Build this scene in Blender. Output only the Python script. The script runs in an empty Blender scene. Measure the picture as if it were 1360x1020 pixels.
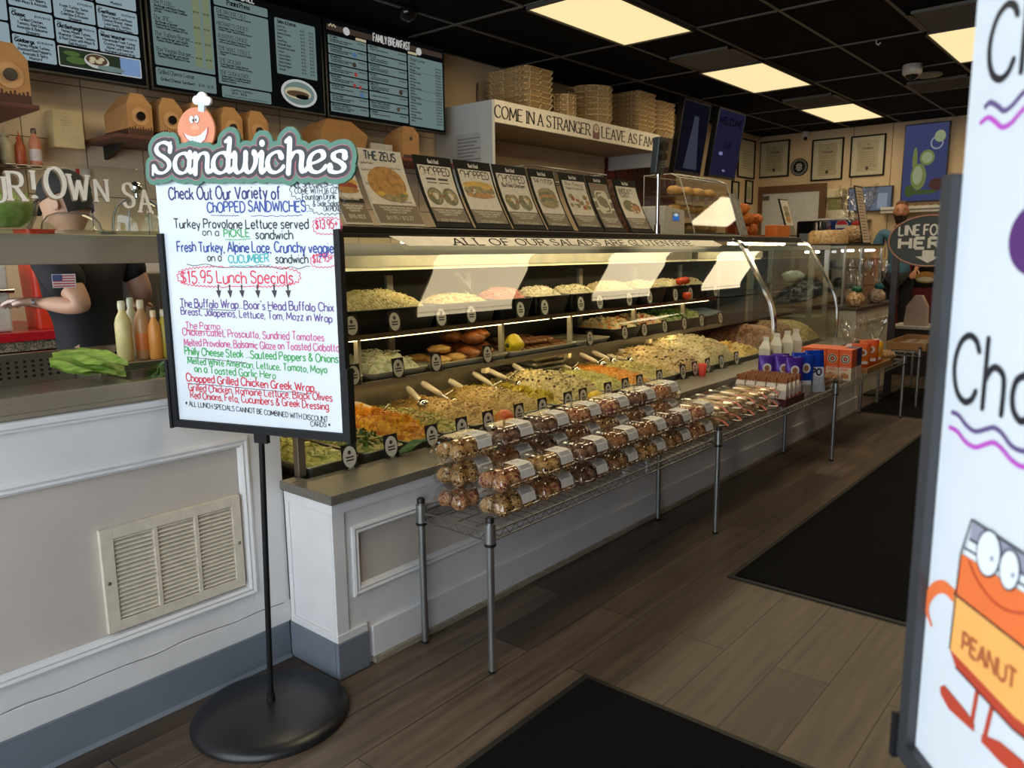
import bpy, math, random
from mathutils import Vector, Matrix, Euler, noise
R = random.Random(7)
SC = bpy.context.scene
COL = SC.collection
PI = math.pi
# ---------------------------------------------------------------- camera
YAW, PITCH, ROLL, FPX, EYE = 0.70213, -0.16655, -0.010686, 1025.81, 1.4
def _axes():
    cy, sy, cp, sp = math.cos(YAW), math.sin(YAW), math.cos(PITCH), math.sin(PITCH)
    f = Vector((-sy*cp, cy*cp, sp)); r = Vector((cy, sy, 0)); u = r.cross(f)
    return r*math.cos(ROLL)+u*math.sin(ROLL), u*math.cos(ROLL)-r*math.sin(ROLL), f
CR, CU, CF = _axes()
cam_d = bpy.data.cameras.new('camera'); cam = bpy.data.objects.new('camera', cam_d); COL.objects.link(cam)
cam.matrix_world = Matrix(((CR.x, CU.x, -CF.x, 0), (CR.y, CU.y, -CF.y, 0), (CR.z, CU.z, -CF.z, EYE), (0, 0, 0, 1)))
cam_d.sensor_width = 36; cam_d.lens = FPX*36/1360; cam_d.clip_start = .05; cam_d.clip_end = 100
cam_d.dof.use_dof = True; cam_d.dof.focus_distance = 3.2; cam_d.dof.aperture_fstop = 6.2
SC.camera = cam
# ---------------------------------------------------------------- world (overcast daylight outside the open shop front), exposure
SC.view_settings.view_transform = 'Standard'; SC.view_settings.look = 'None'
SC.view_settings.gamma = 1; SC.view_settings.use_curve_mapping = False
SC.view_settings.exposure = 0.0
w = bpy.data.worlds.new('overcast_sky'); SC.world = w; w.use_nodes = True
w.node_tree.nodes['Background'].inputs[0].default_value = (.86, .93, 1, 1)
w.node_tree.nodes['Background'].inputs[1].default_value = 3.6
SC.cycles.transparent_max_bounces = 40; SC.cycles.max_bounces = 10
SC.cycles.caustics_reflective = False; SC.cycles.caustics_refractive = False
SC.cycles.use_denoising = True; SC.cycles.sample_clamp_indirect = 4
# ---------------------------------------------------------------- materials
def lin(c): return tuple(((x/255)/12.92 if x/255 <= .04045 else ((x/255+.055)/1.055)**2.4) for x in c)
_M = {}
def mat(name, c, rough=.5, metal=0, var=.06, scale=30, bump=0, bscale=None, emit=0, spec=.5, c2=None, stretch=None, detail=3, ramp=(.35, .65)):
    """procedural paint: colour c broken up by noise (towards c2 when given)"""
    if name in _M: return _M[name]
    m = bpy.data.materials.new(name); _M[name] = m; m.use_nodes = True
    nt = m.node_tree; N = nt.nodes; L = nt.links; b = N['Principled BSDF']
    b.inputs['Roughness'].default_value = rough; b.inputs['Metallic'].default_value = metal
    b.inputs['Specular IOR Level'].default_value = spec
    a = lin(c); 
    if c2: d = lin(c2); lo, hi = a, d
    else: lo = tuple(x*(1-var) for x in a); hi = tuple(min(1, x*(1+var)) for x in a)
    tc = N.new('ShaderNodeTexCoord'); nz = N.new('ShaderNodeTexNoise'); nz.inputs['Scale'].default_value = scale; nz.inputs['Detail'].default_value = detail
    src = tc.outputs['Object']
    if stretch:
        mp = N.new('ShaderNodeMapping'); mp.inputs['Scale'].default_value = stretch; L.new(src, mp.inputs[0]); src = mp.outputs[0]
    L.new(src, nz.inputs['Vector'])
    rp = N.new('ShaderNodeValToRGB'); rp.color_ramp.elements[0].position = ramp[0]; rp.color_ramp.elements[1].position = ramp[1]
    rp.color_ramp.elements[0].color = (*lo, 1); rp.color_ramp.elements[1].color = (*hi, 1)
    L.new(nz.outputs[0], rp.inputs[0]); L.new(rp.outputs[0], b.inputs['Base Color'])
    if emit:
        L.new(rp.outputs[0], b.inputs['Emission Color']); b.inputs['Emission Strength'].default_value = emit
    if bump:
        n2 = N.new('ShaderNodeTexNoise'); n2.inputs['Scale'].default_value = bscale or scale; n2.inputs['Detail'].default_value = 4; L.new(src, n2.inputs['Vector'])
        bp = N.new('ShaderNodeBump'); bp.inputs['Strength'].default_value = bump; bp.inputs['Distance'].default_value = .01
        L.new(n2.outputs[0], bp.inputs['Height']); L.new(bp.outputs[0], b.inputs['Normal'])
    return m
def clear_mat(name, refl, tint=(1, 1, 1), rough=.02, fres=True, ior=1.45, lo=0):
    """thin clear sheet: see-through with a mirror share that grows at grazing angles"""
    if name in _M: return _M[name]
    m = bpy.data.materials.new(name); _M[name] = m; m.use_nodes = True
    nt = m.node_tree; N = nt.nodes; L = nt.links; N.remove(N['Principled BSDF'])
    t = N.new('ShaderNodeBsdfTransparent'); t.inputs[0].default_value = (*tint, 1)
    g = N.new('ShaderNodeBsdfGlossy'); g.inputs['Roughness'].default_value = rough
    mx = N.new('ShaderNodeMixShader')
    if fres:
        f = N.new('ShaderNodeLayerWeight'); f.inputs[0].default_value = .5; q = N.new('ShaderNodeMath'); q.operation = 'POWER'; q.inputs[1].default_value = 5
        L.new(f.outputs['Facing'], q.inputs[0])
        k = N.new('ShaderNodeMath'); k.operation = 'MULTIPLY_ADD'; k.inputs[1].default_value = .96*refl; k.inputs[2].default_value = lo+.04*refl; k.use_clamp = True
        L.new(q.outputs[0], k.inputs[0]); L.new(k.outputs[0], mx.inputs[0])
    else: mx.inputs[0].default_value = refl
    L.new(t.outputs[0], mx.inputs[1]); L.new(g.outputs[0], mx.inputs[2]); L.new(mx.outputs[0], N['Material Output'].inputs[0])
    return m
def brick_mat(name, c1, c2, cm, bw, bh, mortar, plane, offset=0, rough=.5, grain=None, bias=0, bump=.2):
    """tiles or planks: plane picks which object axes carry the courses"""
    m = bpy.data.materials.new(name); _M[name] = m; m.use_nodes = True
    nt = m.node_tree; N = nt.nodes; L = nt.links; b = N['Principled BSDF']; b.inputs['Roughness'].default_value = rough
    tc = N.new('ShaderNodeTexCoord'); sp = N.new('ShaderNodeSeparateXYZ'); cb = N.new('ShaderNodeCombineXYZ')
    L.new(tc.outputs['Object'], sp.inputs[0]); L.new(sp.outputs[plane[0]], cb.inputs[0]); L.new(sp.outputs[plane[1]], cb.inputs[1])
    br = N.new('ShaderNodeTexBrick'); br.offset = offset; br.inputs['Scale'].default_value = 1
    br.inputs['Brick Width'].default_value = bw; br.inputs['Row Height'].default_value = bh; br.inputs['Mortar Size'].default_value = mortar
    br.inputs['Mortar Smooth'].default_value = .2; br.inputs['Bias'].default_value = bias
    for k, c in (('Color1', c1), ('Color2', c2), ('Mortar', cm)): br.inputs[k].default_value = (*lin(c), 1)
    L.new(cb.outputs[0], br.inputs['Vector']); out = br.outputs[0]
    nz = N.new('ShaderNodeTexNoise'); nz.inputs['Detail'].default_value = 5; nz.inputs['Scale'].default_value = 1
    mp = N.new('ShaderNodeMapping'); mp.inputs['Scale'].default_value = grain or (6, 6, 6); L.new(cb.outputs[0], mp.inputs[0])
    L.new(mp.outputs[0], nz.inputs['Vector'])
    mx = N.new('ShaderNodeMix'); mx.data_type = 'RGBA'; mx.blend_type = 'MULTIPLY'; mx.inputs[0].default_value = .75 if grain else .3
    rp = N.new('ShaderNodeValToRGB'); rp.color_ramp.elements[0].position = .3; rp.color_ramp.elements[1].position = .7
    rp.color_ramp.elements[0].color = (.35, .35, .35, 1) if grain else (.7, .7, .7, 1); rp.color_ramp.elements[1].color = (1.3, 1.28, 1.25, 1) if grain else (1.1, 1.1, 1.1, 1)
    L.new(nz.outputs[0], rp.inputs[0]); L.new(out, mx.inputs[6]); L.new(rp.outputs[0], mx.inputs[7]); L.new(mx.outputs[2], b.inputs['Base Color'])
    bp = N.new('ShaderNodeBump'); bp.inputs['Strength'].default_value = bump; bp.inputs['Distance'].default_value = .003
    iv = N.new('ShaderNodeMath'); iv.operation = 'SUBTRACT'; iv.inputs[0].default_value = 1; L.new(br.outputs[1], iv.inputs[1])
    L.new(iv.outputs[0], bp.inputs['Height']); L.new(bp.outputs[0], b.inputs['Normal'])
    return m
def speckle_mat(name, cols, scale=60, rough=.6, bump=.4):
    """voronoi grains in several colours: salads, crumbs, granite, carpet pile"""
    if name in _M: return _M[name]
    m = bpy.data.materials.new(name); _M[name] = m; m.use_nodes = True
    nt = m.node_tree; N = nt.nodes; L = nt.links; b = N['Principled BSDF']; b.inputs['Roughness'].default_value = rough
    tc = N.new('ShaderNodeTexCoord'); v = N.new('ShaderNodeTexVoronoi'); v.inputs['Scale'].default_value = scale; L.new(tc.outputs['Object'], v.inputs['Vector'])
    sp = N.new('ShaderNodeSeparateColor'); L.new(v.outputs['Color'], sp.inputs[0])
    rp = N.new('ShaderNodeValToRGB'); rp.color_ramp.interpolation = 'CONSTANT'
    el = rp.color_ramp.elements; n = len(cols)
    while len(el) < n: el.new(.5)
    for i, c in enumerate(cols): el[i].position = i/n; el[i].color = (*lin(c), 1)
    L.new(sp.outputs[0], rp.inputs[0]); L.new(rp.outputs[0], b.inputs['Base Color'])
    bp = N.new('ShaderNodeBump'); bp.inputs['Strength'].default_value = bump; bp.inputs['Distance'].default_value = .01; bp.invert = True
    L.new(v.outputs['Distance'], bp.inputs['Height']); L.new(bp.outputs[0], b.inputs['Normal'])
    return m
# ---------------------------------------------------------------- geometry
def P(px, py, **k):
    """world point where the sight line of a measured photo point meets a known real plane (x=, y= or z=)"""
    d = CR*((px-680)/FPX)-CU*((py-510)/FPX)+CF
    (a, v), = k.items(); i = 'xyz'.index(a); o = Vector((0, 0, EYE))
    return o+d*((v-o[i])/d[i])
class MB:
    def __init__(s): s.v = []; s.f = []; s.m = []; s.s = []; s.T = None
    def add(s, vs, fs, m=0, smooth=False):
        o = len(s.v)
        if s.T is not None: vs = [s.T @ Vector(p) for p in vs]
        s.v.extend(tuple(p) for p in vs); s.f.extend(tuple(i+o for i in f) for f in fs)
        s.m.extend([m]*len(fs)); s.s.extend([smooth]*len(fs)); return s
    def hexa(s, p, m=0): return s.add(p, [(0, 3, 2, 1), (4, 5, 6, 7), (0, 1, 5, 4), (1, 2, 6, 5), (2, 3, 7, 6), (3, 0, 4, 7)], m)
    def box(s, x0, x1, y0, y1, z0, z1, m=0):
        return s.hexa([(x0, y0, z0), (x1, y0, z0), (x1, y1, z0), (x0, y1, z0), (x0, y0, z1), (x1, y0, z1), (x1, y1, z1), (x0, y1, z1)], m)
    def obox(s, c, a, b, d, m=0):
        c, a, b, d = map(Vector, (c, a, b, d))
        return s.hexa([c-a-b-d, c+a-b-d, c+a+b-d, c-a+b-d, c-a-b+d, c+a-b+d, c+a+b+d, c-a+b+d], m)
    def rbox(s, x0, x1, y0, y1, z0, z1, r, m=0, n=3):
        """box with rounded vertical edges and a softened top"""
        pts = rrect(x0, x1, y0, y1, r, n); ins = rrect(x0+r*.35, x1-r*.35, y0+r*.35, y1-r*.35, r*.7, n)
        return s.loft([[(x, y, z0) for x, y in pts], [(x, y, z1-r*.35) for x, y in pts], [(x, y, z1) for x, y in ins]], m, True)
    def loft(s, rings, m=0, smooth=False, cap=True, closed=True):
        n = len(rings[0]); vs = [p for r in rings for p in r]; fs = []
        for i in range(len(rings)-1):
            for j in range(n if closed else n-1):
                k = (j+1) % n; fs.append((i*n+j, i*n+k, (i+1)*n+k, (i+1)*n+j))
        s.add(vs, fs, m, smooth)
        if cap and closed:
            s.add(rings[0], [tuple(reversed(range(n)))], m); s.add(rings[-1], [tuple(range(n))], m)
        return s
    def tube(s, pts, r, n=8, m=0, cap=True, smooth=True):
        pts = [Vector(p) for p in pts]; rs = r if isinstance(r, (list, tuple)) else [r]*len(pts); rings = []; up = None
        for i, p in enumerate(pts):
            t = ((pts[min(i+1, len(pts)-1)]-pts[max(i-1, 0)])).normalized()
            if up is None:
                up = Vector((0, 0, 1)) if abs(t.z) < .9 else Vector((1, 0, 0))
            a = t.cross(up).normalized(); up = a.cross(t).normalized()
            rings.append([p+(a*math.cos(2*PI*k/n)+up*math.sin(2*PI*k/n))*rs[i] for k in range(n)])
        return s.loft(rings, m, smooth, cap)
    def lathe(s, prof, c=(0, 0, 0), n=24, m=0, sx=1, sy=1, smooth=True, cap=True):
        rings = [[(c[0]+r*sx*math.cos(2*PI*k/n), c[1]+r*sy*math.sin(2*PI*k/n), c[2]+z) for k in range(n)] for r, z in prof]
        return s.loft(rings, m, smooth, cap)
    def ball(s, c, r, n=10, k=6, m=0, jit=0, rnd=R):
        rx, ry, rz = r if isinstance(r, (list, tuple)) else (r, r, r); c = Vector(c); rings = []
        for i in range(k+1):
            t = PI*i/k; a = max(math.sin(t), .02)
            rings.append([c+Vector((rx*a*math.cos(2*PI*j/n), ry*a*math.sin(2*PI*j/n), -rz*math.cos(t)))*(1+jit*(rnd.random()-.5)) for j in range(n)])
        return s.loft(rings, m, True)
    def prism(s, poly, fr, d0, d1, m=0, ms=None):
        """polygon in a plane frame fr=(O,U,V,N), from depth d0 to d1 along N"""
        O, U, V, W = fr; n = len(poly)
        a = [O+U*x+V*y+W*d0 for x, y in poly]; b = [O+U*x+V*y+W*d1 for x, y in poly]
        s.add(a+b, [(i, (i+1) % n, n+(i+1) % n, n+i) for i in range(n)], m if ms is None else ms)
        s.add(a, [tuple(reversed(range(n)))], m); s.add(b, [tuple(range(n))], m); return s
    def quad(s, a, b, c, d, m=0): return s.add([a, b, c, d], [(0, 1, 2, 3)], m)
    def build(s, name, mats, parent=None, local=False, bevel=0, sub=0, tag=None):
        me = bpy.data.meshes.new(name); o = Vector((0, 0, 0))
        if parent is not None and not local:
            q = parent
            while q is not None: o = o+q.location; q = q.parent
        me.from_pydata([tuple(Vector(p)-o) for p in s.v] if o.length else s.v, [], s.f)
        mats = mats if isinstance(mats, (list, tuple)) else [mats]
        for q in mats: me.materials.append(q)
        me.polygons.foreach_set('material_index', s.m); me.polygons.foreach_set('use_smooth', s.s); me.update()
        ob = bpy.data.objects.new(name, me); COL.objects.link(ob)
        if parent is not None: ob.parent = parent
        if bevel:
            bv = ob.modifiers.new('bevel', 'BEVEL'); bv.width = bevel; bv.segments = 2; bv.limit_method = 'ANGLE'; bv.angle_limit = .6
        if sub:
            sb = ob.modifiers.new('smooth', 'SUBSURF'); sb.levels = sub; sb.render_levels = sub
        return ob
def rrect(x0, x1, y0, y1, r, n=3):
    out = []
    for cx, cy, a0 in ((x1-r, y1-r, 0), (x0+r, y1-r, PI/2), (x0+r, y0+r, PI), (x1-r, y0+r, 1.5*PI)):
        for i in range(n+1):
            a = a0+PI/2*i/n; out.append((cx+r*math.cos(a), cy+r*math.sin(a)))
    return out
def ell(cx, cy, rx, ry, n=24, a0=0): return [(cx+rx*math.cos(a0+2*PI*i/n), cy+ry*math.sin(a0+2*PI*i/n)) for i in range(n)]
def tag(o, label, cat, group=None, kind=None):
    o['label'] = label; o['category'] = cat
    if group: o['group'] = group
    if kind: o['kind'] = kind
    return o
def thing(name, label, cat, loc=(0, 0, 0), rz=0, group=None):
    o = bpy.data.objects.new(name, None); COL.objects.link(o); o.location = loc; o.rotation_euler = (0, 0, rz); o.empty_display_size = .05
    return tag(o, label, cat, group)
def struct(o): o['kind'] = 'structure'; return o
def dup(root, loc=None, rz=None, label=None, group=None, scale=None):
    def cp(o, par):
        c = o.copy(); COL.objects.link(c)
        if par is not None: c.parent = par
        for ch in KIDS.get(o.name) or [x for x in o.children]: cp(ch, c)
        return c
    KIDS.clear(); c = cp(root, None)
    if loc is not None: c.location = loc
    if rz is not None: c.rotation_euler = (0, 0, rz)
    if scale is not None: c.scale = scale if isinstance(scale, (tuple, list)) else (scale,)*3
    if label: c['label'] = label
    if group: c['group'] = group
    return c
KIDS = {}
def frame(O, U, V):
    U = Vector(U).normalized(); V = Vector(V).normalized(); return (Vector(O), U, V, U.cross(V).normalized())
# ---------------------------------------------------------------- stroke lettering
_bowl = '~4.6,4.6 3.6,6 2.2,6.2 .7,5.2 .1,3.1 .7,1 2.2,0 3.6,.4 4.6,1.8'
_bowr = '~.1,4.4 1.2,5.8 2.6,6.2 4.1,5.2 4.7,3.1 4.1,1 2.6,0 1.2,.4 .1,1.8'
_O = '~3.6,10 1.4,9 .1,6.4 .1,3.6 1.4,1 3.6,0 5.8,1 7.1,3.6 7.1,6.4 5.8,9 3.6,10'
_P = '0,0 0,10;~0,10 2.8,10 4.8,9.3 5.5,7.4 4.8,5.5 2.8,4.8 0,4.8'
FONT = {'A': (6.4, '0,0 3.2,10 6.4,0;1.2,3.6 5.2,3.6'), 'B': (6, '0,0 0,10;~0,10 2.5,10 4.6,9.4 5.2,7.7 4.6,6 2.5,5.4 0,5.4;~0,5.4 3,5.4 5.2,4.6 5.9,2.7 5.2,.8 3,0 0,0'),
 'C': (6.2, '~6.2,8 5.2,9.4 3.4,10 1.3,8.9 .1,6.4 .1,3.6 1.3,1.1 3.4,0 5.2,.6 6.2,2'), 'D': (6.3, '0,0 0,10;~0,10 2.4,10 4.8,8.9 6.2,6.4 6.2,3.6 4.8,1.1 2.4,0 0,0'),
 'E': (5.4, '5.4,10 0,10 0,0 5.4,0;0,5.2 4.4,5.2'), 'F': (5.2, '5.2,10 0,10 0,0;0,5.2 4.2,5.2'), 'G': (6.6, '~6.2,8 5.2,9.4 3.4,10 1.3,8.9 .1,6.4 .1,3.6 1.3,1.1 3.4,0 5.2,.5 6.4,1.8;6.4,0 6.4,4.4 4,4.4'),
 'H': (6.4, '0,0 0,10;6.4,0 6.4,10;0,5.2 6.4,5.2'), 'I': (1, '.5,0 .5,10'), 'J': (4.4, '~4.4,10 4.4,3 3.8,.8 2.2,0 .6,.8 0,2.6'), 'K': (6, '0,0 0,10;5.8,10 0,4.2;2,6 6,0'),
 'L': (5, '0,10 0,0 5,0'), 'M': (8, '0,0 .6,10 4,2 7.4,10 8,0'), 'N': (6.6, '0,0 0,10 6.6,0 6.6,10'), 'O': (7.2, _O), 'P': (5.6, _P), 'Q': (7.2, _O+';4.4,2.6 7.2,-.6'), 'R': (6.2, _P+';2.6,4.8 6.2,0'),
 'S': (5.4, '~5,8.2 4.2,9.5 2.6,10 .9,9.3 .3,7.7 1,6.1 2.7,5.2 4.5,4.3 5.3,2.6 4.6,.8 2.7,0 1,.5 .1,2'), 'T': (6, '0,10 6,10;3,10 3,0'), 'U': (6.4, '~0,10 0,6 0,3.4 .9,.9 3.2,0 5.5,.9 6.4,3.4 6.4,6 6.4,10'),
 'V': (6.4, '0,10 3.2,0 6.4,10'), 'W': (9, '0,10 2.2,0 4.5,8 6.8,0 9,10'), 'X': (6, '0,0 6,10;0,10 6,0'), 'Y': (6, '0,10 3,4.8 6,10;3,4.8 3,0'), 'Z': (5.8, '0,10 5.8,10 0,0 5.8,0'),
 'a': (4.8, _bowl+';4.7,6.2 4.7,0'), 'b': (4.8, '0,10 0,0;'+_bowr), 'c': (4.3, '~4.3,5 3.4,6 2.3,6.2 .7,5.2 .1,3.1 .7,1 2.3,0 3.4,.3 4.3,1.3'), 'd': (4.8, _bowl+';4.7,10 4.7,0'),
 'e': (4.6, '~.2,3.3 2.4,3.3 4.5,3.4 4.2,5.2 2.5,6.2 .8,5.3 .1,3.1 .8,1 2.5,0 3.6,.3 4.4,1.2'), 'f': (3, '~3.2,9.4 2.2,10 1.3,9 1.2,7 1.2,0;0,6.2 2.8,6.2'), 'g': (4.8, _bowl+';~4.7,6.2 4.7,2 4.7,-1 4,-2.6 2.3,-3 .6,-2.2'),
 'h': (4.6, '0,10 0,0;~.1,4.2 1.4,5.9 2.8,6.2 4.2,5.4 4.6,3.8 4.6,0'), 'i': (.8, '.4,6.2 .4,0;.4,8.4 .4,9.2'), 'j': (1.6, '~1.4,6.2 1.4,2 1.4,-1 1,-2.6 -.4,-3;1.4,8.4 1.4,9.2'), 'k': (4.4, '0,10 0,0;4,6.2 0,2.4;1.5,3.8 4.4,0'), 'l': (.8, '.4,10 .4,0'),
 'm': (7.4, '0,6.2 0,0;~0,4.4 1.1,5.9 2.2,6.2 3.4,5.4 3.7,4 3.7,0;~3.7,4.4 4.8,5.9 5.9,6.2 7.1,5.4 7.4,4 7.4,0'), 'n': (4.5, '0,6.2 0,0;~0,4.2 1.3,5.9 2.7,6.2 4.1,5.4 4.5,3.8 4.5,0'), 'o': (4.8, '~2.4,6.2 .7,5.2 .1,3.1 .7,1 2.4,0 4.1,1 4.7,3.1 4.1,5.2 2.4,6.2'),
 'p': (4.8, '0,6.2 0,-3;'+_bowr), 'q': (4.8, _bowl+';4.7,6.2 4.7,-3'), 'r': (3, '0,6.2 0,0;~0,3.8 .8,5.6 2,6.2 3,6'), 's': (3.9, '~3.7,5.1 2.9,6 1.8,6.2 .6,5.6 .4,4.5 1.3,3.6 2.8,2.9 3.7,1.8 3.3,.5 2,0 .9,.2 .1,1.2'),
 't': (3, '~1.2,9 1.2,5 1.2,1.6 1.7,.3 3,.2;0,6.2 2.8,6.2'), 'u': (4.5, '~0,6.2 0,2 .6,.4 1.9,0 3.3,.4 4.5,2;4.5,6.2 4.5,0'), 'v': (4.2, '0,6.2 2.1,0 4.2,6.2'), 'w': (6.4, '0,6.2 1.6,0 3.2,5 4.8,0 6.4,6.2'), 'x': (4.2, '0,6.2 4.2,0;4.2,6.2 0,0'),
 'y': (4.4, '0,6.2 2.2,.2;4.4,6.2 1.2,-3'), 'z': (4, '0,6.2 4,6.2 0,0 4,0'), '0': (5.4, '~2.7,10 .8,8.4 .1,5 .8,1.6 2.7,0 4.6,1.6 5.3,5 4.6,8.4 2.7,10'), '1': (3, '.4,8 2,10 2,0'), '2': (5.2, '~.3,7.8 1,9.4 2.6,10 4.3,9.3 4.8,7.5 3.9,5.3 .1,0;.1,0 5.2,0'),
 '3': (5.2, '~.3,8.6 1.2,9.7 2.6,10 4.3,9.2 4.7,7.6 4,6 2.2,5.3;~2.2,5.3 4.4,4.6 5.1,2.8 4.3,.9 2.4,0 .9,.4 .1,1.8'), '4': (5.6, '4,0 4,10 0,3.2 5.6,3.2'), '5': (5.2, '4.8,10 .8,10 .4,5.6;~.4,5.6 2.4,6.2 4.4,5.3 5.1,3.2 4.3,1 2.4,0 .9,.4 .1,1.6'),
 '6': (5.2, '~4.6,9.4 2.8,9.6 1,7.4 .2,4 .7,1.2 2.6,0 4.5,1 5,3 4.3,5 2.6,5.8 1,4.8 .3,3'), '7': (5, '0,10 5,10 1.8,0'), '8': (5.2, '~2.6,5.3 .9,6.4 .5,7.9 1.2,9.5 2.6,10 4,9.5 4.7,7.9 4.3,6.4 2.6,5.3 .7,4.2 .1,2.6 .8,.7 2.6,0 4.4,.7 5.1,2.6 4.5,4.2 2.6,5.3'),
 '9': (5.2, '~5,6.8 4.2,5 2.6,4.2 .9,5 .2,7 .8,9 2.6,10 4.4,9 5,6.8 4.6,3 3,0'), '.': (.8, '.4,0 .4,.7'), ',': (.9, '.6,.6 .2,-1.4'), "'": (.6, '.4,10 .2,8'), '$': (5.4, '~5,8 4.2,9 2.6,9.3 .9,8.8 .4,7.4 1,6 2.7,5.2 4.5,4.3 5.3,2.6 4.6,1.2 2.7,.7 1,1.1 .1,2.3;2.7,10.6 2.7,-.8'),
 '+': (5, '2.5,2 2.5,7;0,4.5 5,4.5'), '&': (6, '~6,0 2.2,5.6 1.2,8 2.2,9.8 3.6,9.4 3.8,7.6 .8,4.2 .4,2 1.6,.1 3.6,.2 5.8,4'), '!': (.8, '.4,10 .4,3;.4,0 .4,.8'), '/': (4, '0,-.5 4,10'), '-': (3.4, '0,4 3.4,4'), '*': (4.6, '2.3,2 2.3,8;0,3.4 4.6,6.6;4.6,3.4 0,6.6'), ':': (.8, '.4,1 .4,1.8;.4,5 .4,5.8'), '(': (2, '~2,11 .4,7 .4,3 2,-1'), ')': (2, '~0,11 1.6,7 1.6,3 0,-1'), '~': (6, '~0,4 1.5,5.4 3,4.2 4.5,3 6,4.4')}
def crom(p, k=4):
    out = []; n = len(p)
    for i in range(n-1):
        a = p[i-1] if i else (2*p[0][0]-p[1][0], 2*p[0][1]-p[1][1]); b, c = p[i], p[i+1]
        d = p[i+2] if i+2 < n else (2*c[0]-b[0], 2*c[1]-b[1])
        for j in range(k):
            t = j/k; t2, t3 = t*t, t*t*t
            out.append(tuple(.5*(2*b[q]+(c[q]-a[q])*t+(2*a[q]-5*b[q]+4*c[q]-d[q])*t2+(3*b[q]-a[q]-3*c[q]+d[q])*t3) for q in (0, 1)))
    out.append(p[-1]); return out
_G = {}
def glyph(ch, k=3):
    if (ch, k) not in _G:
        wd, st = FONT[ch]; ss = []
        for q in st.split(';'):
            sm = q[0] == '~'; pts = [tuple(float(t) for t in xy.split(',')) for xy in q.lstrip('~').split(' ')]
            ss.append(crom(pts, k) if sm and len(pts) > 2 else pts)
        _G[(ch, k)] = (wd, ss)
    return _G[(ch, k)]
_CN = [0]
def nudge(d):
    _CN[0] = (_CN[0]+1) % 60; return d+_CN[0]*4e-6      # keeps overlapping pen strokes from sharing one plane
def place(fr, x, y, d): return fr[0]+fr[1]*x+fr[2]*y+fr[3]*d
def ribbon(mb, fr, pts, hw, d, m=0, caps=False, wf=None):
    """flat pen stroke through 2-D points; hw = half width (or list), wf = half width from stroke direction; breaks at sharp corners"""
    for i in range(1, len(pts)-1):
        a, c, e = pts[i-1], pts[i], pts[i+1]; u = (c[0]-a[0], c[1]-a[1]); v = (e[0]-c[0], e[1]-c[1])
        if u[0]*v[0]+u[1]*v[1] < .35*math.hypot(*u)*math.hypot(*v):
            L = isinstance(hw, (list, tuple))
            ribbon(mb, fr, pts[:i+1], hw[:i+1] if L else hw, d, m, caps, wf); ribbon(mb, fr, pts[i:], hw[i:] if L else hw, d, m, caps, wf); return
    n = len(pts); L = []; Rr = []; d = nudge(d)
    for i, (x, y) in enumerate(pts):
        if n > 1:
            a = pts[max(i-1, 0)]; b = pts[min(i+1, n-1)]
            tx, ty = b[0]-a[0], b[1]-a[1]
            if i == n-1 and n > 2 and pts[0] == pts[-1]: tx, ty = pts[1][0]-a[0], pts[1][1]-a[1]
            if i == 0 and n > 2 and pts[0] == pts[-1]: tx, ty = b[0]-pts[-2][0], b[1]-pts[-2][1]
        else: tx, ty = 1, 0
        q = math.hypot(tx, ty) or 1; tx /= q; ty /= q
        h = wf(tx, ty) if wf else (hw[i] if isinstance(hw, (list, tuple)) else hw)
        s = 1.0
        if 0 < i < n-1:
            ax, ay = x-pts[i-1][0], y-pts[i-1][1]; bx, by = pts[i+1][0]-x, pts[i+1][1]-y
            la, lb = math.hypot(ax, ay) or 1, math.hypot(bx, by) or 1
            c = (ax*bx+ay*by)/la/lb; s = min(1.6, 1/math.sqrt(max(.2, (1+c)/2)))
        L.append((x-ty*h*s, y+tx*h*s)); Rr.append((x+ty*h*s, y-tx*h*s))
    vs = [place(fr, *p, d) for p in L]+[place(fr, *p, d) for p in Rr]
    mb.add(vs, [(n+i, n+i+1, i+1, i) for i in range(n-1)], m)
    if caps:
        for i in (0, n-1):
            h = hw[i] if isinstance(hw, (list, tuple)) else hw
            poly(mb, fr, ell(pts[i][0], pts[i][1], h, h, 8), d, m)
def poly(mb, fr, pts, d, m=0):
    d = nudge(d); mb.add([place(fr, x, y, d) for x, y in pts], [tuple(range(len(pts)))], m)
def rect(mb, fr, x0, x1, y0, y1, d, m=0): poly(mb, fr, [(x0, y0), (x1, y0), (x1, y1), (x0, y1)], d, m)
def textw(s, h, sx=1, gap=1.6):
    return sum((3.2 if c == ' ' else glyph(c)[0]+gap) for c in s)*h/10*sx
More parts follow.
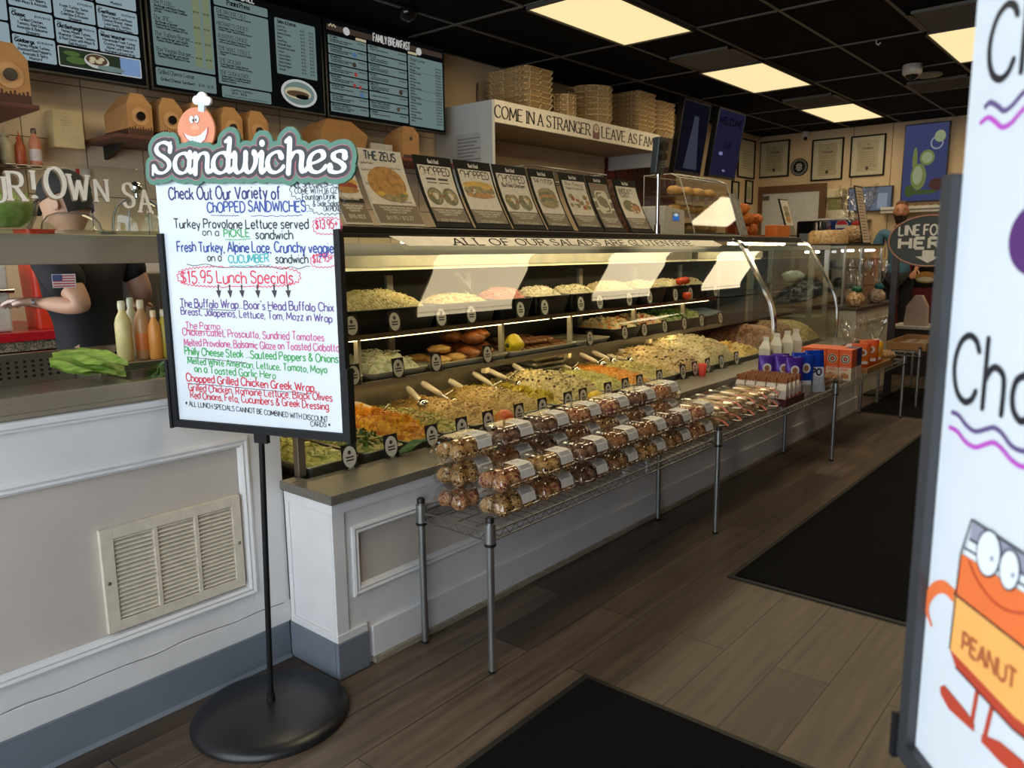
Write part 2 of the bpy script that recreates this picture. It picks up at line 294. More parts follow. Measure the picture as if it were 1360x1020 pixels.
def text(mb, fr, s, x, y, h, d, m=0, pen=.09, thin=None, slant=0, serif=False, jit=0, sx=1, fit=None, align='l', k=3, gap=1.6, rise=0, caps=False, rnd=R):
    """lettering with baseline at (x,y), cap height h; pen/thin are half-stroke widths as shares of h; fit squeezes to a width"""
    if fit: sx = fit/max(1e-6, textw(s, h, 1, gap))
    if align == 'c': x -= textw(s, h, sx, gap)/2
    if align == 'r': x -= textw(s, h, sx, gap)
    g = h/10; th = pen if thin is None else thin
    wf = None if thin is None else (lambda tx, ty: h*(th+(pen-th)*abs(ty*.97-tx*.25)))
    x00 = x
    for c in s:
        if c == ' ': x += 3.2*g*sx; continue
        wd, ss = glyph(c, k); jy = (rnd.random()-.5)*jit*h; js = 1+(rnd.random()-.5)*jit; yy = y+(x-x00)*rise+jy
        for st in ss:
            pts = [(x+px*g*sx+py*g*slant, yy+py*g*js) for px, py in st]
            if jit: pts = [(a+(rnd.random()-.5)*jit*h*.25, b+(rnd.random()-.5)*jit*h*.25) for a, b in pts] if pts[0] != pts[-1] else pts
            ribbon(mb, fr, pts, pen*h, d, m, caps, wf)
            if serif:
                for q, e in ((st[0], st[1]), (st[-1], st[-2])):
                    if q[1] in (0, 10, 6.2) and abs(e[1]-q[1]) > abs(e[0]-q[0])*.8:
                        ribbon(mb, fr, [(x+(q[0]-1.5)*g*sx+q[1]*g*slant, yy+q[1]*g), (x+(q[0]+1.5)*g*sx+q[1]*g*slant, yy+q[1]*g)], th*h*1.2, d, m)
        x += (wd+gap)*g*sx
    return x
# ================================================================ the room
WL, WF, WR, ZC = -4.62, 11.0, 2.4, 3.0
GX = [-3.4+.61*k for k in range(-2, 11)]; GY = [5.4+1.225*k for k in range(-5, 6)]
M_floor = brick_mat('floor_planks', (66, 54, 45), (101, 85, 71), (30, 25, 20), 1.22, .18, .0025, (1, 0), .37, .42, (2.2, 30, 1), bump=.3)
struct(MB().box(WL, WR, -1.2, WF, -.05, 0).build('floor', M_floor))
M_tile = mat('black_ceiling_tile', (13, 13, 14), .9, bump=.3, bscale=120, spec=.1)
struct(MB().box(WL, WR, -.9, WF, ZC, ZC+.1).build('ceiling', M_tile))
M_grid = mat('grey_ceiling_grid', (92, 88, 80), .5)
g = MB()
for x in GX: g.box(x-.012, x+.012, -.9, WF, ZC-.008, ZC-.0005)
for y in GY: g.box(WL, WR, y-.012, y+.012, ZC-.0085, ZC-.001)
struct(g.build('trim_ceiling_grid', M_grid))
M_wtile = brick_mat('beige_wall_tile', (228, 206, 170), (221, 198, 162), (120, 98, 72), .31, .29, .003, (1, 2), 0, .35)
struct(MB().box(WL-.1, WL, -.9, 4.56, 0, ZC).build('wall_left', M_wtile))
M_tan = mat('tan_wall_panel', (212, 186, 148), .55, scale=3, var=.05)
struct(MB().box(WL-.1, WL, 4.56, WF, 0, ZC).build('wall_left_rear', M_tan))
f = MB().box(WL-.1, WR+.1, WF, WF+.1, 0, ZC)
struct(f.build('wall_far', M_tan))
f = MB()
for x in (-3.36, -2.88, -1.66, -.45): f.box(x-.004, x+.004, WF-.003, WF-.0005, 1.3, ZC)
struct(f.build('trim_far_wall_joints', mat('panel_joint', (110, 88, 60), .7)))
struct(MB().box(WR, WR+.1, -.9, WF, 0, ZC).build('wall_right', mat('dark_brown_wall', (84, 58, 46), .6, scale=4)))
struct(MB().box(WL-.1, WL+.1, -.95, -.9, 0, ZC).box(.75, WR+.1, -.95, -.9, 0, ZC).box(WL+.1, .75, -.95, -.9, 2.7, ZC).build('wall_front_unseen', M_tan))  # unseen wall put in to narrow the opening and limit the daylight
f = MB().box(-2.72, WR, WF-.02, WF-.0005, 0, 1.30)
struct(f.build('trim_red_wainscot', mat('dark_red_wainscot', (96, 28, 22), .5, scale=5, var=.12)))
# ---- ceiling fixtures
M_lamp = mat('warm_light_diffuser', (255, 243, 206), .5, emit=1.0, var=.015, scale=4); 
for n_ in _M['warm_light_diffuser'].node_tree.nodes:
    if n_.type == 'BSDF_PRINCIPLED':
        for l_ in list(n_.inputs['Emission Color'].links): _M['warm_light_diffuser'].node_tree.links.remove(l_)
        n_.inputs['Emission Color'].default_value = (1.0, .80, .42, 1); n_.inputs['Emission Strength'].default_value = 1.0
        for l_ in list(n_.inputs['Base Color'].links): _M['warm_light_diffuser'].node_tree.links.remove(l_)
        n_.inputs['Base Color'].default_value = (.12, .10, .06, 1)
M_lframe = mat('light_frame', (70, 66, 58), .5)
LAMP_W = 14
def ceiling_light(x, y0, label):
    t = thing('ceiling_light', label, 'ceiling light', (x+.305, y0+.61, ZC-.03))
    MB().box(x+.02, x+.59, y0+.02, y0+1.205, ZC-.022, ZC-.012).build('diffuser', M_lamp, t)
    b = MB()
    for a in ((x, x+.02, y0, y0+1.225), (x+.59, x+.61, y0, y0+1.225), (x, x+.61, y0, y0+.02), (x, x+.61, y0+1.205, y0+1.225)): b.box(*a, ZC-.03, ZC-.0005)
    b.build('light_frame', M_lframe, t)
    ld = bpy.data.lights.new('panel_light', 'AREA'); ld.shape = 'RECTANGLE'; ld.size = .55; ld.size_y = 1.16; ld.energy = LAMP_W; ld.color = (1, .82, .53)
    lo = bpy.data.objects.new('panel_light', ld); COL.objects.link(lo); lo.parent = t; lo.location = (0, 0, -.006)
LY = [4.175, 6.625, 9.075]
for i, y in enumerate(LY):
    ceiling_light(-3.4, y, ('lit warm white ceiling panel over the near end of the deli case', 'lit ceiling panel in the middle of the row above the case, beside a square vent', 'lit ceiling panel nearest the far wall in the row above the case')[i])
ceiling_light(-1.57, 6.625, 'lit ceiling panel partly hidden by the white peanut drawing board')
for i, (x, y) in enumerate(((-1.57, 4.175), (-1.57, 9.075), (-1.57, 1.725), (.26, 9.075), (-3.4, 1.725))):  # first two known from reflections; the rest unseen, added to brighten the room
    ceiling_light(x, y, ('ceiling panel over the wire shelf, mirrored in the case glass', 'ceiling panel beside the smoke grille at the shop end', 'added unseen ceiling panel above the round stand', 'added unseen ceiling panel on the red wall side, shop end', 'added unseen ceiling panel above the sandwich station')[i])
M_vent = mat('grey_vent_metal', (96, 92, 84), .5, metal=.2); M_dark = mat('dark_gap', (14, 13, 12), .9)
def vent(x, y0, label, n=16, d=.61):
    t = thing('ceiling_vent', label, 'vent', (x+.305, y0+d/2, ZC-.03))
    b = MB()
    for a in ((x+.02, x+.05, y0+.02, y0+d-.02), (x+.56, x+.59, y0+.02, y0+d-.02), (x+.02, x+.59, y0+.02, y0+.05), (x+.02, x+.59, y0+d-.05, y0+d-.02)): b.box(*a, ZC-.022, ZC-.001)
    b.build('vent_frame', M_vent, t)
    b = MB()
    for k in range(n):
        yy = y0+.06+(d-.12)*k/(n-1); b.obox((x+.305, yy, ZC-.013), (.255, 0, 0), (0, .008, -.006), (0, .0012, .0016))
    b.build('louver', M_vent, t)
vent(-3.4, 6.01, 'grey louvred ceiling vent next to the middle lit panel', 22)
vent(-3.4, 8.46, 'grey ceiling vent in front of the lit panel nearest the far wall')
vent(-1.57, 6.01, 'large grey ceiling vent beside the panel hidden by the drawing board', 22)
vent(-2.18, 8.46, 'small grey ceiling vent behind the white dome camera')
t = thing('dome_camera', 'white dome security camera with dark lens on the black ceiling', 'security camera', (-1.9, 7.72, ZC-.002))
MB().lathe([(.075, 0), (.08, -.01), (.08, -.07), (.07, -.085), (.055, -.088)], t.location, 24).build('housing', mat('white_plastic', (190, 186, 176), .4), t)
MB().lathe([(.056, -.085), (.05, -.105), (.032, -.125), (.004, -.135)], t.location, 20).build('lens_dome', mat('smoked_dome', (22, 22, 24), .08), t)
tag(MB().lathe([(.11, 0), (.115, -.012), (.1, -.022), (.01, -.024)], (-1.88, 8.22, ZC-.002), 28).build('smoke_detector', mat('aged_white', (150, 146, 134), .5)), 'flat round ceiling speaker disc behind the dome camera', 'ceiling disc')
t = thing('dome_camera', 'small white bullet camera at the top of the far wall above the frames', 'security camera', (-3.97, 10.93, 2.94))
MB().lathe([(.05, .058), (.055, .03), (.05, 0), (.04, -.03), (.015, -.045)], t.location, 18).build('housing', mat('white_plastic', (190, 186, 176), .4), t)
MB().ball(t.location+Vector((.01, -.03, -.035)), .028, 10, 6).build('lens_dome', mat('smoked_dome', (22, 22, 24), .08), t)
tag(MB().lathe([(.06, 0), (.065, -.01), (.06, -.035), (.04, -.06), (.015, -.072)], (-4.0, 3.71, ZC-.009), 24).build('dome_camera', mat('smoked_dome', (22, 22, 24), .08)), 'black glossy dome camera on the ceiling above the breakfast menu screen', 'security camera')
tag(MB().tube([(-1.9, 6.63, ZC-.009), (-1.9, 6.63, ZC-.03), (-1.885, 6.63, ZC-.045), (-1.87, 6.63, ZC-.03)], .006, 6).build('ceiling_hook', mat('white_plastic', (190, 186, 176), .4)), 'tiny white hook hanging from a ceiling grid bar', 'hook')
# ---- floor mats
M_mat = mat('black_mat_pile', (9, 9, 11), .95, bump=.9, bscale=260, scale=200, var=.4, spec=.15); M_mate = mat('black_rubber', (11, 11, 12), .6)
def floor_mat(x0, x1, y0, y1, label):
    t = thing('floor_mat', label, 'floor mat', ((x0+x1)/2, (y0+y1)/2, 0))
    MB().box(x0+.025, x1-.025, y0+.025, y1-.025, .0005, .011).build('pile', M_mat, t)
    b = MB()
    for a in ((x0, x0+.025, y0, y1), (x1-.025, x1, y0, y1), (x0+.025, x1-.025, y0, y0+.025), (x0+.025, x1-.025, y1-.025, y1)): b.box(*a, .0005, .006)
    b.build('rubber_border', M_mate, t)
floor_mat(-1.345, -.43, 3.03, 6.46, 'long black entrance mat running along the shop beside the wire shelves')
t = floor_mat(-1.37, -.45, .5, 1.985, 'black floor mat nearest the entrance, in front of the round stand')
floor_mat(-2.0, -1.1, 7.05, 8.6, 'small dark mat on the floor under the farthest wire shelf')
# ================================================================ front counter (half wall of the sandwich station)
M_white = mat('white_paint', (222, 222, 222), .45, scale=8, var=.03); M_grey = mat('grey_cove_base', (112, 120, 130), .45, var=.05, scale=6)
M_panel = mat('warm_grey_panel', (196, 188, 178), .5, scale=5, var=.03); M_steel = mat('brushed_steel', (168, 160, 148), .3, metal=.9, stretch=(2, 60, 60), scale=8, var=.1)
FX = -2.265
t = thing('front_counter', 'white panelled half wall counter of the sandwich station with grey base', 'counter', (-2.45, .4, 0))
b = MB().box(-2.85, FX-.012, -.6, 1.448, 0, .955)
b.build('body', M_panel, t)
b = MB().box(FX-.012, FX, -.6, 1.449, .81, .955).box(FX-.012, FX, 1.315, 1.449, .13, .81).box(FX-.012, FX, -.6, 1.315, .13, .285)
b.box(FX, FX+.006, -.6, 1.449, .13, .205)
b.build('frame_board', M_white, t, bevel=.002)
def moulding(mb, pts, fr, prof, m=0):
    """mitred picture-frame moulding: closed 2-D loop pts in plane fr, prof = (inset, depth)"""
    n = len(pts); rings = []
    for off, dep in prof:
        ring = []
        for i in range(n):
            a, b_, c = Vector(pts[i-1]), Vector(pts[i]), Vector(pts[(i+1) % n])
            d1 = (b_-a).normalized(); d2 = (c-b_).normalized(); n1 = Vector((-d1.y, d1.x)); n2 = Vector((-d2.y, d2.x))
            q = (n1+n2); q = q/max(.3, q.dot(n1)); ring.append(place(fr, *(b_+q*off), dep))
        rings.append(ring)
    k = len(prof); vs = [p for r in rings for p in r]; fs = []
    for i in range(k-1):
        for j in range(n): fs.append((i*n+j, i*n+(j+1) % n, (i+1)*n+(j+1) % n, (i+1)*n+j))
    mb.add(vs, fs, m)
PM = [(-.012, 0), (-.01, .008), (-.002, .011), (.006, .006), (.012, .009), (.02, .003), (.024, -.01)]
fr = frame((FX, 0, 0), (0, 1, 0), (0, 0, 1))
b = MB(); moulding(b, [(-.55, .285), (1.315, .285), (1.315, .81), (-.55, .81)], fr, PM); b.build('panel_moulding', M_white, t)
MB().box(FX-.01, FX+.014, -.6, 1.449, .9555, .9655).box(FX-.01, FX+.02, -.6, 1.449, .966, .984).build('cap_moulding', M_white, t, bevel=.003)
b = MB().loft([[(FX+.004, y, 0), (FX+.02, y, 0), (FX+.012, y, .012), (FX+.01, y, .128), (FX+.004, y, .13)] for y in (-.6, 1.434)])
b.build('cove_base', M_grey, t)
b = MB(); pts = [(-.2+.09*i, .207+.003*math.sin(i*2.3)+.0015*math.sin(i*5.1)) for i in range(19)]
ribbon(b, fr, crom(pts, 3), .0012, .0068); b.build('caulk_crack', mat('dark_crack', (70, 66, 62), .9), t)
# return air grille
M_alm = mat('almond_enamel', (214, 205, 186), .4)
t = thing('vent_grille', 'cream metal return air grille with three columns of louvres on the grey panel', 'vent grille', (FX, 1.06, .47))
y0, y1, z0, z1 = .842, 1.282, .318, .632
b = MB(); cols = [(y0+.036, y0+.152), (y0+.165, y0+.281), (y0+.294, y0+.41)]
b.box(FX-.011, FX+.006, y0, y0+.036, z0, z1).box(FX-.011, FX+.006, y1-.03, y1, z0, z1).box(FX-.011, FX+.006, y0+.036, y1-.03, z0, z0+.032).box(FX-.011, FX+.006, y0+.036, y1-.03, z1-.032, z1)
for a, c in ((.152, .165), (.281, .294)): b.box(FX-.011, FX+.006, y0+a, y0+c, z0+.032, z1-.032)
b.build('grille_frame', M_alm, t, bevel=.001)
MB().box(FX-.0118, FX-.0095, y0+.02, y1-.02, z0+.02, z1-.02).build('duct_shadow', M_dark, t)
for a, c in cols:
    b = MB()
    for k in range(19):
        z = z0+.04+k*(z1-z0-.075)/18; b.obox((FX-.0015, (a+c)/2, z), (0, (c-a)/2, 0), (.0055, 0, -.0042), (.0005, 0, .0008))
    b.build('louver_bank', M_alm, t)
for y in (y0+.014, y1-.012): MB().ball((FX+.006, y, .47), (.003, .006, .006), 8, 4).build('screw', mat('steel_screw', (120, 114, 104), .4, metal=.8), t)
# ---- food rail on the counter
GX0 = -2.42
t = thing('sneeze_guard', 'steel and glass food rail with lettered sneeze guard on the sandwich counter', 'sneeze guard', (-2.45, .5, .985))
M_clear = clear_mat('clear_glass_sheet', 1.0, (.95, .97, .96), .01)
M_bsteel = mat('warm_steel', (172, 160, 138), .34, metal=.55, stretch=(2, 1, 60), scale=8, var=.05)
MB().box(-2.80, FX-.005, -.6, 1.44, .985, 1.0).box(-2.29, FX-.005, -.6, 1.44, 1.0, 1.045).build('steel_deck', M_bsteel, t, bevel=.003)
b = MB(); b.box(-2.83, -2.80, -.6, 1.44, .985, 1.1)
b.build('back_wall', M_steel, t)
b = MB()
for k in range(56):
    for r in range(4): b.box(-2.7995, -2.798, .1+.024*k, .109+.024*k, 1.022+.016*r, 1.03+.016*r)
b.build('drain_holes', M_dark, t)
MB().box(-2.305, -2.298, -.6, 1.44, 1.0, 1.075).build('low_glass', M_clear, t)
MB().box(-2.46, -2.43, -.6, 1.44, 1.385, 1.47).box(-2.82, -2.79, -.6, 1.44, 1.385, 1.45).build('shelf_beam', M_bsteel, t, bevel=.003)
MB().box(-2.84, -2.40, -.6, 1.44, 1.471, 1.481).build('glass_shelf', clear_mat('green_edge_glass', 1.0, (.80, .90, .86), .01), t)
MB().box(-2.425, -2.417, -.6, 1.44, 1.482, 1.665).build('lettered_glass', M_clear, t)
for y in (-.4, 1.425):
    for x in (-2.445, -2.805): MB().box(x-.012, x+.012, y-.012, y+.012, 1.0, 1.384).build('post', M_steel, t)
fr = frame((-2.4155, 0, 0), (0, 1, 0), (0, 0, 1)); b = MB()
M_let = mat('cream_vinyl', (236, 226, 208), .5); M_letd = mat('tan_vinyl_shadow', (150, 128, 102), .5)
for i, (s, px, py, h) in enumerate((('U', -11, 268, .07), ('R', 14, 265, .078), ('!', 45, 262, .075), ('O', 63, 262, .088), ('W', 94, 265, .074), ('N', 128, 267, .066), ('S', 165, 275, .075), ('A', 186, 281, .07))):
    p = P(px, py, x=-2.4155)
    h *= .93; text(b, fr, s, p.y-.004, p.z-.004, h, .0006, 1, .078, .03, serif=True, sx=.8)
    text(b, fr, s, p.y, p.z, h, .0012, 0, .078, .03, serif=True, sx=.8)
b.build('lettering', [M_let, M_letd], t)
# ================================================================ standing sign holders
M_blk = mat('black_sign_metal', (20, 21, 23), .6, var=.1, spec=.25); M_blkb = mat('black_base_shell', (30, 31, 33), .33, var=.06, scale=12)
M_board = mat('whiteboard', (216, 224, 230), .22, var=.01); M_chan = mat('graphite_channel', (50, 52, 55), .4)
def sign_stand(name, label, base, O2, th, w_, zb, top, ztop, chan=M_blk, wide=0, bh=.20):
    """weighted round base, pole, channel frame and a white board; returns (thing, frame on the board face, board part)"""
    t = thing(name, label, 'sign', (*base, 0)); u = Vector((math.cos(th), math.sin(th), 0)); n = Vector((u.y, -u.x, 0))
    fr = (Vector((*O2, 0)), u, Vector((0, 0, 1)), n)
    MB().lathe([(.235, .0005), (.236, .008), (.228, .02), (.20, .031), (.13, .040), (.03, .046), (.012, .048)], (*base, 0), 56).build('base', M_blkb, t)
    pb = fr[0]-n*.012
    MB().tube([(base[0], base[1], .045), (pb.x, pb.y, zb+.04)], .0085, 12).build('pole', M_blk, t)
    MB().tube([(base[0], base[1], .045), (base[0], base[1], .075)], [.014, .012], 14).build('collar', M_blk, t)
    MB().prism([(-.022, zb-.03), (.022, zb-.03), (.022, zb+.01), (-.022, zb+.01)], fr, -.02, -.004).build('pole_socket', M_blk, t)
    h = w_/2
    b = MB()
    for s in (-1, 1):
        x0, x1 = sorted((s*h, s*(h-.018))); b.prism([(x0, zb), (x1, zb), (x1, top), (x0, top)], fr, -.012, .010)
    b.prism([(-h+.018, zb), (h-.018, zb), (h-.018, zb+.022), (-h+.018, zb+.022)], fr, -.012, .010)
    b.build('frame', chan, t, bevel=.002)
    for s in (-1, 1):
        x0, x1 = sorted((s*(h+.008), s*(h-.001))); MB().prism([(x0, zb-.004), (x1, zb-.004), (x1, zb+bh), (x0, zb+bh)], fr, -.016, .014).build('corner_bracket', M_blk, t, bevel=.002)
    bd = MB().prism([(-h+.0185, zb+.0225), (h-.0185, zb+.0225), (h-.0185, top+.001), (h-.0185+wide, top+.001), (h-.0185+wide, ztop), (-h+.0185-wide, ztop), (-h+.0185-wide, top+.001), (-h+.0185, top+.001)], fr, -.004, .0005).build('board', M_board, t)
    return t, fr, bd
def uv(fr, px, py):
    d = CR*((px-680)/FPX)-CU*((py-510)/FPX)+CF; o = Vector((0, 0, EYE)); k = (fr[0]-o).dot(fr[3])/d.dot(fr[3]); q = o+d*k-fr[0]
    return q.dot(fr[1]), q.dot(fr[2])
TH = .33; _u = (math.cos(TH), math.sin(TH)); _n = (_u[1], -_u[0]); BASE = (-1.993, 1.187)
O2 = (BASE[0]+_n[0]*.035+_u[0]*.05, BASE[1]+_n[1]*.035+_u[1]*.05)
t, fr, bd = sign_stand('sandwich_sign', 'tall black stand holding a handwritten whiteboard headed Sandwiches', BASE, O2, TH, .61, .905, 1.468, 1.66, wide=.016)
INK = [mat('ink_'+n, c, .5, var=.02) for n, c in (('navy', (28, 34, 110)), ('black', (24, 24, 30)), ('magenta', (214, 32, 88)), ('green', (26, 160, 60)), ('teal', (0, 168, 168)), ('blue', (22, 60, 150)), ('purple', (92, 56, 140)), ('pink', (206, 84, 140)), ('crimson', (204, 22, 52)), ('red', (222, 40, 74)))]
IX = dict(zip('nkmgtbpicr', range(10)))
b = MB(); rr = random.Random(3)
def hand(s, a, e, h, c, pen=.07):
    (x0, y0), (x1, y1) = uv(fr, *a), uv(fr, *e); hh = h*.0022
    text(b, fr, s, x0, y0, hh, .0012, IX[c], pen, fit=x1-x0, rise=(y1-y0)/(x1-x0), jit=.10, rnd=rr, k=3)
for a in (('Check Out Our Variety of', (225, 265), (374, 264), 15, 'n'), ('ChOPPED SANDWICHES...', (276, 282), (416, 281), 12.5, 'b', .072), ('Turkey Provolone Lettuce served', (232, 303), (412, 304), 11.5, 'k'),
          ('$13.95+', (419.5, 304), (450, 303), 10.5, 'm'), ('on a', (269.5, 313), (293, 313), 9, 'k'), ('PICKLE', (298, 315), (333, 314), 9.5, 'g', .078), ('sandwich', (340, 317.5), (391, 317.5), 11, 'k'),
          ('Fresh Turkey, Alpine Lace, Crunchy veggie', (236, 334), (445, 336), 12.5, 'b', .072), ('on a', (276, 347), (296, 347), 10, 'k'), ('CUCUMBER', (304, 349), (359, 348), 9.5, 't', .078), ('sandwich', (366.6, 349.5), (411, 349.5), 10.5, 'k'), ('$12.95+', (416, 349), (443, 347), 10, 'm'),
          ('$15.95 Lunch Specials', (241, 375.7), (392, 376.5), 15.5, 'r', .06), ("The Buffalo Wrap...Boar's Head Buffalo Chix", (240, 407.5), (445, 414), 10.5, 'p'), ('Breast, Jalapenos, Lettuce, Tom, Mozz in Wrap', (241, 417.7), (443, 428), 9.5, 'p'),
          ('The Parma....', (247, 436), (302, 438), 8.5, 'i'), ('Chicken Cutlet, Prosciutto, Sundried Tomatoes', (243, 445), (432, 453), 9.5, 'i'), ('Melted Provolone, Balsamic Glaze on Toasted Ciabatta', (245, 459), (452, 467), 9.5, 'i'),
          ('Philly Cheese Steak ...Sauteed Peppers & Onions', (246, 471), (451, 482), 10, 'g', .072), ('Melted White American, Lettuce, Tomato, Mayo', (250, 483), (436, 496), 9, 'g', .072), ('on a Toasted Garlic Hero', (259, 494), (368, 503.5), 9.5, 'g', .072),
          ('Chopped Grilled Chicken Greek Wrap...', (248, 506), (426, 521), 10.5, 'c', .078), ('Grilled Chicken, Romaine Lettuce, Black Olives', (251, 518.5), (443, 533), 9.5, 'c', .072), ('Red Onions, Feta, Cucumbers & Greek Dressing', (253.5, 528.6), (438, 544.5), 9.5, 'c', .072),
          ('* ALL LUNCH SPECIALS CANNOT BE COMBINED WITH DISCOUNT', (247, 538.5), (437, 560.5), 6.5, 'k'), ('CARDS *', (413, 566), (440, 567.5), 6.5, 'k'),
          ('ALL SPECIALS', (387.5, 249), (436, 248.5), 7, 'k'), ('COME WITH 16 OZ', (392, 257.5), (449, 256.5), 6.5, 'k'), ('Fountain Drink', (402, 265.5), (447, 264.5), 7, 'k'), ('& Side Salad', (416, 274), (452, 273.4), 6.5, 'k'), ('OR PICKLE', (430.5, 281), (456, 280.5), 6, 'k')):
    hand(*a)
def squig(pts, amp, per, c, wd=.0009, closed=False):
    """wavy hand-drawn line through photo-measured points on the board"""
    q = crom([uv(fr, *p) for p in pts], 10); out = []; s = 0
    for i in range(len(q)):
        a, e = q[max(i-1, 0)], q[min(i+1, len(q)-1)]; tx, ty = e[0]-a[0], e[1]-a[1]; L = math.hypot(tx, ty) or 1
        if i: s += math.hypot(q[i][0]-q[i-1][0], q[i][1]-q[i-1][1])
        k = amp*math.sin(s/per*2*PI); out.append((q[i][0]-ty/L*k, q[i][1]+tx/L*k))
    ribbon(b, fr, out, wd, .0011, IX[c])
squig([(280, 286), (300, 286.5), (318, 286.5)], .0015, .011, 'p'); squig([(333, 286.5), (370, 287), (402, 286)], .0015, .012, 'p')
squig([(299, 318), (315, 318.5), (334, 317)], .0013, .009, 'g'); squig([(305, 353), (330, 353), (360, 351.5)], .0013, .009, 't')
squig([(248, 350.5), (300, 354), (360, 356), (412, 355)], .0035, .016, 'k')
squig([(252, 408.5), (280, 411), (313, 412.5)], .0008, .02, 'k'); squig([(248, 438), (270, 440), (290, 440.5)], .001, .016, 'c')
squig([(248, 474), (290, 478), (328, 482)], .0008, .03, 'k'); squig([(249, 509), (290, 512), (350, 518), (412, 523)], .001, .03, 'k')
cl = lambda x0, x1, y0, y1, n=10: [((x0+x1)/2+(x1-x0)/2*(abs(math.cos(a))**.6*(1 if math.cos(a) > 0 else -1)), (y0+y1)/2+(y1-y0)/2*(abs(math.sin(a))**.7*(1 if math.sin(a) > 0 else -1))) for a in [2*PI*i/n for i in range(n+1)]]
squig(cl(236, 399, 354, 381, 26), .0028, .013, 'r', .0011); squig(cl(416, 454, 289, 311, 16), .002, .012, 'm'); squig(cl(413, 446, 338, 355, 16), .0018, .011, 'm')
squig([(385, 246), (388, 259), (400, 266), (412, 276), (420, 283), (440, 284.5), (460, 283)], .003, .016, 'k'); squig([(385, 246), (400, 243), (425, 243), (447, 249), (456, 262), (459, 272)], .003, .016, 'k')
for px in (290, 305, 321, 342, 364, 382.5):
    (x, y0), (_, y1) = uv(fr, px, 378), uv(fr, px, 396); m_ = (y0+y1)/2
    poly(b, fr, [(x-.0028, y0), (x+.0028, y0), (x+.002, m_), (x-.002, m_)], .0012, 1); poly(b, fr, [(x-.009, m_+.003), (x+.009, m_+.003), (x+.001, y1)], .0012, 1)
lt = b.build('handwriting', INK, bd)
# ---- header panel reading Sandwiches
frh = (fr[0]+fr[3]*.012, fr[1], fr[2], fr[3])
x0, y0 = uv(frh, 204, 231); x1, y1 = uv(frh, 468, 229.5); HH = .083
HW = [mat('header_'+n, c, .45, var=.03) for n, c in (('green', (70, 124, 104)), ('pink', (210, 110, 130)), ('slate', (30, 33, 38)), ('white', (236, 240, 240)))]
W10 = 'Sandwiches'; SL = .13; sxx = (x1-x0-.012)/textw(W10, HH, 1, 1.3)
CALL = {'S': '~5.2,6.9 5.2,8.6 3.4,9.8 1.6,9.4 .8,7.9 1.6,6.3 3.4,5 4.9,3.4 4.9,1.5 3.2,.1 1.2,.5 .1,2.2;5.4,6.6 5.4,9.6;-.2,-.3 -.2,2.6', 'd': _bowl+';~3.6,9.6 4.8,10.2 4.7,6 4.7,1.2 5.4,.2 6.2,1.4', 'a': _bowl+';~4.8,6.3 4.7,3 4.7,1 5.4,.1 6.2,1.3',
        'n': '~-.6,5.2 .2,6.2 .5,5 .5,0;~.5,3.6 1.8,5.8 3.1,6.2 4.1,5.2 4.1,2 4.4,.4 5.2,.2 5.9,1.3', 'i': '~-.5,5.2 .3,6.2 .6,5.4 .5,1.4 1,.2 1.9,1.2;.5,9 .5,9.05', 'w': '~-.6,5.2 .2,6.2 .5,5 .6,1.6 1.6,.1 3,1 3.6,3 3.6,6;~3.6,3 3.9,.8 5.1,0 6.4,2 6.6,4.6 6,6;6.1,5.8 6.1,5.85', 'h': '~-.5,9.4 .4,10.2 .6,8 .6,0;~.6,3.6 1.8,5.8 3,6.2 4.1,5.2 4.1,2 4.4,.4 5.2,.2 5.9,1.3',
        'c': '~4.1,4.6 3.4,6 2.1,6.1 .6,4.9 .2,2.8 1,.7 2.6,0 4,.7 4.8,1.7;4,4.8 4,4.85', 'e': '~.4,2.6 2.6,3.2 4.1,4.4 3.7,5.9 2.3,6.2 .8,5 .3,2.8 1,.7 2.7,0 4.1,.7 4.9,1.7', 's': '~3.9,4.3 3.7,5.7 2.4,6.2 .9,5.4 1.1,4 2.7,2.9 3.8,1.6 3.2,.3 1.7,0 .3,.6 .1,2;3.9,4.4 3.9,4.45;.2,1.5 .2,1.55'}
def header_strokes():
    x = x0+.006; out = []
    for c in W10:
        for st in CALL[c].split(';'):
            sm = st[0] == '~'; pts = [tuple(float(q) for q in xy.split(',')) for xy in st.lstrip('~').split(' ')]
            pts = crom(pts, 4) if sm else pts
            q = [(x+px*HH/10*sxx+py*HH/10*SL, y0+py*HH/10*1.0+(y1-y0)*(x-x0)/(x1-x0)) for px, py in pts]; hw = []
            for i in range(len(q)):
                a, e = q[max(i-1, 0)], q[min(i+1, len(q)-1)]; tx, ty = e[0]-a[0], e[1]-a[1]; L = math.hypot(tx, ty) or 1
                hw.append(.0034+.0048*max(0, abs(ty/L*.98-tx/L*.2))**1.3 if len(pts) > 2 or abs(pts[0][1]-pts[-1][1]) > .5 else .009)
            if len(pts) == 2 and abs(pts[0][1]-pts[1][1]) > .5: hw = [.0038, .0038]
            out.append((q, hw))
        x += (FONT[c][0]+1.3)*HH/10*sxx
    return out
HS = header_strokes()
def capsule(mb, q, hw, grow, d0, d1, m, solid):
    for i in range(0, len(q)):
        r = hw[i]+grow; c = ell(q[i][0], q[i][1], r, r, 14)
        if solid: mb.prism(c, frh, d0, nudge(d1), m)
        else: poly(mb, frh, c, d1, m)
        if i+1 < len(q):
            (ax, ay), (bx, by) = q[i], q[i+1]; L = math.hypot(bx-ax, by-ay) or 1; nx, ny = -(by-ay)/L, (bx-ax)/L; r2 = hw[i+1]+grow
            pg = [(ax-nx*r, ay-ny*r), (bx-nx*r2, by-ny*r2), (bx+nx*r2, by+ny*r2), (ax+nx*r, ay+ny*r)]
            if solid: mb.prism(pg, frh, d0, nudge(d1), m)
            else: poly(mb, frh, pg, d1, m)
b = MB()
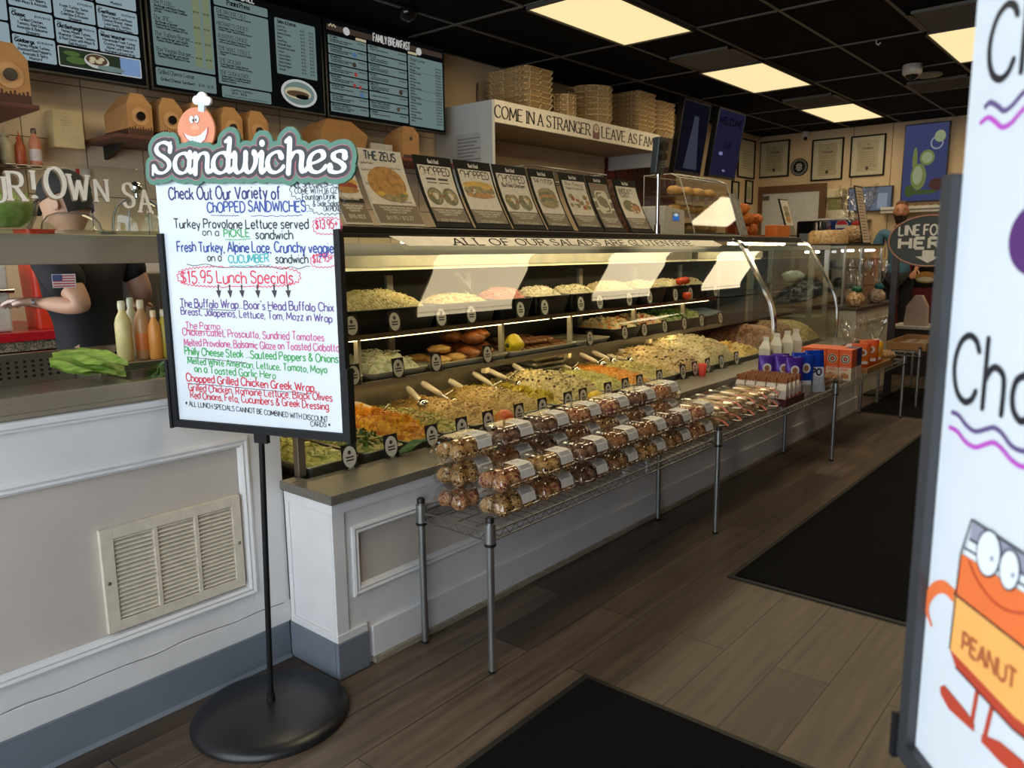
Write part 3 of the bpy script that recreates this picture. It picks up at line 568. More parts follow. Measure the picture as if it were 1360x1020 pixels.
for q, hw in HS: capsule(b, q[::2]+[q[-1]], hw[::2]+[hw[-1]], .0245, -.004, .004, 0, True)
hp = b.build('header_panel', HW, t)
b = MB()
for q, hw in HS: capsule(b, q, hw, .0114, 0, .0047, 1, False)
for q, hw in HS: capsule(b, q, hw, .0098, 0, .0054, 2, False)
for q, hw in HS: capsule(b, q, hw, 0, 0, .0062, 3, False)
b.build('lettering', HW, hp)
# round smiling cook's head clipped above the header
frc = (fr[0]+fr[3]*.0065, fr[1], fr[2], fr[3]); cx, cy = uv(frc, 261, 173.5); k = .0625/26.5
fc = MB(); C4 = [mat('cook_'+n, c, .5, var=v, scale=12) for n, c, v in (('skin', (226, 140, 100), .12), ('white', (238, 242, 244), .02), ('dark', (48, 34, 34), .1), ('lip', (196, 84, 76), .05), ('nose', (240, 160, 124), .05), ('hat', (206, 226, 236), .03))]
fc.prism(ell(cx, cy, 27*k, 25.5*k, 40), frc, -.004, .002, 0)
gr = [(-19, -1), (-14, -4), (-7, -6), (0, -6.4), (7, -5), (14, -1), (18, 3), (17, -4), (13, -11), (6, -15), (0, -15.5), (-8, -13), (-15, -8)]
poly(fc, frc, [(cx+x*k*1.06, cy+(y+.5)*k*1.06) for x, y in gr], .0024, 3); poly(fc, frc, [(cx+x*k*.92, cy+y*k*.92-.6*k) for x, y in gr], .003, 1)
for x in (-11, -5.5, 0, 5.5, 11): ribbon(fc, frc, [(cx+x*k, cy-4.5*k), (cx+x*k*.95, cy-13*k+abs(x)*.25*k)], .00035, .0034, 2)
for x in (-5, 2.5): poly(fc, frc, ell(cx+x*k, cy+12.5*k, 3.7*k, 4.6*k, 18), .0024, 2); poly(fc, frc, ell(cx+x*k, cy+12.5*k, 3.2*k, 4.2*k, 18), .003, 1); poly(fc, frc, ell(cx+(x*.55)*k, cy+11.6*k, 1.2*k, 1.6*k, 10), .0035, 2)
for x, y, r in ((-4, 3.2, 2.6), (4, 3.2, 2.6), (0, 4, 4.2)): poly(fc, frc, ell(cx+x*k, cy+y*k, r*k, r*.85*k, 16), .0031, 4)
hx, hy = cx+11*k, cy+27*k
fc.prism([(hx-5*k, hy-6*k), (hx+3*k, hy-8*k), (hx+5*k, hy+3*k), (hx-4*k, hy+4*k)], frc, -.003, .004, 5)
for x, y, r in ((-6, 6, 5.5), (1, 9, 6), (8, 4, 5.5)): fc.prism(ell(hx+x*k, hy+y*k, r*k*1.1, r*k*.9, 18), frc, -.003, .0045+abs(x)*1e-5, 1)
fc.build('cook_head_cutout', C4, hp)
# ---- foreground stand: out-of-focus board close to the camera
TH2 = -.90; u2 = (math.cos(TH2), math.sin(TH2)); L2 = (-.163, .83); W2 = .618
O3 = (L2[0]+u2[0]*W2/2, L2[1]+u2[1]*W2/2); n2 = (u2[1], -u2[0])
t, fr, bd = sign_stand('chalk_sign', 'large white drawing board close to the camera with an orange peanut jar cartoon', (O3[0]-n2[0]*.03, O3[1]-n2[1]*.03), O3, TH2, W2, .875, 1.468, 1.80, M_chan, bh=.045)
b = MB(); I2 = [mat('ink2_'+n, c, .5, var=.02) for n, c in (('black', (30, 32, 40)), ('violet', (96, 80, 130)), ('magenta', (186, 78, 190)), ('orange', (232, 116, 58)), ('amber', (246, 178, 96)), ('rust', (186, 68, 46)), ('plum', (84, 44, 110)), ('white', (228, 236, 244)), ('grey', (150, 152, 168)), ('brown', (176, 96, 56)))]
def at2(*p): return [uv(fr, *q) for q in p]
x, y = uv(fr, 1312, 112); text(b, fr, 'Ch', x, y, .058, .0012, 0, .052, k=6, gap=2, caps=True)
x, y = uv(fr, 1266, 528); text(b, fr, 'Cho', x, y, .06, .0012, 0, .052, k=6, gap=2, caps=True)
for c, pts in ((1, [(1309, 143), (1317, 136), (1327, 141), (1335, 147), (1345, 141), (1360, 124), (1375, 112)]), (2, [(1303, 164), (1314, 156), (1324, 162), (1333, 169), (1345, 163), (1360, 146), (1375, 134)]),
               (1, [(1265, 547), (1275, 552), (1285, 565), (1297, 573), (1311, 570), (1322, 568), (1332, 575), (1345, 592), (1360, 599), (1380, 597)]), (2, [(1262, 567), (1273, 573), (1284, 587), (1297, 594), (1311, 590), (1322, 588), (1333, 597), (1345, 611), (1360, 620), (1380, 617)])):
    ribbon(b, fr, crom(at2(*pts), 6), .0021, .0012, c)
poly(b, fr, ell(*uv(fr, 1376, 318), .033, .028, 30), .0012, 6)
jar = at2((1277, 738), (1294, 690), (1308, 696), (1400, 752), (1400, 988), (1350, 958), (1270, 880), (1264, 862))
poly(b, fr, at2((1294, 690), (1420, 772), (1420, 800), (1290, 716)), .0012, 8); poly(b, fr, at2((1291, 716), (1420, 800), (1420, 822), (1283, 736)), .00125, 7)
poly(b, fr, at2((1279, 735), (1420, 824), (1420, 905), (1270, 788)), .0014, 3); poly(b, fr, at2((1270, 788), (1420, 905), (1420, 1005), (1350, 952), (1264, 862)), .0016, 4)
poly(b, fr, at2((1264, 862), (1350, 952), (1420, 1005), (1420, 1025), (1348, 968), (1272, 886)), .0018, 5)
for pts in ([(1264, 862), (1279, 735), (1294, 690), (1420, 772)], [(1291, 716), (1420, 800)], [(1270, 788), (1420, 905)], [(1272, 886), (1348, 968), (1420, 1025)], [(1284, 727), (1420, 814)]): ribbon(b, fr, at2(*pts), .0009, .0022, 0)
for cx_, cy_, rx, ry in ((1317, 735, 16, 31), (1345, 757, 13.5, 27)):
    e = at2(*[(cx_+rx*math.cos(2*PI*i/24), cy_+ry*math.sin(2*PI*i/24)) for i in range(25)]); poly(b, fr, e[:-1], .0024+cx_*1e-7, 7); ribbon(b, fr, e, .0008, .0026, 0)
    poly(b, fr, at2(*[(cx_+5+2.5*math.cos(2*PI*i/10), cy_+7+4*math.sin(2*PI*i/10)) for i in range(10)]), .0028, 8)
ribbon(b, fr, crom(at2((1290, 745), (1302, 772), (1322, 798), (1345, 812), (1375, 815)), 6), .0009, .0023, 5)
x, y = uv(fr, 1281, 862); x1, y1 = uv(fr, 1352, 917); text(b, fr, 'PEANUT', x, y, .0165, .0023, 9, .1, fit=x1-x+.002, rise=(y1-y)/(x1-x), k=4)
ribbon(b, fr, crom(at2((1270, 793), (1256, 780), (1243, 782), (1234, 796), (1233, 812), (1239, 832)), 6), [.0062-.0045*min(1, max(0, i-14)/15) for i in range(31)], .0013, 3)
ribbon(b, fr, at2((1300, 914), (1292, 960)), .0028, .0011, 5); ribbon(b, fr, at2((1320, 934), (1308, 985)), .0028, .0011, 5)
poly(b, fr, at2((1250, 912), (1256, 910), (1285, 945), (1296, 962), (1295, 972), (1262, 942), (1251, 922)), .00135, 5); poly(b, fr, at2((1306, 975), (1330, 985), (1360, 1010), (1390, 1050), (1380, 1055), (1330, 1012), (1305, 985)), .00135, 5)
b.build('drawing', I2, bd)
# ================================================================ deli display case
def emat(name, c, k=1.0):
    """lit screen pixels or a lit tube of one colour"""
    if name in _M: return _M[name]
    m = mat(name, (5, 5, 6), .6, var=.3, spec=0)
    for n_ in m.node_tree.nodes:
        if n_.type == 'BSDF_PRINCIPLED': n_.inputs['Emission Color'].default_value = (*lin(c), 1); n_.inputs['Emission Strength'].default_value = k
    return m
CX, Y0, Y1, YD = -2.0, 1.45, 7.05, 5.62            # front face, near end, far end, chrome divider
M_ledge = mat('grey_speckled_laminate', (104, 100, 90), .35, scale=160, var=.22, detail=6)
M_blkp = mat('black_case_interior', (20, 21, 19), .6); M_chrome = mat('chrome', (215, 215, 212), .12, metal=1, var=.02)
M_ivory = mat('ivory_bracket', (214, 204, 170), .5); M_alu = mat('satin_aluminium', (176, 174, 164), .35, metal=.8)
M_rear = mat('rear_sliding_door', (26, 29, 27), .3, scale=2, var=.5)
t = thing('deli_case', 'long curved glass deli case with white panelled base full of salads', 'display case', (-2.5, 4.2, 0))
MB().box(-3.1, CX-.012, Y0+.012, Y1, 0, .60).build('base', M_panel, t)
b = MB().box(CX-.012, CX, Y0, Y1, .50, .612).box(CX-.012, CX, Y0, Y1, .0, .275).box(CX-.012, CX, Y0, Y0+.085, .275, .50)
for y in (3.35, 5.2): b.box(CX-.012, CX, y-.1, y+.1, .275, .50)
b.box(CX-.012, CX, Y1-.1, Y1, .275, .50)
b.box(FX+.0145, CX-.0125, Y0, Y0+.012, 0, .612)
b.build('front_board', M_white, t)
b = MB().box(CX, CX+.012, Y0-.006, Y1, .572, .612).box(FX+.009, CX, Y0-.006, Y0-.0002, .572, .612).box(CX, CX+.008, Y0-.004, Y0+.045, .13, .571).box(CX-.03, CX, Y0-.005, Y0-.0002, .13, .571).box(FX+.009, FX+.03, Y0-.005, Y0-.0002, .13, .571)
b.box(CX, CX+.014, Y0+.14, Y1, .022, .135).box(FX+.009, CX, Y0-.007, Y0-.0002, .128, .155).box(CX, CX+.012, Y0-.007, Y0+.12, .128, .155)
b.build('trim_board', M_white, t, bevel=.0015)
fr = frame((CX, 0, 0), (0, 1, 0), (0, 0, 1)); b = MB()
for y0, y1 in ((Y0+.085, 3.25), (3.45, 5.1), (5.3, Y1-.1)): moulding(b, [(y0, .275), (y1, .275), (y1, .50), (y0, .50)], fr, PM)
b.build('panel_moulding', M_white, t)
MB().box(CX, CX+.016, Y0-.01, Y0+.12, .0005, .127).box(FX+.009, CX, Y0-.012, Y0-.0002, .0005, .127).build('cove_base', M_grey, t, bevel=.002)
MB().box(CX, CX+.024, Y0+.14, Y1, .0005, .021).build('quarter_round', mat('bare_wood_strip', (150, 140, 124), .7, stretch=(4, 4, 60), scale=4, var=.25), t)
MB().box(-2.20, CX+.03, Y0-.02, Y1, .6125, .645).box(FX+.008, -2.2002, Y0-.02, Y0+.05, .6125, .645).build('ledge', M_ledge, t, bevel=.003)
MB().box(-2.262, -2.232, Y0+.045, Y0+.075, .6455, .95).build('end_post', M_steel, t, bevel=.002)
MB().box(-3.04, -2.21, Y0+.06, Y1-.02, .601, .618).build('well_floor', M_blkp, t)
MB().box(-3.06, -3.04, Y0+.02, Y1-.02, .601, 1.46).build('rear_door', M_rear, t)
for y in (2.05, 2.62, 3.2, 4.3, 5.0, 5.7, 6.4): MB().box(-3.0395, -3.02, y-.02, y+.02, .842, 1.3).build('door_stile', M_alu, t)
MB().box(-3.03, -2.92, Y0+.1, Y1-.03, .62, .84).build('well_back', M_alu, t)
# curved glass
GP = [(-2.205, .6465), (-2.202, .75), (-2.203, .84), (-2.211, .92), (-2.236, 1.02), (-2.281, 1.11), (-2.315, 1.17), (-2.36, 1.25), (-2.414, 1.345), (-2.466, 1.435), (-2.508, 1.472), (-2.56, 1.49)]
GPs = crom(GP, 4)
M_glass = clear_mat('curved_case_glass', 1.0, (.95, .965, .92), .006, lo=.03, ior=1.5)
def glass_sheet(y0, y1, name):
    n = len(GPs); vs = [(x, y0, z) for x, z in GPs]+[(x, y1, z) for x, z in GPs]
    return MB().add(vs, [(i, n+i, n+i+1, i+1) for i in range(n-1)], 0, True).build(name, M_glass, t)
glass_sheet(Y0+.07, YD-.02, 'curved_glass'); glass_sheet(YD+.02, Y1-.012, 'curved_glass')
def rib(y, w, name, m, off=.006):
    b = MB(); pts = []
    for i, (x, z) in enumerate(GPs):
        a, e = GPs[max(i-1, 0)], GPs[min(i+1, len(GPs)-1)]; tx, tz = e[0]-a[0], e[1]-a[1]; q = math.hypot(tx, tz); pts.append((x+tz/q*off, z-tx/q*off, x-tz/q*.012, z+tx/q*.012))
    b.loft([[(p[0], y-w, p[1]), (p[0], y+w, p[1]), (p[2], y+w, p[3]), (p[2], y-w, p[3])] for p in pts]); return b.build(name, m, t, bevel=.003)
rib(YD, .028, 'glass_divider', M_chrome, .012); rib(Y1, .012, 'end_rail', M_chrome, .01)
pb = [(x-.004, z) for x, z in GPs]+[(-3.04, 1.49), (-3.04, .62)]
MB().prism([(y, z) for y, z in pb], (Vector((0, Y1-.02, 0)), Vector((1, 0, 0)), Vector((0, 0, 1)), Vector((0, -1, 0))), -.004, .004).build('end_glass', clear_mat('end_glass', 1.2, (.85, .88, .85), .02, lo=.05), t)
MB().box(-3.06, -2.55, Y0+.02, Y1, 1.492, 1.52).build('top', mat('dark_case_top', (52, 50, 46), .3, metal=.3), t, bevel=.004)
MB().box(-2.585, -2.54, Y0+.03, Y1-.005, 1.474, 1.4915).build('top_rail', M_blkp, t, bevel=.003)
M_tubel = mat('fluorescent_tube', (255, 226, 150), .4, emit=1, var=.12, scale=14)
for n_ in M_tubel.node_tree.nodes:
    if n_.type == 'BSDF_PRINCIPLED':
        for l_ in list(n_.inputs['Emission Color'].links): M_tubel.node_tree.links.remove(l_)
        n_.inputs['Emission Color'].default_value = (1.0, .83, .50, 1); n_.inputs['Emission Strength'].default_value = 44
M_tubel2 = emat('shelf_tube', (255, 222, 160), 8); M_tubel3 = emat('deck_tube', (255, 222, 160), 17)
M_lens = mat('warm_light_lens', (236, 220, 168), .4, emit=.5, var=.08, scale=14)
M_hood = mat('cream_light_hood', (186, 180, 156), .5, scale=8, var=.12)
MB().box(-2.96, -2.86, Y0+.12, YD-.05, 1.345, 1.40).box(-2.96, -2.86, YD+.05, Y1-.1, 1.345, 1.40).build('light_housing', M_hood, t, bevel=.003)
MB().box(-2.955, -2.875, Y0+.13, YD-.06, 1.330, 1.3445).box(-2.955, -2.875, YD+.06, Y1-.11, 1.330, 1.3445).build('light_lens', M_lens, t)
for y0, y1 in ((2.36, 3.2), (3.24, 4.14), (4.18, 5.10), (5.72, 6.85)):
    MB().tube([(-2.63, y0, 1.462), (-2.63, y1, 1.462)], .010, 10).build('light_tube', M_tubel, t)
for y0, y1 in ((1.65, 3.5), (3.54, 5.5)):
    MB().tube([(-2.625, y0, .842), (-2.625, y1, .842)], .006, 8).build('light_tube', M_tubel3, t); MB().tube([(-2.68, y0, 1.037), (-2.68, y1, 1.037)], .005, 8).build('light_tube', M_tubel2, t)
# shelves inside
MB().box(-3.02, -2.66, Y0+.12, YD-.06, 1.045, 1.055).build('upper_shelf', mat('shelf_glass_dark', (26, 28, 26), .12), t)
MB().box(-2.66, -2.645, Y0+.12, YD-.06, 1.04, 1.062).build('shelf_edge', M_chrome, t)
MB().box(-3.02, -2.60, Y0+.12, YD-.06, .850, .858).build('lower_shelf', mat('shelf_glass_dark', (26, 28, 26), .12), t)
MB().box(-2.60, -2.59, Y0+.12, YD-.06, .835, .862).build('shelf_edge', M_alu, t)
MB().box(-3.02, -2.62, YD+.06, Y1-.1, 1.045, 1.055).build('upper_shelf', mat('shelf_glass_dark', (26, 28, 26), .12), t)
MB().box(-3.02, -2.56, YD+.06, Y1-.1, .840, .850).build('lower_shelf', mat('shelf_glass_dark', (26, 28, 26), .12), t)
for y in (2.13, 3.09, 3.71, 4.43, 5.11): MB().box(-2.70, -2.672, y-.009, y+.009, .8585, 1.0445).build('bracket_post', M_ivory, t)
for y in (2.05, 2.96, 3.69, 4.63): MB().box(-2.70, -2.67, y-.016, y+.016, .79, .8495).build('bracket_post', M_ivory, t)
# lettered strip on the glass
b = MB(); z_of = lambda x: 1.44
gx = lambda z: next((GPs[i][0]+(GPs[i+1][0]-GPs[i][0])*(z-GPs[i][1])/(GPs[i+1][1]-GPs[i][1]) for i in range(len(GPs)-1) if GPs[i][1] <= z <= GPs[i+1][1]), -2.5)
fg = frame((-2.4605+.009, 0, 1.430+.008), (0, 1, 0), (-.042, 0, .037))
ys, ye = 2.22, 5.18; hs = .062
b.prism([(ys-.05, hs), (ys+.02, 0), (ye, 0), (ye+.07, .012), (ye-.01, hs)], fg, .0005, .0015, 0)
text(b, fg, 'ALL OF OUR SALADS ARE GLUTEN FREE', 2.52, .006, .046, .0021, 1, .12, .05, serif=True, fit=2.30, gap=2.2)
b.build('lettered_strip', [mat('cream_vinyl_strip', (248, 240, 222), .5), M_dark], t)
# ---- salad pans and mounds
def fbm(x, y, s, o=3):
    return sum(noise.noise(Vector((x*2**k+s, y*2**k-s*1.7, s*.37)))/2**k for k in range(o))
def mound(name, label, cx, cy, rx, ry, z0, h, m, seed, lump=.012, n=34, peak=(0, 0), group=None, bits=None):
    """heap of loose food: a lumpy dome over a rectangular dish (nobody could count it: stuff)"""
    b = MB(); vs = []; ny = max(8, int(n*ry/rx)) if ry < rx else n; nx = n
    for i in range(nx+1):
        for j in range(ny+1):
            u, v = -1+2*i/nx, -1+2*j/ny
            e = max(0, 1-abs(u-peak[0]*(1-abs(u)))**2.6)*max(0, 1-abs(v-peak[1]*(1-abs(v)))**2.6)
            x, y = cx+u*rx, cy+v*ry
            z = z0+h*e**.62+(lump*(fbm(x*28, y*28, seed)+.6*abs(fbm(x*60, y*60, seed+9, 2))) if e > 0 else 0)*min(1, e*6)
            vs.append((x+lump*.4*fbm(y*40, z*40, seed+3, 2)*(e > 0), y, max(z0, z)))
    b.add(vs, [(i*(ny+1)+j, (i+1)*(ny+1)+j, (i+1)*(ny+1)+j+1, i*(ny+1)+j+1) for i in range(nx) for j in range(ny)], 0, True)
    mats = [m]; r2 = random.Random(seed)
    if bits:
        for cnt, rad, bm, kind in bits:
            mats.append(bm); mi = len(mats)-1
            for _ in range(cnt):
                i, j = r2.randrange(2, nx-1), r2.randrange(2, ny-1); p = Vector(vs[i*(ny+1)+j])
                if p.z < z0+.01: continue
                p += Vector((r2.uniform(-1, 1)*rx/nx, r2.uniform(-1, 1)*ry/ny, rad*.3)); q = Euler((r2.uniform(0, 6), r2.uniform(0, 6), r2.uniform(0, 6))).to_matrix()
                if kind == 'tube':
                    d = q @ Vector((rad*1.8, 0, 0)); d.z *= .5; b.tube([p-d, p+d*.2+Vector((0, 0, rad*.25)), p+d], rad*.5, 5, mi)
                elif kind == 'strip':
                    d = q @ Vector((rad*2.4, 0, 0)); d.z *= .35; b.tube([p-d, p+Vector((0, 0, rad*.5)), p+d], rad*.22, 4, mi)
                elif kind == 'leaf':
                    a, c = q @ Vector((rad*2, 0, 0)), q @ Vector((0, rad, 0)); b.add([p-a, p+c+Vector((0, 0, rad*.6)), p+a, p-c+Vector((0, 0, rad*.3))], [(0, 1, 2, 3)], mi)
                else: b.ball(p, (rad, rad*r2.uniform(.7, 1), rad*.75), 6, 4, mi, .35, r2)
    o = b.build(name, mats); return tag(o, label, 'salad', group, 'stuff')
def sp(name, *cols, scale=90, bump=.5, rough=.55): return speckle_mat(name, cols, scale, rough, bump)
F = lambda n, c, r=.5: mat('food_'+n, c, r, var=.12, scale=60)
M_pan = mat('black_pan_enamel', (18, 18, 17), .35); M_pans = mat('steel_pan', (150, 148, 138), .3, metal=.85)
def pan(x0, x1, y0, y1, z0, z1, label, m=M_pan, name='serving_pan'):
    b = MB(); o = rrect(x0, x1, y0, y1, .02); i = rrect(x0+.008, x1-.008, y0+.008, y1-.008, .015); lo = rrect(x0+.025, x1-.025, y0+.025, y1-.025, .015)
    b.loft([[(x, y, z0) for x, y in lo], [(x, y, z1-.006) for x, y in o], [(x, y, z1) for x, y in o], [(x, y, z1) for x, y in i], [(x, y, z0+.006) for x, y in lo]], 0, True)
    return tag(b.build(name, m), label, 'pan')
DECK = [ # y0, y1, height, colour material, label, bits, extra
 (1.53, 1.76, 0.03, sp('celery_salad', (186, 190, 96), (210, 206, 122), (150, 164, 70), scale=50), 'pale green celery and onion salad at the near end of the case', [(90, .011, F('celery', (204, 206, 128)), 'tube')]),
 (1.78, 1.98, 0.055, sp('pasta_green', (120, 138, 60), (190, 178, 110), (92, 112, 46), scale=70), 'green herb salad beside the whiteboard stand', [(150, .009, F('herb', (88, 112, 42)), 'leaf'), (120, .008, F('ditali', (204, 190, 120)), 'tube')]),
 (2, 2.18, 0.09, sp('pepper_orange', (226, 160, 30), (240, 180, 40), (206, 120, 20), scale=60), 'bright orange and yellow pepper salad', [(170, .010, F('orange_pepper', (236, 150, 24)), 'strip'), (110, .010, F('yellow_pepper', (244, 190, 44)), 'leaf')]),
 (2.2, 2.36, 0.06, sp('chick_pea', (178, 170, 92), (140, 146, 66), (204, 186, 120), scale=70), 'green bean and chickpea salad with orange edging', [(150, .008, F('chickpea', (206, 188, 120)), 'ball'), (90, .009, F('bean', (126, 140, 52)), 'strip')]),
 (2.38, 2.64, 0.075, sp('tuna', (196, 162, 96), (176, 140, 80), (210, 178, 112), scale=110), 'brown tuna salad heap in front of two scoops', [(260, .007, F('tuna', (198, 164, 100)), 'ball')]),
 (2.66, 2.95, 0.09, sp('tuna_fine', (190, 158, 90), (170, 140, 76), (206, 176, 108), scale=130), 'finely flaked tan tuna salad beside the mango', [(240, .006, F('tuna_fine', (196, 166, 98)), 'ball')]),
 (2.97, 3.07, 0.06, sp('egg_yellow', (214, 190, 70), (232, 208, 100), (190, 164, 60), scale=80), 'yellow egg salad with lemon yellow lettuce edge', [(150, .012, F('lettuce_yellow', (226, 206, 80)), 'leaf')]),
 (3.09, 3.42, 0.12, sp('chicken_raisin', (208, 190, 130), (190, 168, 104), (222, 206, 150), scale=90), 'chicken salad dotted with dark raisins', [(220, .009, F('chicken', (214, 196, 140)), 'ball'), (70, .008, F('raisin', (62, 40, 30)), 'ball')]),
 (3.44, 3.68, 0.085, sp('pale_slaw', (196, 190, 106), (212, 204, 130), (176, 170, 84), scale=90), 'pale yellow green shredded slaw heap', [(260, .008, F('slaw', (206, 200, 120)), 'strip')]),
 (3.7, 3.92, 0.075, sp('carrot', (224, 150, 40), (208, 128, 26), (236, 172, 60), scale=110), 'orange shredded carrot salad', [(240, .007, F('carrot', (230, 150, 36)), 'strip')]),
 (3.94, 4.22, 0.075, sp('olive_pasta', (186, 172, 100), (166, 152, 80), (204, 190, 118), scale=100), 'olive tan pasta salad next to the carrots', [(220, .008, F('pasta', (200, 186, 116)), 'tube')]),
 (4.24, 4.62, 0.13, sp('krab', (206, 180, 128), (190, 160, 106), (224, 200, 150), scale=80), 'tan seafood salad in a tall heap', [(220, .010, F('krab', (216, 190, 136)), 'ball'), (40, .008, F('olive', (80, 66, 40)), 'ball')]),
 (4.64, 5.12, 0.17, sp('macaroni', (220, 206, 158), (204, 186, 134), (232, 220, 178), scale=90), 'creamy macaroni salad, tallest heap of the deck', [(260, .010, F('macaroni', (226, 212, 164)), 'tube')]),
 (5.14, 5.56, 0.085, sp('potato_yellow', (220, 186, 96), (232, 200, 116), (198, 164, 76), scale=60), 'yellow potato salad beside the chrome divider', [(90, .014, F('potato', (226, 194, 106)), 'ball')])]
for i, (y0, y1, h, m, lab, bits) in enumerate(DECK):
    pan(-2.88, -2.225, y0, y1-.004, .6185, .672, 'steel rimmed pan holding the '+lab.split(' at ')[0].split(' beside')[0].split(' in front')[0].split(' next')[0].split(', ')[0], M_pans)
    mound('salad_heap', lab, -2.5525, (y0+y1)/2-.002, .313, (y1-y0)/2-.016, .667, max(.02, h-.018), m, 11+i*3, .012, 30, (.1, 0), None, bits)
# second section: dim heaps behind the far glass
for i, (y0, y1, h, c, lab) in enumerate(((5.75, 6.05, .16, ((150, 110, 80), (176, 130, 96), (120, 84, 60)), 'pinkish brown salad first behind the chrome divider'), (6.07, 6.38, .17, ((120, 92, 66), (150, 116, 84), (98, 74, 52)), 'brown grain salad in the far case section'), (6.4, 6.75, .15, ((150, 140, 90), (170, 158, 110), (126, 116, 70)), 'olive coloured salad at the far case end'))):
    pan(-2.88, -2.225, y0, y1, .6185, .672, 'steel pan holding the '+lab.split(' in ')[0].split(' at ')[0].split(' first')[0], M_pans)
    mound('salad_heap', lab, -2.5525, (y0+y1)/2, .312, (y1-y0)/2-.014, .667, h, sp('far_salad%d' % i, *c, scale=60), 70+i, .012, 24, (.2, 0))
# scoops lying in the salads
M_hdl = mat('white_handle', (226, 218, 196), .4)
def scoop(px, py, ex, ey, label, X=-2.74):
    """ivory handled scoop: handle tip at photo (px,py), bowl towards (ex,ey)"""
    a = P(px, py, x=X); c = P(ex, ey, x=X+.13); d = (c-a); L = d.length; d.normalize()
    t = thing('serving_scoop', label, 'scoop', tuple(a))
    MB().tube([a, a+d*.02, a+d*.10, a+d*.115], [.011, .0155, .0125, .009], 10).build('handle', M_hdl, t)
    MB().tube([a+d*.112, a+d*(L-.02)], .005, 7).build('shaft', M_chrome, t)
    MB().ball(a+d*(L), (.03, .03, .022), 12, 8).build('bowl', M_chrome, t)
    s = d.cross(Vector((1, 0, 0))).normalized(); s = s if s.z > 0 else -s
    MB().tube([a+d*.125, a+d*.14+s*.03, a+d*.15+s*.05], [.004, .004, .006], 6).build('thumb_lever', M_chrome, t)
for i, (a, lab) in enumerate((((470, 536, 524, 554), 'scoop with bowl in the green herb salad'), ((541, 515, 562, 536), 'short looking scoop in the orange pepper salad'), ((560, 508, 602, 534), 'scoop stuck in the chickpea salad'), ((596, 505, 640, 530), 'scoop over the tuna heap with bowl turned up'),
        ((628, 495, 665, 519), 'scoop between the tuna heaps'), ((646, 491, 690, 510), 'second scoop at the fine tuna salad'), ((681, 484, 715, 505), 'scoop with handle over the raisin chicken salad'), ((709, 487, 742, 500), 'scoop lying flat over the raisin chicken salad'), ((733, 482, 765, 492), 'scoop with white handle behind the slaw'),
        ((770, 470, 800, 484), 'scoop standing behind the carrots'), ((787, 467, 815, 480), 'upper scoop behind the carrots'), ((806, 472, 838, 479), 'scoop lying behind the olive pasta salad'), ((822, 465, 846, 474), 'scoop above the olive pasta salad'), ((846, 460, 872, 467), 'scoop at the tall seafood heap'), ((889, 446, 902, 457), 'scoop hanging above the macaroni'), ((901, 444, 920, 454), 'last scoop by the macaroni heap'))):
    scoop(*a, 'white handled '+lab)
# tags along the ledge
M_tagk = mat('black_card', (26, 26, 26), .5); M_tago = mat('cream_oval', (206, 203, 190), .5); M_tagl = mat('tag_print', (60, 58, 54), .6); M_acr = clear_mat('clear_acrylic', 1.3, (.96, .97, .96), .03, lo=.04)
def label_card(name='label_card'):
    t = thing(name, '', 'label card', (0, 0, 0)); fr = frame((0, 0, 0), (0, 1, 0), (-.12, 0, 1))
    MB().prism([(-.034, 0), (.034, 0), (.034, .088), (-.034, .088)], fr, -.002, 0).build('card', M_tagk, t, local=True)
    b = MB(); poly(b, fr, ell(0, .042, .030, .039, 26), .0006, 0)
    poly(b, fr, ell(0, .058, .008, .008, 12), .0009, 1)
    for z, s in ((.038, 'SALAD'), (.027, 'FRESH')): rect(b, fr, -.017, .017, z, z+.006, .0009, 1)
    b.build('printed_oval', [M_tago, M_tagl], t, local=True)
    MB().prism([(-.034, .0003), (.034, .0003), (.034, .004), (-.034, .004)], fr, 0.001, .03).build('foot', M_acr, t, local=True)
    return t
proto = label_card(); first = True
def tagcard(loc, label, scale=1, group=None):
    global first
    if first: o = proto; first = False; o.location = loc; o['label'] = label; o.scale = (scale,)*3
    else: o = dup(proto, loc, None, label, scale=scale)
    if group: o['group'] = group
    return o
TY = [(466, 618), (521, 603), (575, 583), (615, 573), (650, 562), (691, 552), (722, 545), (756, 536), (776, 531), (809, 523), (832, 518), (851, 512), (877, 507), (908, 500), (924, 494), (941, 491), (959, 486), (979, 482)]
WHO = ['celery salad', 'herb salad', 'pepper salad', 'chickpea salad', 'mango', 'tuna heap', 'fine tuna heap', 'egg salad', 'lemon', 'raisin chicken', 'slaw', 'carrots', 'carrot and pasta join', 'olive pasta', 'seafood heap', 'red cup', 'macaroni', 'potato salad']
for i, (px, py) in enumerate(TY):
    p = P(px, py, x=-2.185); tagcard((-2.185, p.y, .6455), 'black label card with pale oval standing on the ledge by the '+WHO[i])
tag(MB().lathe([(.02, 0), (.027, .075), (.025, .075), (.02, .01)], (-2.15, P(933, 492, x=-2.15).y, .6455), 18).build('paper_cup', mat('red_cup', (214, 62, 50), .5)), 'small red cup standing between two label cards on the ledge', 'cup')
b = MB().ball((-2.152, 2.49, .691), (.04, .05, .045), 16, 10); tag(b.build('mango', mat('mango_skin', (214, 150, 50), .4, c2=(206, 80, 40), scale=9)), 'red and yellow mango in front of the tuna heap', 'fruit')
b = MB().ball((-2.158, 3.2, .681), (.035, .052, .035), 14, 8); tag(b.build('lemon', mat('lemon_skin', (236, 196, 40), .45, bump=.3, bscale=160)), 'yellow lemon at the front of the egg salad', 'fruit')
b = MB().add([(-2.22, 1.92, .66), (-2.23, 2.02, .72), (-2.26, 2.1, .70), (-2.23, 2.06, .65)], [(0, 1, 2, 3)]); 
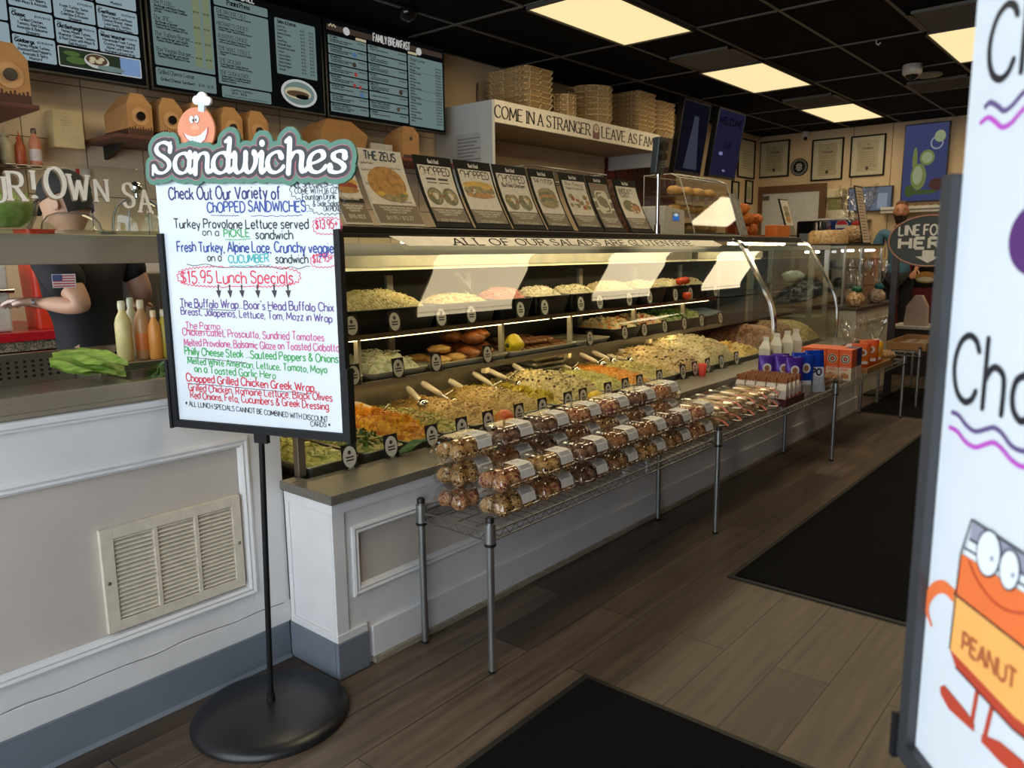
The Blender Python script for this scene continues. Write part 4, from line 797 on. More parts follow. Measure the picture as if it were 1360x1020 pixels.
def leafy(c, ln, wd, ang, tilt, curl, n=8, roll=0):
    b = MB(); rows = []; ca, sa = math.cos(ang), math.sin(ang)
    for i in range(n+1):
        u = i/n; w_ = wd*math.sin(PI*min(1, u*.9+.08))**.7; row = []
        for j in range(-3, 4):
            v = j/3; x = ln*u; y = w_*v*(1+.1*math.sin(i*2.1+j)); z = tilt*u*ln+curl*(v*v)*w_-curl*.5*u*u*ln+.006*math.sin(7*u+3*v)+roll*y
            row.append((c[0]+x*ca-y*sa, c[1]+x*sa+y*ca, c[2]+z))
        rows.append(row)
    return b.loft(rows, 0, True, cap=False, closed=False)
tag(leafy((-2.17, 1.90, .66), .13, .03, 1.5, .3, .2).build('garnish_leaf', mat('garnish_green', (34, 84, 30), .45, var=.2, scale=30)), 'dark green garnish leaf on the near edge of the pans', 'leaf')
# ---- upper shelf: black deep pans with small heaps, ovals on the front
UP = [(1.66, 1.92, .10, sp('up_rice', (206, 186, 124), (190, 166, 96), (220, 204, 150), scale=110), 'small heap of pale grain salad in the nearest black pan'),
      (1.96, 2.62, .10, sp('up_pasta', (214, 196, 126), (196, 172, 100), (226, 214, 156), scale=90), 'large heap of pale corn pasta salad on the upper shelf'),
      (2.64, 3.06, .05, sp('up_chick', (206, 184, 120), (180, 150, 80), (222, 206, 150), scale=70), 'low heap of chickpea salad beside a dark spoon'),
      (3.08, 3.36, .07, sp('up_ham', (206, 120, 104), (220, 140, 124), (190, 104, 90), scale=70), 'pink ham salad on the upper shelf'),
      (3.38, 3.70, .06, sp('up_cott', (222, 210, 176), (206, 192, 150), (232, 224, 196), scale=90), 'white cottage cheese heap behind the first glass reflection'),
      (3.72, 4.05, .06, sp('up_noodle', (214, 200, 160), (196, 180, 136), (226, 214, 180), scale=110), 'white shredded salad behind the reflection edge'),
      (4.07, 4.5, .07, sp('up_bean', (206, 186, 136), (188, 166, 112), (220, 204, 160), scale=90), 'beige bean salad between the two reflections'),
      (4.52, 4.86, .06, sp('up_oat', (200, 180, 136), (182, 160, 112), (214, 198, 156), scale=110), 'beige flaked salad under the second reflection'),
      (4.88, 5.2, .06, sp('up_white', (216, 204, 164), (200, 186, 140), (226, 216, 182), scale=100), 'cream coloured salad near the hanging tomatoes'),
      (5.22, 5.52, .06, sp('up_cream', (212, 196, 150), (196, 178, 128), (222, 210, 170), scale=100), 'cream salad in the last pan before the divider')]
for i, (y0, y1, h, m, lab) in enumerate(UP):
    pan(-2.95, -2.67, y0, y1-.005, 1.0555, 1.165, 'deep black pan for the '+lab.split(' in the')[0].split(' on the')[0].split(' behind')[0].split(' beside')[0].split(' between')[0].split(' under')[0].split(' near')[0])
    mound('salad_heap', lab, -2.80, (y0+y1)/2-.002, .105, ((y1-y0)/2-.018)*.86, 1.158, h*.85, m, 130+i*5, .009, 26, (0, 0), None, [(80, .006, m, 'ball')])
for i, (px, py, who) in enumerate(((469, 427, 'grain salad pan'), (526, 420, 'corn pasta pan'), (588, 415, 'chickpea pan'), (628, 411, 'ham salad pan'), (693, 408, 'cottage cheese pan'), (725, 404, 'shredded salad pan'), (773, 400, 'bean salad pan'), (798, 397, 'bean salad pan, second'), (837, 398, 'flaked salad pan'), (864, 395, 'flaked salad pan, second'), (898, 392, 'cream coloured pan'), (918, 388, 'tomatoes'), (951, 386, 'last cream salad pan'))):
    p = P(px, py+16, x=-2.635); tagcard((-2.638, p.y, 1.0625), 'black card with pale oval on the upper shelf edge at the '+who, 1.05)
for i, (px, py, who) in enumerate(((531, 503, 'diced cheese tray'), (581, 492, 'white slaw tray'), (649, 476, 'chicken platter'), (785, 444, 'stacked trays'), (831, 441, 'first dark salad pan'), (857, 437, 'second dark salad pan'), (884, 433, 'green salad pan'), (910, 430, 'pea salad pan'), (933, 425, 'blue film'), (958, 418, 'case divider'), (472, 512, 'near end of the lower shelf'))):
    p = P(px, py+2, x=-2.58); tagcard((-2.582, p.y, .8625), 'black oval card on the lower shelf edge by the '+who, 1.0)
# ---- lower shelf food
M_tray = mat('white_melamine', (196, 190, 166), .35)
def tray(x0, x1, y0, y1, z, label, h=.028, m=M_tray):
    b = MB(); o = rrect(x0, x1, y0, y1, .03); i = rrect(x0+.02, x1-.02, y0+.02, y1-.02, .02)
    b.loft([[(x, y, z) for x, y in i], [(x, y, z+h) for x, y in o], [(x, y, z+h+.004) for x, y in o], [(x, y, z+.006) for x, y in i]], 0, True)
    return tag(b.build('serving_tray', m), label, 'tray')
tray(-2.97, -2.615, 1.70, 2.115, .8585, 'white tray of diced green and white cheese salad'); tray(-2.97, -2.615, 2.145, 2.5, .8585, 'white tray of creamy slaw on the lower shelf')
mound('salad_heap', 'diced feta and green olive salad on the lower shelf', -2.792, 1.907, .15, .18, .877, .07, sp('feta', (206, 208, 180), (120, 130, 70), (228, 226, 206), scale=60), 201, .012, 24, bits=[(110, .012, F('feta', (222, 222, 200)), 'ball'), (60, .01, F('herbdark', (84, 100, 44)), 'ball')])
mound('salad_heap', 'creamy white cucumber slaw on the lower shelf', -2.792, 2.32, .15, .15, .877, .075, sp('slawwhite', (220, 222, 190), (196, 204, 150), (232, 232, 212), scale=70), 203, .012, 24, bits=[(120, .011, F('slawwhite', (224, 226, 196)), 'strip')])
tray(-2.97, -2.612, 2.54, 3.075, .8585, 'oval platter with roast chicken pieces'); tray(-2.97, -2.612, 3.105, 3.695, .8585, 'platter piled with grilled chicken strips'); tray(-2.97, -2.612, 3.725, 4.05, .8585, 'bare white tray beside the chicken strips')
M_roast = mat('roast_chicken', (112, 56, 24), .35, c2=(178, 106, 48), scale=22, bump=.6, bscale=60); M_bread = mat('golden_crumb', (214, 160, 84), .6, c2=(232, 190, 110), scale=30, bump=.5, bscale=80); M_gril = mat('grilled_chicken', (196, 140, 86), .5, c2=(110, 66, 38), scale=40, bump=.7, bscale=60)
def piece(r, m, seed, name): return MB().ball((0, 0, 0), r, 14, 9, 0, .22, random.Random(seed)).build(name, m)
p0 = [piece((.075, .05, .032), M_roast, 5, 'roast_chicken_piece'), piece((.06, .055, .02), M_bread, 6, 'breaded_cutlet'), piece((.07, .028, .014), M_gril, 8, 'chicken_strip')]
CK = [(0, -2.705, 2.845, .907, .1), (0, -2.868, 2.84, .907, -.1), (0, -2.708, 2.955, .907, -.08), (0, -2.872, 2.95, .907, .1), (0, -2.80, 3.035, .915, .05), (0, -2.72, 2.90, .975, .12), (0, -2.868, 2.90, .975, 0), (0, -2.76, 2.985, .985, -.1), (1, -2.69, 2.63, .893, .2), (1, -2.83, 2.625, .893, 1), (1, -2.70, 2.752, .893, .2), (1, -2.75, 2.69, .937, .6)]
for i, (k, x, y, z, a) in enumerate(CK):
    lab = ('glossy roast chicken piece on the oval platter', 'golden breaded cutlet at the near end of the platter')[k]; o = p0[k] if not p0[k].get('label') else dup(p0[k])
    o.location = (x, y, z); o.rotation_euler = (0, 0, a); tag(o, lab, 'chicken', ('roast chicken pieces', 'breaded cutlets')[k])
rs = random.Random(4)
for i in range(26):
    o = p0[2] if i == 0 else dup(p0[2]); j = i if i < 16 else i-16; o.location = (-2.862+.15*(j % 2), (3.24 if i < 16 else 3.27)+.056*(j//2), .888 if i < 16 else .922); o.rotation_euler = (0, rs.uniform(-.05, .05), rs.uniform(-.12, .12))
    tag(o, 'browned grilled chicken strip on the piled platter', 'chicken', 'grilled chicken strips')
M_pep = mat('yellow_pepper_skin', (214, 186, 24), .3, var=.06)
t = thing('yellow_pepper', 'whole yellow pepper in front of the chicken strips', 'vegetable', (-2.655, 3.155, .868))
b = MB(); rings = []
for i in range(11):
    u = i/10; r = .052*math.sin(PI*(.04+.92*u))**.32; rings.append([(-2.655+(r*(1+.12*math.cos(4*a)))*math.cos(a), 3.155+.05-.10*u, .922+(r*(1+.12*math.cos(4*a)))*math.sin(a)) for a in [2*PI*k/24 for k in range(24)]])
b.loft(rings, 0, True).build('flesh', M_pep, t)
MB().tube([(-2.655, 3.107, .922), (-2.655, 3.10, .922), (-2.651, 3.088, .925)], [.016, .009, .006], 8).build('stem', mat('pepper_stem', (60, 70, 24), .6), t)
for i in range(4): tray(-2.90-.004*i, -2.62, 3.3+.0*i, 3.6, .715+.03*i, 'stacked steel tray below the chicken strips, '+('lowest', 'second from below', 'second from the top', 'topmost')[i], .02, M_pans)
for i, (y0, y1, c, lab, bits) in enumerate(((4.08, 4.415, ((206, 186, 130), (222, 150, 90), (196, 200, 150)), 'mixed cubed cheese and carrot salad', [(90, .011, F('cube_cheese', (226, 214, 160)), 'ball'), (30, .01, F('cube_carrot', (224, 140, 60)), 'ball')]), (4.445, 4.76, ((210, 190, 140), (216, 120, 80), (196, 190, 140)), 'diced tomato and cheese salad', [(90, .011, F('cube_cheese', (226, 214, 160)), 'ball'), (40, .01, F('tomato', (206, 84, 50)), 'ball')]), (4.78, 5.095, ((80, 112, 48), (120, 140, 66), (190, 190, 140)), 'leafy green salad', [(150, .012, F('green_leaf', (70, 110, 44)), 'leaf')]), (5.12, 5.34, ((130, 150, 80), (170, 180, 110), (96, 124, 56)), 'pale pea salad', [(90, .008, F('pea', (140, 162, 84)), 'ball')]))):
    pan(-2.95, -2.612, y0, y1, .8585, .93, 'dark pan of '+lab); mound('salad_heap', lab+' on the lower shelf', -2.781, (y0+y1)/2, .152, (y1-y0)/2-.018, .922, .055, sp('low%d' % i, *c, scale=60), 230+i, .012, 22, bits=bits)
b = MB(); b.loft([[(-2.60, 5.36, .93), (-2.60, 5.58, .95)], [(-2.75, 5.35, .95), (-2.75, 5.58, .975)], [(-2.92, 5.36, .94), (-2.92, 5.58, .95)]], 0, True, cap=False, closed=False)
tag(b.build('film_cover', mat('blue_grey_film', (104, 122, 146), .3)), 'blue grey film folded over the last lower pan', 'film')
tag(MB().box(-2.93, -2.62, 5.36, 5.58, .8585, .925).build('serving_pan', M_pan), 'dark pan under the blue grey film', 'pan')
tm = MB().lathe([(.004, -.028), (.026, -.02), (.033, 0), (.028, .02), (.008, .027)], (0, 0, 0), 16).build('tomato', mat('tomato_skin', (190, 64, 22), .3))
for i, (y, z) in enumerate(((5.02, 1.196), (5.1, 1.2), (5.06, 1.135))):
    o = tm if i == 0 else dup(tm); o.location = (-2.665 if i < 2 else -2.63, y, z if i < 2 else 1.092); tag(o, 'dark orange tomato on the upper shelf pans', 'tomato', 'tomatoes on the upper shelf')
MB_ = MB().tube([(-2.80, 3.02, 1.17), (-2.82, 2.93, 1.27), (-2.825, 2.90, 1.30)], [.012, .016, .014], 8); tag(MB_.build('serving_spoon', mat('dark_plastic', (52, 26, 20), .4)), 'dark brown spoon handle leaning out of the chickpea pan', 'spoon')
# ================================================================ wire shelves along the case
M_wire = mat('grey_chromed_wire', (150, 150, 146), .3, metal=.9, var=.05); M_post = mat('galvanised_post', (158, 160, 158), .32, metal=.85, stretch=(60, 60, 2), scale=6, var=.2); M_cap = mat('black_plastic_cap', (22, 22, 22), .45)
SX0, SX1, SZ = -1.952, -1.624, .502
def wire_shelf(y0, y1, label, near=True, far=True):
    t = thing('wire_shelf', label, 'shelf', ((SX0+SX1)/2, (y0+y1)/2, 0))
    ys = ([y0] if near else [])+([y1] if far else [])
    for y in ys:
        for x in (SX0, SX1):
            p = MB().lathe([(.0125, .003), (.0125, .535)], (x, y, 0), 14)
            for k in range(1, 17): p.lathe([(.0127, .03*k), (.0127, .03*k+.0025)], (x, y, 0), 14, cap=False)
            p = p.build('post', M_post, t)
            MB().lathe([(.0145, .533), (.0145, .547), (.01, .552)], (x, y, 0), 14).build('post_cap', M_cap, p)
            MB().lathe([(.0195, .462), (.0185, .528)], (x, y, 0), 16).build('sleeve', M_post, p)
            MB().lathe([(.02, .452), (.0205, .4605)], (x, y, 0), 16).build('clip_ring', M_cap, p)
            MB().lathe([(.011, .0005), (.014, .004), (.012, .012)], (x, y, 0), 12).build('foot', M_cap, p)
    a, c = y0+.02, y1-.02
    b = MB(); n = int((c-a)/.046)
    for k in range(n): y = a+.02+(c-a-.04)*k/(n-1); b.tube([(SX0, y, SZ-.003), (SX1, y, SZ-.003)], .0016, 4)
    for x in (SX0+.085, (SX0+SX1)/2, SX1-.085): b.tube([(x, a, SZ-.0078), (x, c, SZ-.0078)], .0025, 5)
    b.build('wire_deck', M_wire, t)
    b = MB()
    def truss(p, q, n):
        p, q = Vector(p), Vector(q)
        for z in (SZ-.004, SZ-.036): b.tube([(p.x, p.y, z), (q.x, q.y, z)], .0032, 6)
        pts = []
        for i in range(2*n+1): w_ = p.lerp(q, i/(2*n)); pts.append((w_.x, w_.y, SZ-.007 if i % 2 == 0 else SZ-.033))
        b.tube(pts, .0019, 4)
    m = int((c-a)/.055); truss((SX1, a), (SX1, c), m); truss((SX0, a), (SX0, c), m); truss((SX0+.02, y0), (SX1-.02, y0), 6); truss((SX0+.02, y1), (SX1-.02, y1), 6)
    b.build('edge_truss', M_wire, t)
wire_shelf(1.80, 3.495, 'chromed wire shelf nearest the entrance, loaded with cookie boxes')
wire_shelf(3.505, 5.255, 'second chromed wire shelf, holding rolls, snack cartons and chip bags', near=False)
wire_shelf(5.265, 7.0, 'third chromed wire shelf, holding orange boxes and a wooden tray', near=False)
wire_shelf(7.52, 8.75, 'farthest wire shelf by the red wall, with a pastry tray')
# ---- cookie clamshells
M_pet = clear_mat('clear_plastic_box', 1.0, (.97, .97, .97), .10, lo=.11)
M_lab = mat('white_sticker', (206, 206, 204), .5); M_lprint = mat('sticker_print', (110, 110, 112), .6)
CW, CD, CHH = .224, .158, .088
def peri(hx, hy, r, n, amp=0):
    """rounded rectangle outline, n points, optional fluting"""
    pts = rrect(-hx, hx, -hy, hy, r, 5); L = [0]
    for i in range(len(pts)): L.append(L[-1]+math.dist(pts[i], pts[(i+1) % len(pts)]))
    out = []; j = 0
    for k in range(n):
        s = L[-1]*k/n
        while L[j+1] < s: j += 1
        a, c = pts[j], pts[(j+1) % len(pts)]; f = (s-L[j])/(L[j+1]-L[j]); x, y = a[0]+(c[0]-a[0])*f, a[1]+(c[1]-a[1])*f
        q = 1+amp*(1 if k % 4 < 2 else -1)/math.hypot(x, y); out.append((x*q, y*q))
    return out
def clamshell():
    t = thing('cookie_box', '', 'cookie box'); N_ = 72; hx, hy = CD/2, CW/2
    ring = lambda dx, z, amp, r=.022: [(x, y, z) for x, y in peri(hx-dx, hy-dx, r, N_, amp)]
    MB().loft([ring(.016, .001, 0), ring(.013, .004, .0012), ring(.008, .028, .0018), ring(.006, .032, 0), ring(.0, .0325, 0)], 0, True, cap=False).build('base', M_pet, t, local=True)
    b = MB().loft([ring(0, .034, 0), ring(.006, .0345, 0), ring(.008, .039, .0016), ring(.014, .070, .0018), ring(.026, .084, .001), ring(.034, CHH-.001, 0), ring(.037, CHH, 0)], 0, True, cap=False)
    p = peri(hx-.037, hy-.037, .015, N_); b.add([(x, y, CHH) for x, y in p], [tuple(range(N_))]); b.build('lid', M_pet, t, local=True)
    b = MB(); yy = .03; w_ = .038; pr = [(-.008, CHH+.0006), (hx-.038, CHH+.0006), (hx-.026, .0852), (hx-.0115, .0705), (hx-.0045, .044)]
    b.add([(x, yy-w_, z) for x, z in pr]+[(x, yy+w_, z) for x, z in pr], [(i, i+1, 6+i, 5+i) for i in range(4)], 0)
    fr = frame((-.004, yy-w_+.004, CHH+.0009), (0, 1, 0), (-1, 0, 0)); ft = frame((hx-.0255, 0, .0862), (0, 1, 0), (-.0145, 0, .0147))
    for k in range(4): rect(b, ft, yy-w_+.006, yy+w_-(.006+.006*(k % 3)), -.016+.0042*k, -.0145+.0042*k, .0009, 1)
    poly(b, frame((.012, yy, CHH+.0006), (1, 0, 0), (0, 1, 0)), ell(0, 0, .014, .014, 16), .0004, 1); poly(b, frame((.012, yy, CHH+.0006), (1, 0, 0), (0, 1, 0)), ell(0, 0, .0115, .0115, 16), .0007, 0)
    b.build('sticker', [M_lab, M_lprint], t, local=True); return t
CKM = [speckle_mat('cookie_chip', [(216, 170, 104), (206, 158, 92), (222, 180, 116), (196, 148, 84), (210, 164, 98), (218, 174, 108), (202, 154, 88), (84, 54, 36)], 120, .75, .8), speckle_mat('cookie_berry', [(206, 152, 98), (190, 128, 84), (214, 166, 110), (200, 144, 92), (150, 60, 58), (196, 140, 90)], 120, .75, .8),
       speckle_mat('cookie_oat', [(176, 128, 80), (190, 142, 94), (160, 110, 66), (146, 98, 60)], 120, .8, .9), speckle_mat('cookie_cocoa', [(112, 78, 58), (130, 92, 70), (96, 66, 50), (150, 112, 90)], 80, .7, .4), speckle_mat('cookie_rainbow', [(206, 160, 110), (180, 84, 74), (214, 174, 124), (176, 126, 90), (150, 84, 92)], 90, .65, .4)]
CKN = [('golden chip cookie', 'chocolate chip cookies'), ('cookie with dark red berries', 'berry cookies'), ('brown oatmeal cookie', 'oatmeal cookies'), ('dark cocoa cookie', 'cocoa cookies'), ('speckled reddish cookie', 'speckled cookies')]
CKP = [MB().ball((0, 0, 0), (.0305, .0305, .029), 20, 12, 0, .11, random.Random(40+i)).build('cookie', m) for i, m in enumerate(CKM)]
CKU = [False]*5
clam = clamshell(); clam_used = [False]; rk = random.Random(12)
ORD = ['first', 'second', 'third', 'fourth', 'fifth', 'sixth', 'seventh', 'eighth', 'ninth']
def clamp_box(x, y, z, kind, label, where, n=6, rz=0):
    o = clam if not clam_used[0] else dup(clam); clam_used[0] = True
    o.location = (x, y, z); o.rotation_euler = (0, 0, rz); o['label'] = label
    c, s = math.cos(rz), math.sin(rz)
    for i in range(n):
        ix, iy = (i % 2)*.0665-.0333, (i//2)*.0665-.0665; k = CKP[kind] if not CKU[kind] else dup(CKP[kind]); CKU[kind] = True
        k.location = (x+ix*c-iy*s, y+ix*s+iy*c, z+.0345); k.rotation_euler = (rk.uniform(-.3, .3), rk.uniform(-.3, .3), rk.uniform(0, 6))
        tag(k, CKN[kind][0]+' in box, '+where, 'cookie', CKN[kind][1]+' in the box, '+where)
REAR = [0, 3, 3, 1, 4, 3, 1, 4, 3]; FRONT = [1, 0, 3, 2, 2, 3, 4, 1, 4]; LOW = [0, 1, 3, 2, 0, 2, 1, 3, 2]
for j in range(7):
    yr, yf = 1.945+.232*j, 1.985+.232*j
    for lv in range(3):
        wh = ('bottom', 'middle', 'top')[lv]+' of the '+ORD[j]+' stack by the case'
        clamp_box(SX0+.082+rk.uniform(-.002, .002), yr+rk.uniform(-.003, .003), SZ+.001+.0895*lv, [1, 0, REAR[j]][lv] if j == 0 else (REAR[j] if lv == 2 else LOW[j]), 'cookie clamshell, '+wh, wh, 6 if lv else 4, rk.uniform(-.008, .008))
    for lv in range(2):
        wh = ('lower', 'upper')[lv]+' box of the '+ORD[j]+' edge stack'
        clamp_box(SX1-.082+rk.uniform(-.002, .002), yf+rk.uniform(-.003, .003), SZ+.001+.0895*lv, FRONT[j] if lv else LOW[j], 'clear clamshell, '+wh+' with white sticker', wh, 6, rk.uniform(-.008, .008))
# ---- bags of rolls with red printed ties
M_roll = mat('roll_crust', (206, 168, 112), .6, c2=(226, 196, 144), scale=14, bump=.2); M_film = clear_mat('crinkled_film', 1.1, (.97, .97, .96), .08, lo=.06); M_tape = mat('red_printed_tape', (206, 70, 56), .5, c2=(226, 200, 190), scale=40, ramp=(.5, .6))
def roll_bag():
    t = thing('roll_bag', '', 'bread bag'); b = MB()
    for k in range(7):
        pass
    rg = []
    for i, (x, ry, rz_) in enumerate(((-.165, .05, .004), (-.15, .074, .024), (-.08, .079, .029), (0, .08, .0295), (.08, .079, .029), (.135, .074, .024), (.16, .045, .006))):
        rg.append([(x+.003*math.sin(5*a+i), ry*math.copysign(abs(math.cos(a))**.55, math.cos(a))*(1+.02*math.sin(7*a+i*2)), .033+rz_*math.copysign(abs(math.sin(a))**.6, math.sin(a))*(1+.05*math.sin(9*a+i*3))) for a in [2*PI*q/28 for q in range(28)]])
    b.loft(rg, 0, False); b.build('film', M_film, t, local=True)
    b = MB(); pr = [(.02, .068), (.09, .063), (.142, .055), (.168, .036), (.166, .014)]
    b.add([(x, -.018, z) for x, z in pr]+[(x, .004, z) for x, z in pr], [(i, i+1, 6+i, 5+i) for i in range(4)]); b.build('tape', M_tape, t, local=True); return t
rollp = roll_bag(); roll = MB().ball((0, 0, 0), (.052, .031, .021), 14, 8, 0, .05, random.Random(2)).build('bread_roll', M_roll); f1 = f2 = True
for lv in range(2):
    for j in range(5):
        y = 3.60+.163*j; wh = ORD[j]+' from the cookie boxes, '+('lower', 'upper')[lv]+' layer'; z = SZ+.002+.066*lv
        o = rollp if f1 else dup(rollp); f1 = False; o.location = (-1.79, y, z); o['label'] = 'film bag of rolls with red tape, '+wh
        for k in range(4):
            q = roll if f2 else dup(roll); f2 = False; q.location = (-1.845+.11*(k % 2), y-.034+.068*(k//2), z+.032); q.rotation_euler = (0, 0, .04*k); tag(q, 'pale bread roll in the film bag '+wh, 'bread roll', 'rolls in the bag '+wh)
# ---- tray of small snack cartons with brown tops
M_paper = mat('white_carton', (214, 206, 200), .55); M_crest = mat('brown_pretzel_tops', (166, 106, 64), .6, c2=(112, 66, 38), scale=60); M_rtxt = mat('red_script', (196, 40, 50), .5); M_mar = mat('maroon_tray', (70, 26, 30), .5)
def snack():
    t = thing('snack_carton', '', 'snack carton'); b = MB()
    b.loft([[(-.028, -.026, 0), (.028, -.026, 0), (.028, .026, 0), (-.028, .026, 0)], [(-.03, -.028, .09), (.03, -.028, .09), (.03, .028, .09), (-.03, .028, .09)], [(-.024, -.006, .135), (.024, -.006, .135), (.024, .006, .135), (-.024, .006, .135)]])
    b.build('carton', M_paper, t, local=True)
    b = MB()
    for k in range(6): b.obox((-.024+.0096*k, 0, .142+.004*(k % 2)), (.0036, 0, 0), (0, .012, 0), (0, 0, .016))
    b.build('crest', M_crest, t, local=True)
    b = MB(); fr = frame((.0285, -.02, .03), (0, 1, 0), (.035, 0, 1)); text(b, fr, 'mix', 0, 0, .034, .0008, 0, .1, slant=.2, fit=.04); b.build('script_print', M_rtxt, t, local=True); return t
MB_t = MB().box(-1.97, -1.635, 4.40, 4.70, SZ+.001, SZ+.004).box(-1.640, -1.635, 4.40, 4.70, SZ+.004, SZ+.045).box(-1.97, -1.64, 4.40, 4.405, SZ+.004, SZ+.045).build('display_tray', M_mar)
tag(MB_t, 'maroon cardboard display tray under the snack cartons', 'tray')
sn = snack(); f1 = True
for r in range(4):
    for c in range(5):
        o = sn if f1 else dup(sn); f1 = False; o.location = (-1.673-.064*c, 4.442+.066*r, SZ+.0045+.03*0); o['label'] = 'white snack carton with brown top, '+ORD[r]+' row from the rolls, '+ORD[c]+' from the shelf edge'
tag(MB().obox((-1.655, 4.79, SZ+.035), (.002, 0, .03), (0, .055, 0), (.0008, 0, 0)).build('price_card', M_paper), 'blank white card leaning beside the snack cartons', 'card')
# ---- chip bags
def chip_bag(name, m, m2, w_, h, d, label, loc, rz, lean=.1, txt=None, split=.5):
    t = thing(name, label, 'chip bag', loc, rz); b = MB(); rg = []; nz = 10
    for i in range(nz+1):
        v = i/nz; bulge = max(.04, math.sin(PI*min(1, max(0, v*.93+.04)))**.6); k = w_/2*(1-.06*bulge)
        rg.append([(k*math.copysign(abs(math.cos(a))**.6, math.cos(a))+lean*v*h*.3, -d/2*bulge*math.copysign(abs(math.sin(a))**.9, math.sin(a))*(1+.07*math.sin(5*a+v*9)), v*h+.003*math.sin(8*a)*(v > .9)) for a in [2*PI*q/24 for q in range(24)]])
    ks = int(nz*split)
    b.loft(rg[:ks+1], 1, True).loft(rg[ks:], 0, True); b.build('bag', [m, m2], t, local=True)
    b = MB(); fr = frame((lean*h*.17-.0, -d/2-.004, 0), (1, 0, 0), (0, 0, 1))
    if txt: rect(b, fr, -w_*.36, w_*.34, h*.38, h*.62, .001, 1); text(b, fr, txt, 0, h*.43, h*.15, .002, 0, .13, align='c')
    else: poly(b, fr, ell(0, h*.68, w_*.24, h*.13, 18), .001, 1); poly(b, fr, ell(0, h*.68, w_*.14, h*.08, 14), .002, 2); rect(b, fr, -w_*.3, w_*.3, h*.25, h*.36, .001, 1)
    b.build('print', [mat('ink_dark_blue', (20, 26, 70), .5), mat('bag_white_print', (216, 214, 222), .5), mat('bag_brown_print', (150, 100, 60), .5)], t, local=True); return t
M_pur = mat('purple_foil', (74, 38, 150), .3, metal=.2, var=.25, scale=20); M_blu = mat('blue_foil', (20, 62, 178), .3, metal=.2, var=.2, scale=20); M_bwh = mat('white_foil', (200, 200, 206), .35, var=.1, scale=30)
for i, (x, y, rz, w_) in enumerate(((-1.92, 4.79, .5, 1), (-1.83, 4.83, .6, 1), (-1.745, 4.79, .6, 1), (-1.89, 4.93, .4, 1))):
    chip_bag('snack_bag', M_pur, M_pur, .112, .24, .055, 'purple chip bag, '+('against the case', 'second from the case', 'closest to the shelf edge', 'behind the other purple bags')[i], (x, y, SZ+.002), rz)
for i, (x, y) in enumerate(((-1.79, 5.0), (-1.715, 4.905))): chip_bag('snack_bag', M_blu, M_bwh, .105, .245, .055, 'blue chip bag with white base, '+('behind the purple bags', 'between purple bags and the large blue one')[i], (x, y, SZ+.002), .6, .1, None, .3)
chip_bag('snack_bag', M_blu, M_bwh, .125, .27, .06, 'large blue and white chip bag leaning at the shelf edge', (-1.668, 5.0, SZ+.002), .75, -.3, 'PO', .6)
# ---- stacked clear packs
M_past = mat('brown_pastry', (140, 100, 66), .6, c2=(180, 140, 96), scale=30, bump=.3)
def flatpack():
    t = thing('pastry_pack', '', 'pastry pack'); MB().rbox(-.07, .07, -.095, .095, 0, .03, .02).build('clear_tray', M_pet, t, local=True)
    b = MB()
    for k in range(3): b.ball((0, -.056+.056*k, .014), (.052, .025, .011), 12, 6, 0, .1)
    b.build('pastry', M_past, t, local=True); return t
fp = flatpack(); f1 = True
for j, (x, y, n) in enumerate(((-1.705, 5.16, 3), (-1.705, 5.37, 2), (-1.86, 5.18, 3), (-1.86, 5.39, 2))):
    for k in range(n):
        o = fp if f1 else dup(fp); f1 = False; o.location = (x, y, SZ+.002+.0315*k); o['label'] = 'clear pack of brown pastries, '+('bottom', 'second', 'third')[k]+' of the '+('front stack by the blue bag', 'front stack by the orange boxes', 'back stack by the blue bag', 'back stack by the orange boxes')[j]
# ---- orange cartons
M_or = mat('orange_carton', (216, 92, 40), .5); M_cream = mat('carton_cream', (214, 200, 184), .5); M_nvy = mat('navy_carton', (30, 40, 96), .5)
def carton(x, y, z, label, kind, m=M_or):
    t = thing('cookie_carton', label, 'carton', (x, y, z)); w_, d, h = .042, .055, .215; b = MB()
    b.box(-w_, w_, -d, d, .09 if kind else 0, h, 0)
    if kind: b.box(-w_, w_, -d, d, 0, .0899, 1)
    b.build('carton', [m, M_cream], t, local=True); b = MB(); fr = frame((0, -d, 0), (1, 0, 0), (0, 0, 1))
    if kind == 0:
        rect(b, fr, -.028, .028, .03, .19, .0008, 1)
        for k in range(9): rect(b, fr, -.024, .024 if k % 2 else .012, .04+.015*k, .045+.015*k, .0014, 2)
    elif kind == 1:
        for r, c in ((.033, 1), (.030, 2), (.022, 1), (.016, 2), (.009, 0)): poly(b, fr, ell(0, .15, r, r, 20), .0008+.0004*(.034-r)*40, c)
        for k in range(2): text(b, fr, ('SOFT', 'BAKED')[k], 0, .085-.022*k, .017, .0012, 3, .12, align='c', fit=.06) if 0 else rect(b, fr, -.03, .03-.012*k, .088-.018*k, .099-.018*k, .0012, 3)
        poly(b, fr, ell(-.006, .035, .02, .02, 14), .001, 4); poly(b, fr, ell(.012, .03, .018, .018, 14), .0014, 4)
    b.build('print', [m, M_cream, mat('carton_ink', (60, 58, 66), .5), mat('carton_pink', (226, 130, 120), .5), mat('carton_cookie', (170, 116, 66), .6)], t, local=True)
for i, (k, x, z) in enumerate(((0, -1.93, SZ+.002), (0, -1.842, SZ+.002), (1, -1.754, SZ+.002), (1, -1.666, SZ+.002))):
    carton(x, 5.62, z, 'orange and white carton with '+('nutrition panel, against the case', 'nutrition panel, next to a round logo carton', 'round logo, second from the shelf edge', 'round logo, at the shelf edge')[i], k)
for i, x in enumerate((-1.93, -1.842, -1.754)): carton(x, 5.74, SZ+.002, 'orange carton in the second row, '+('against the case', 'middle', 'next to the navy carton')[i], 0)
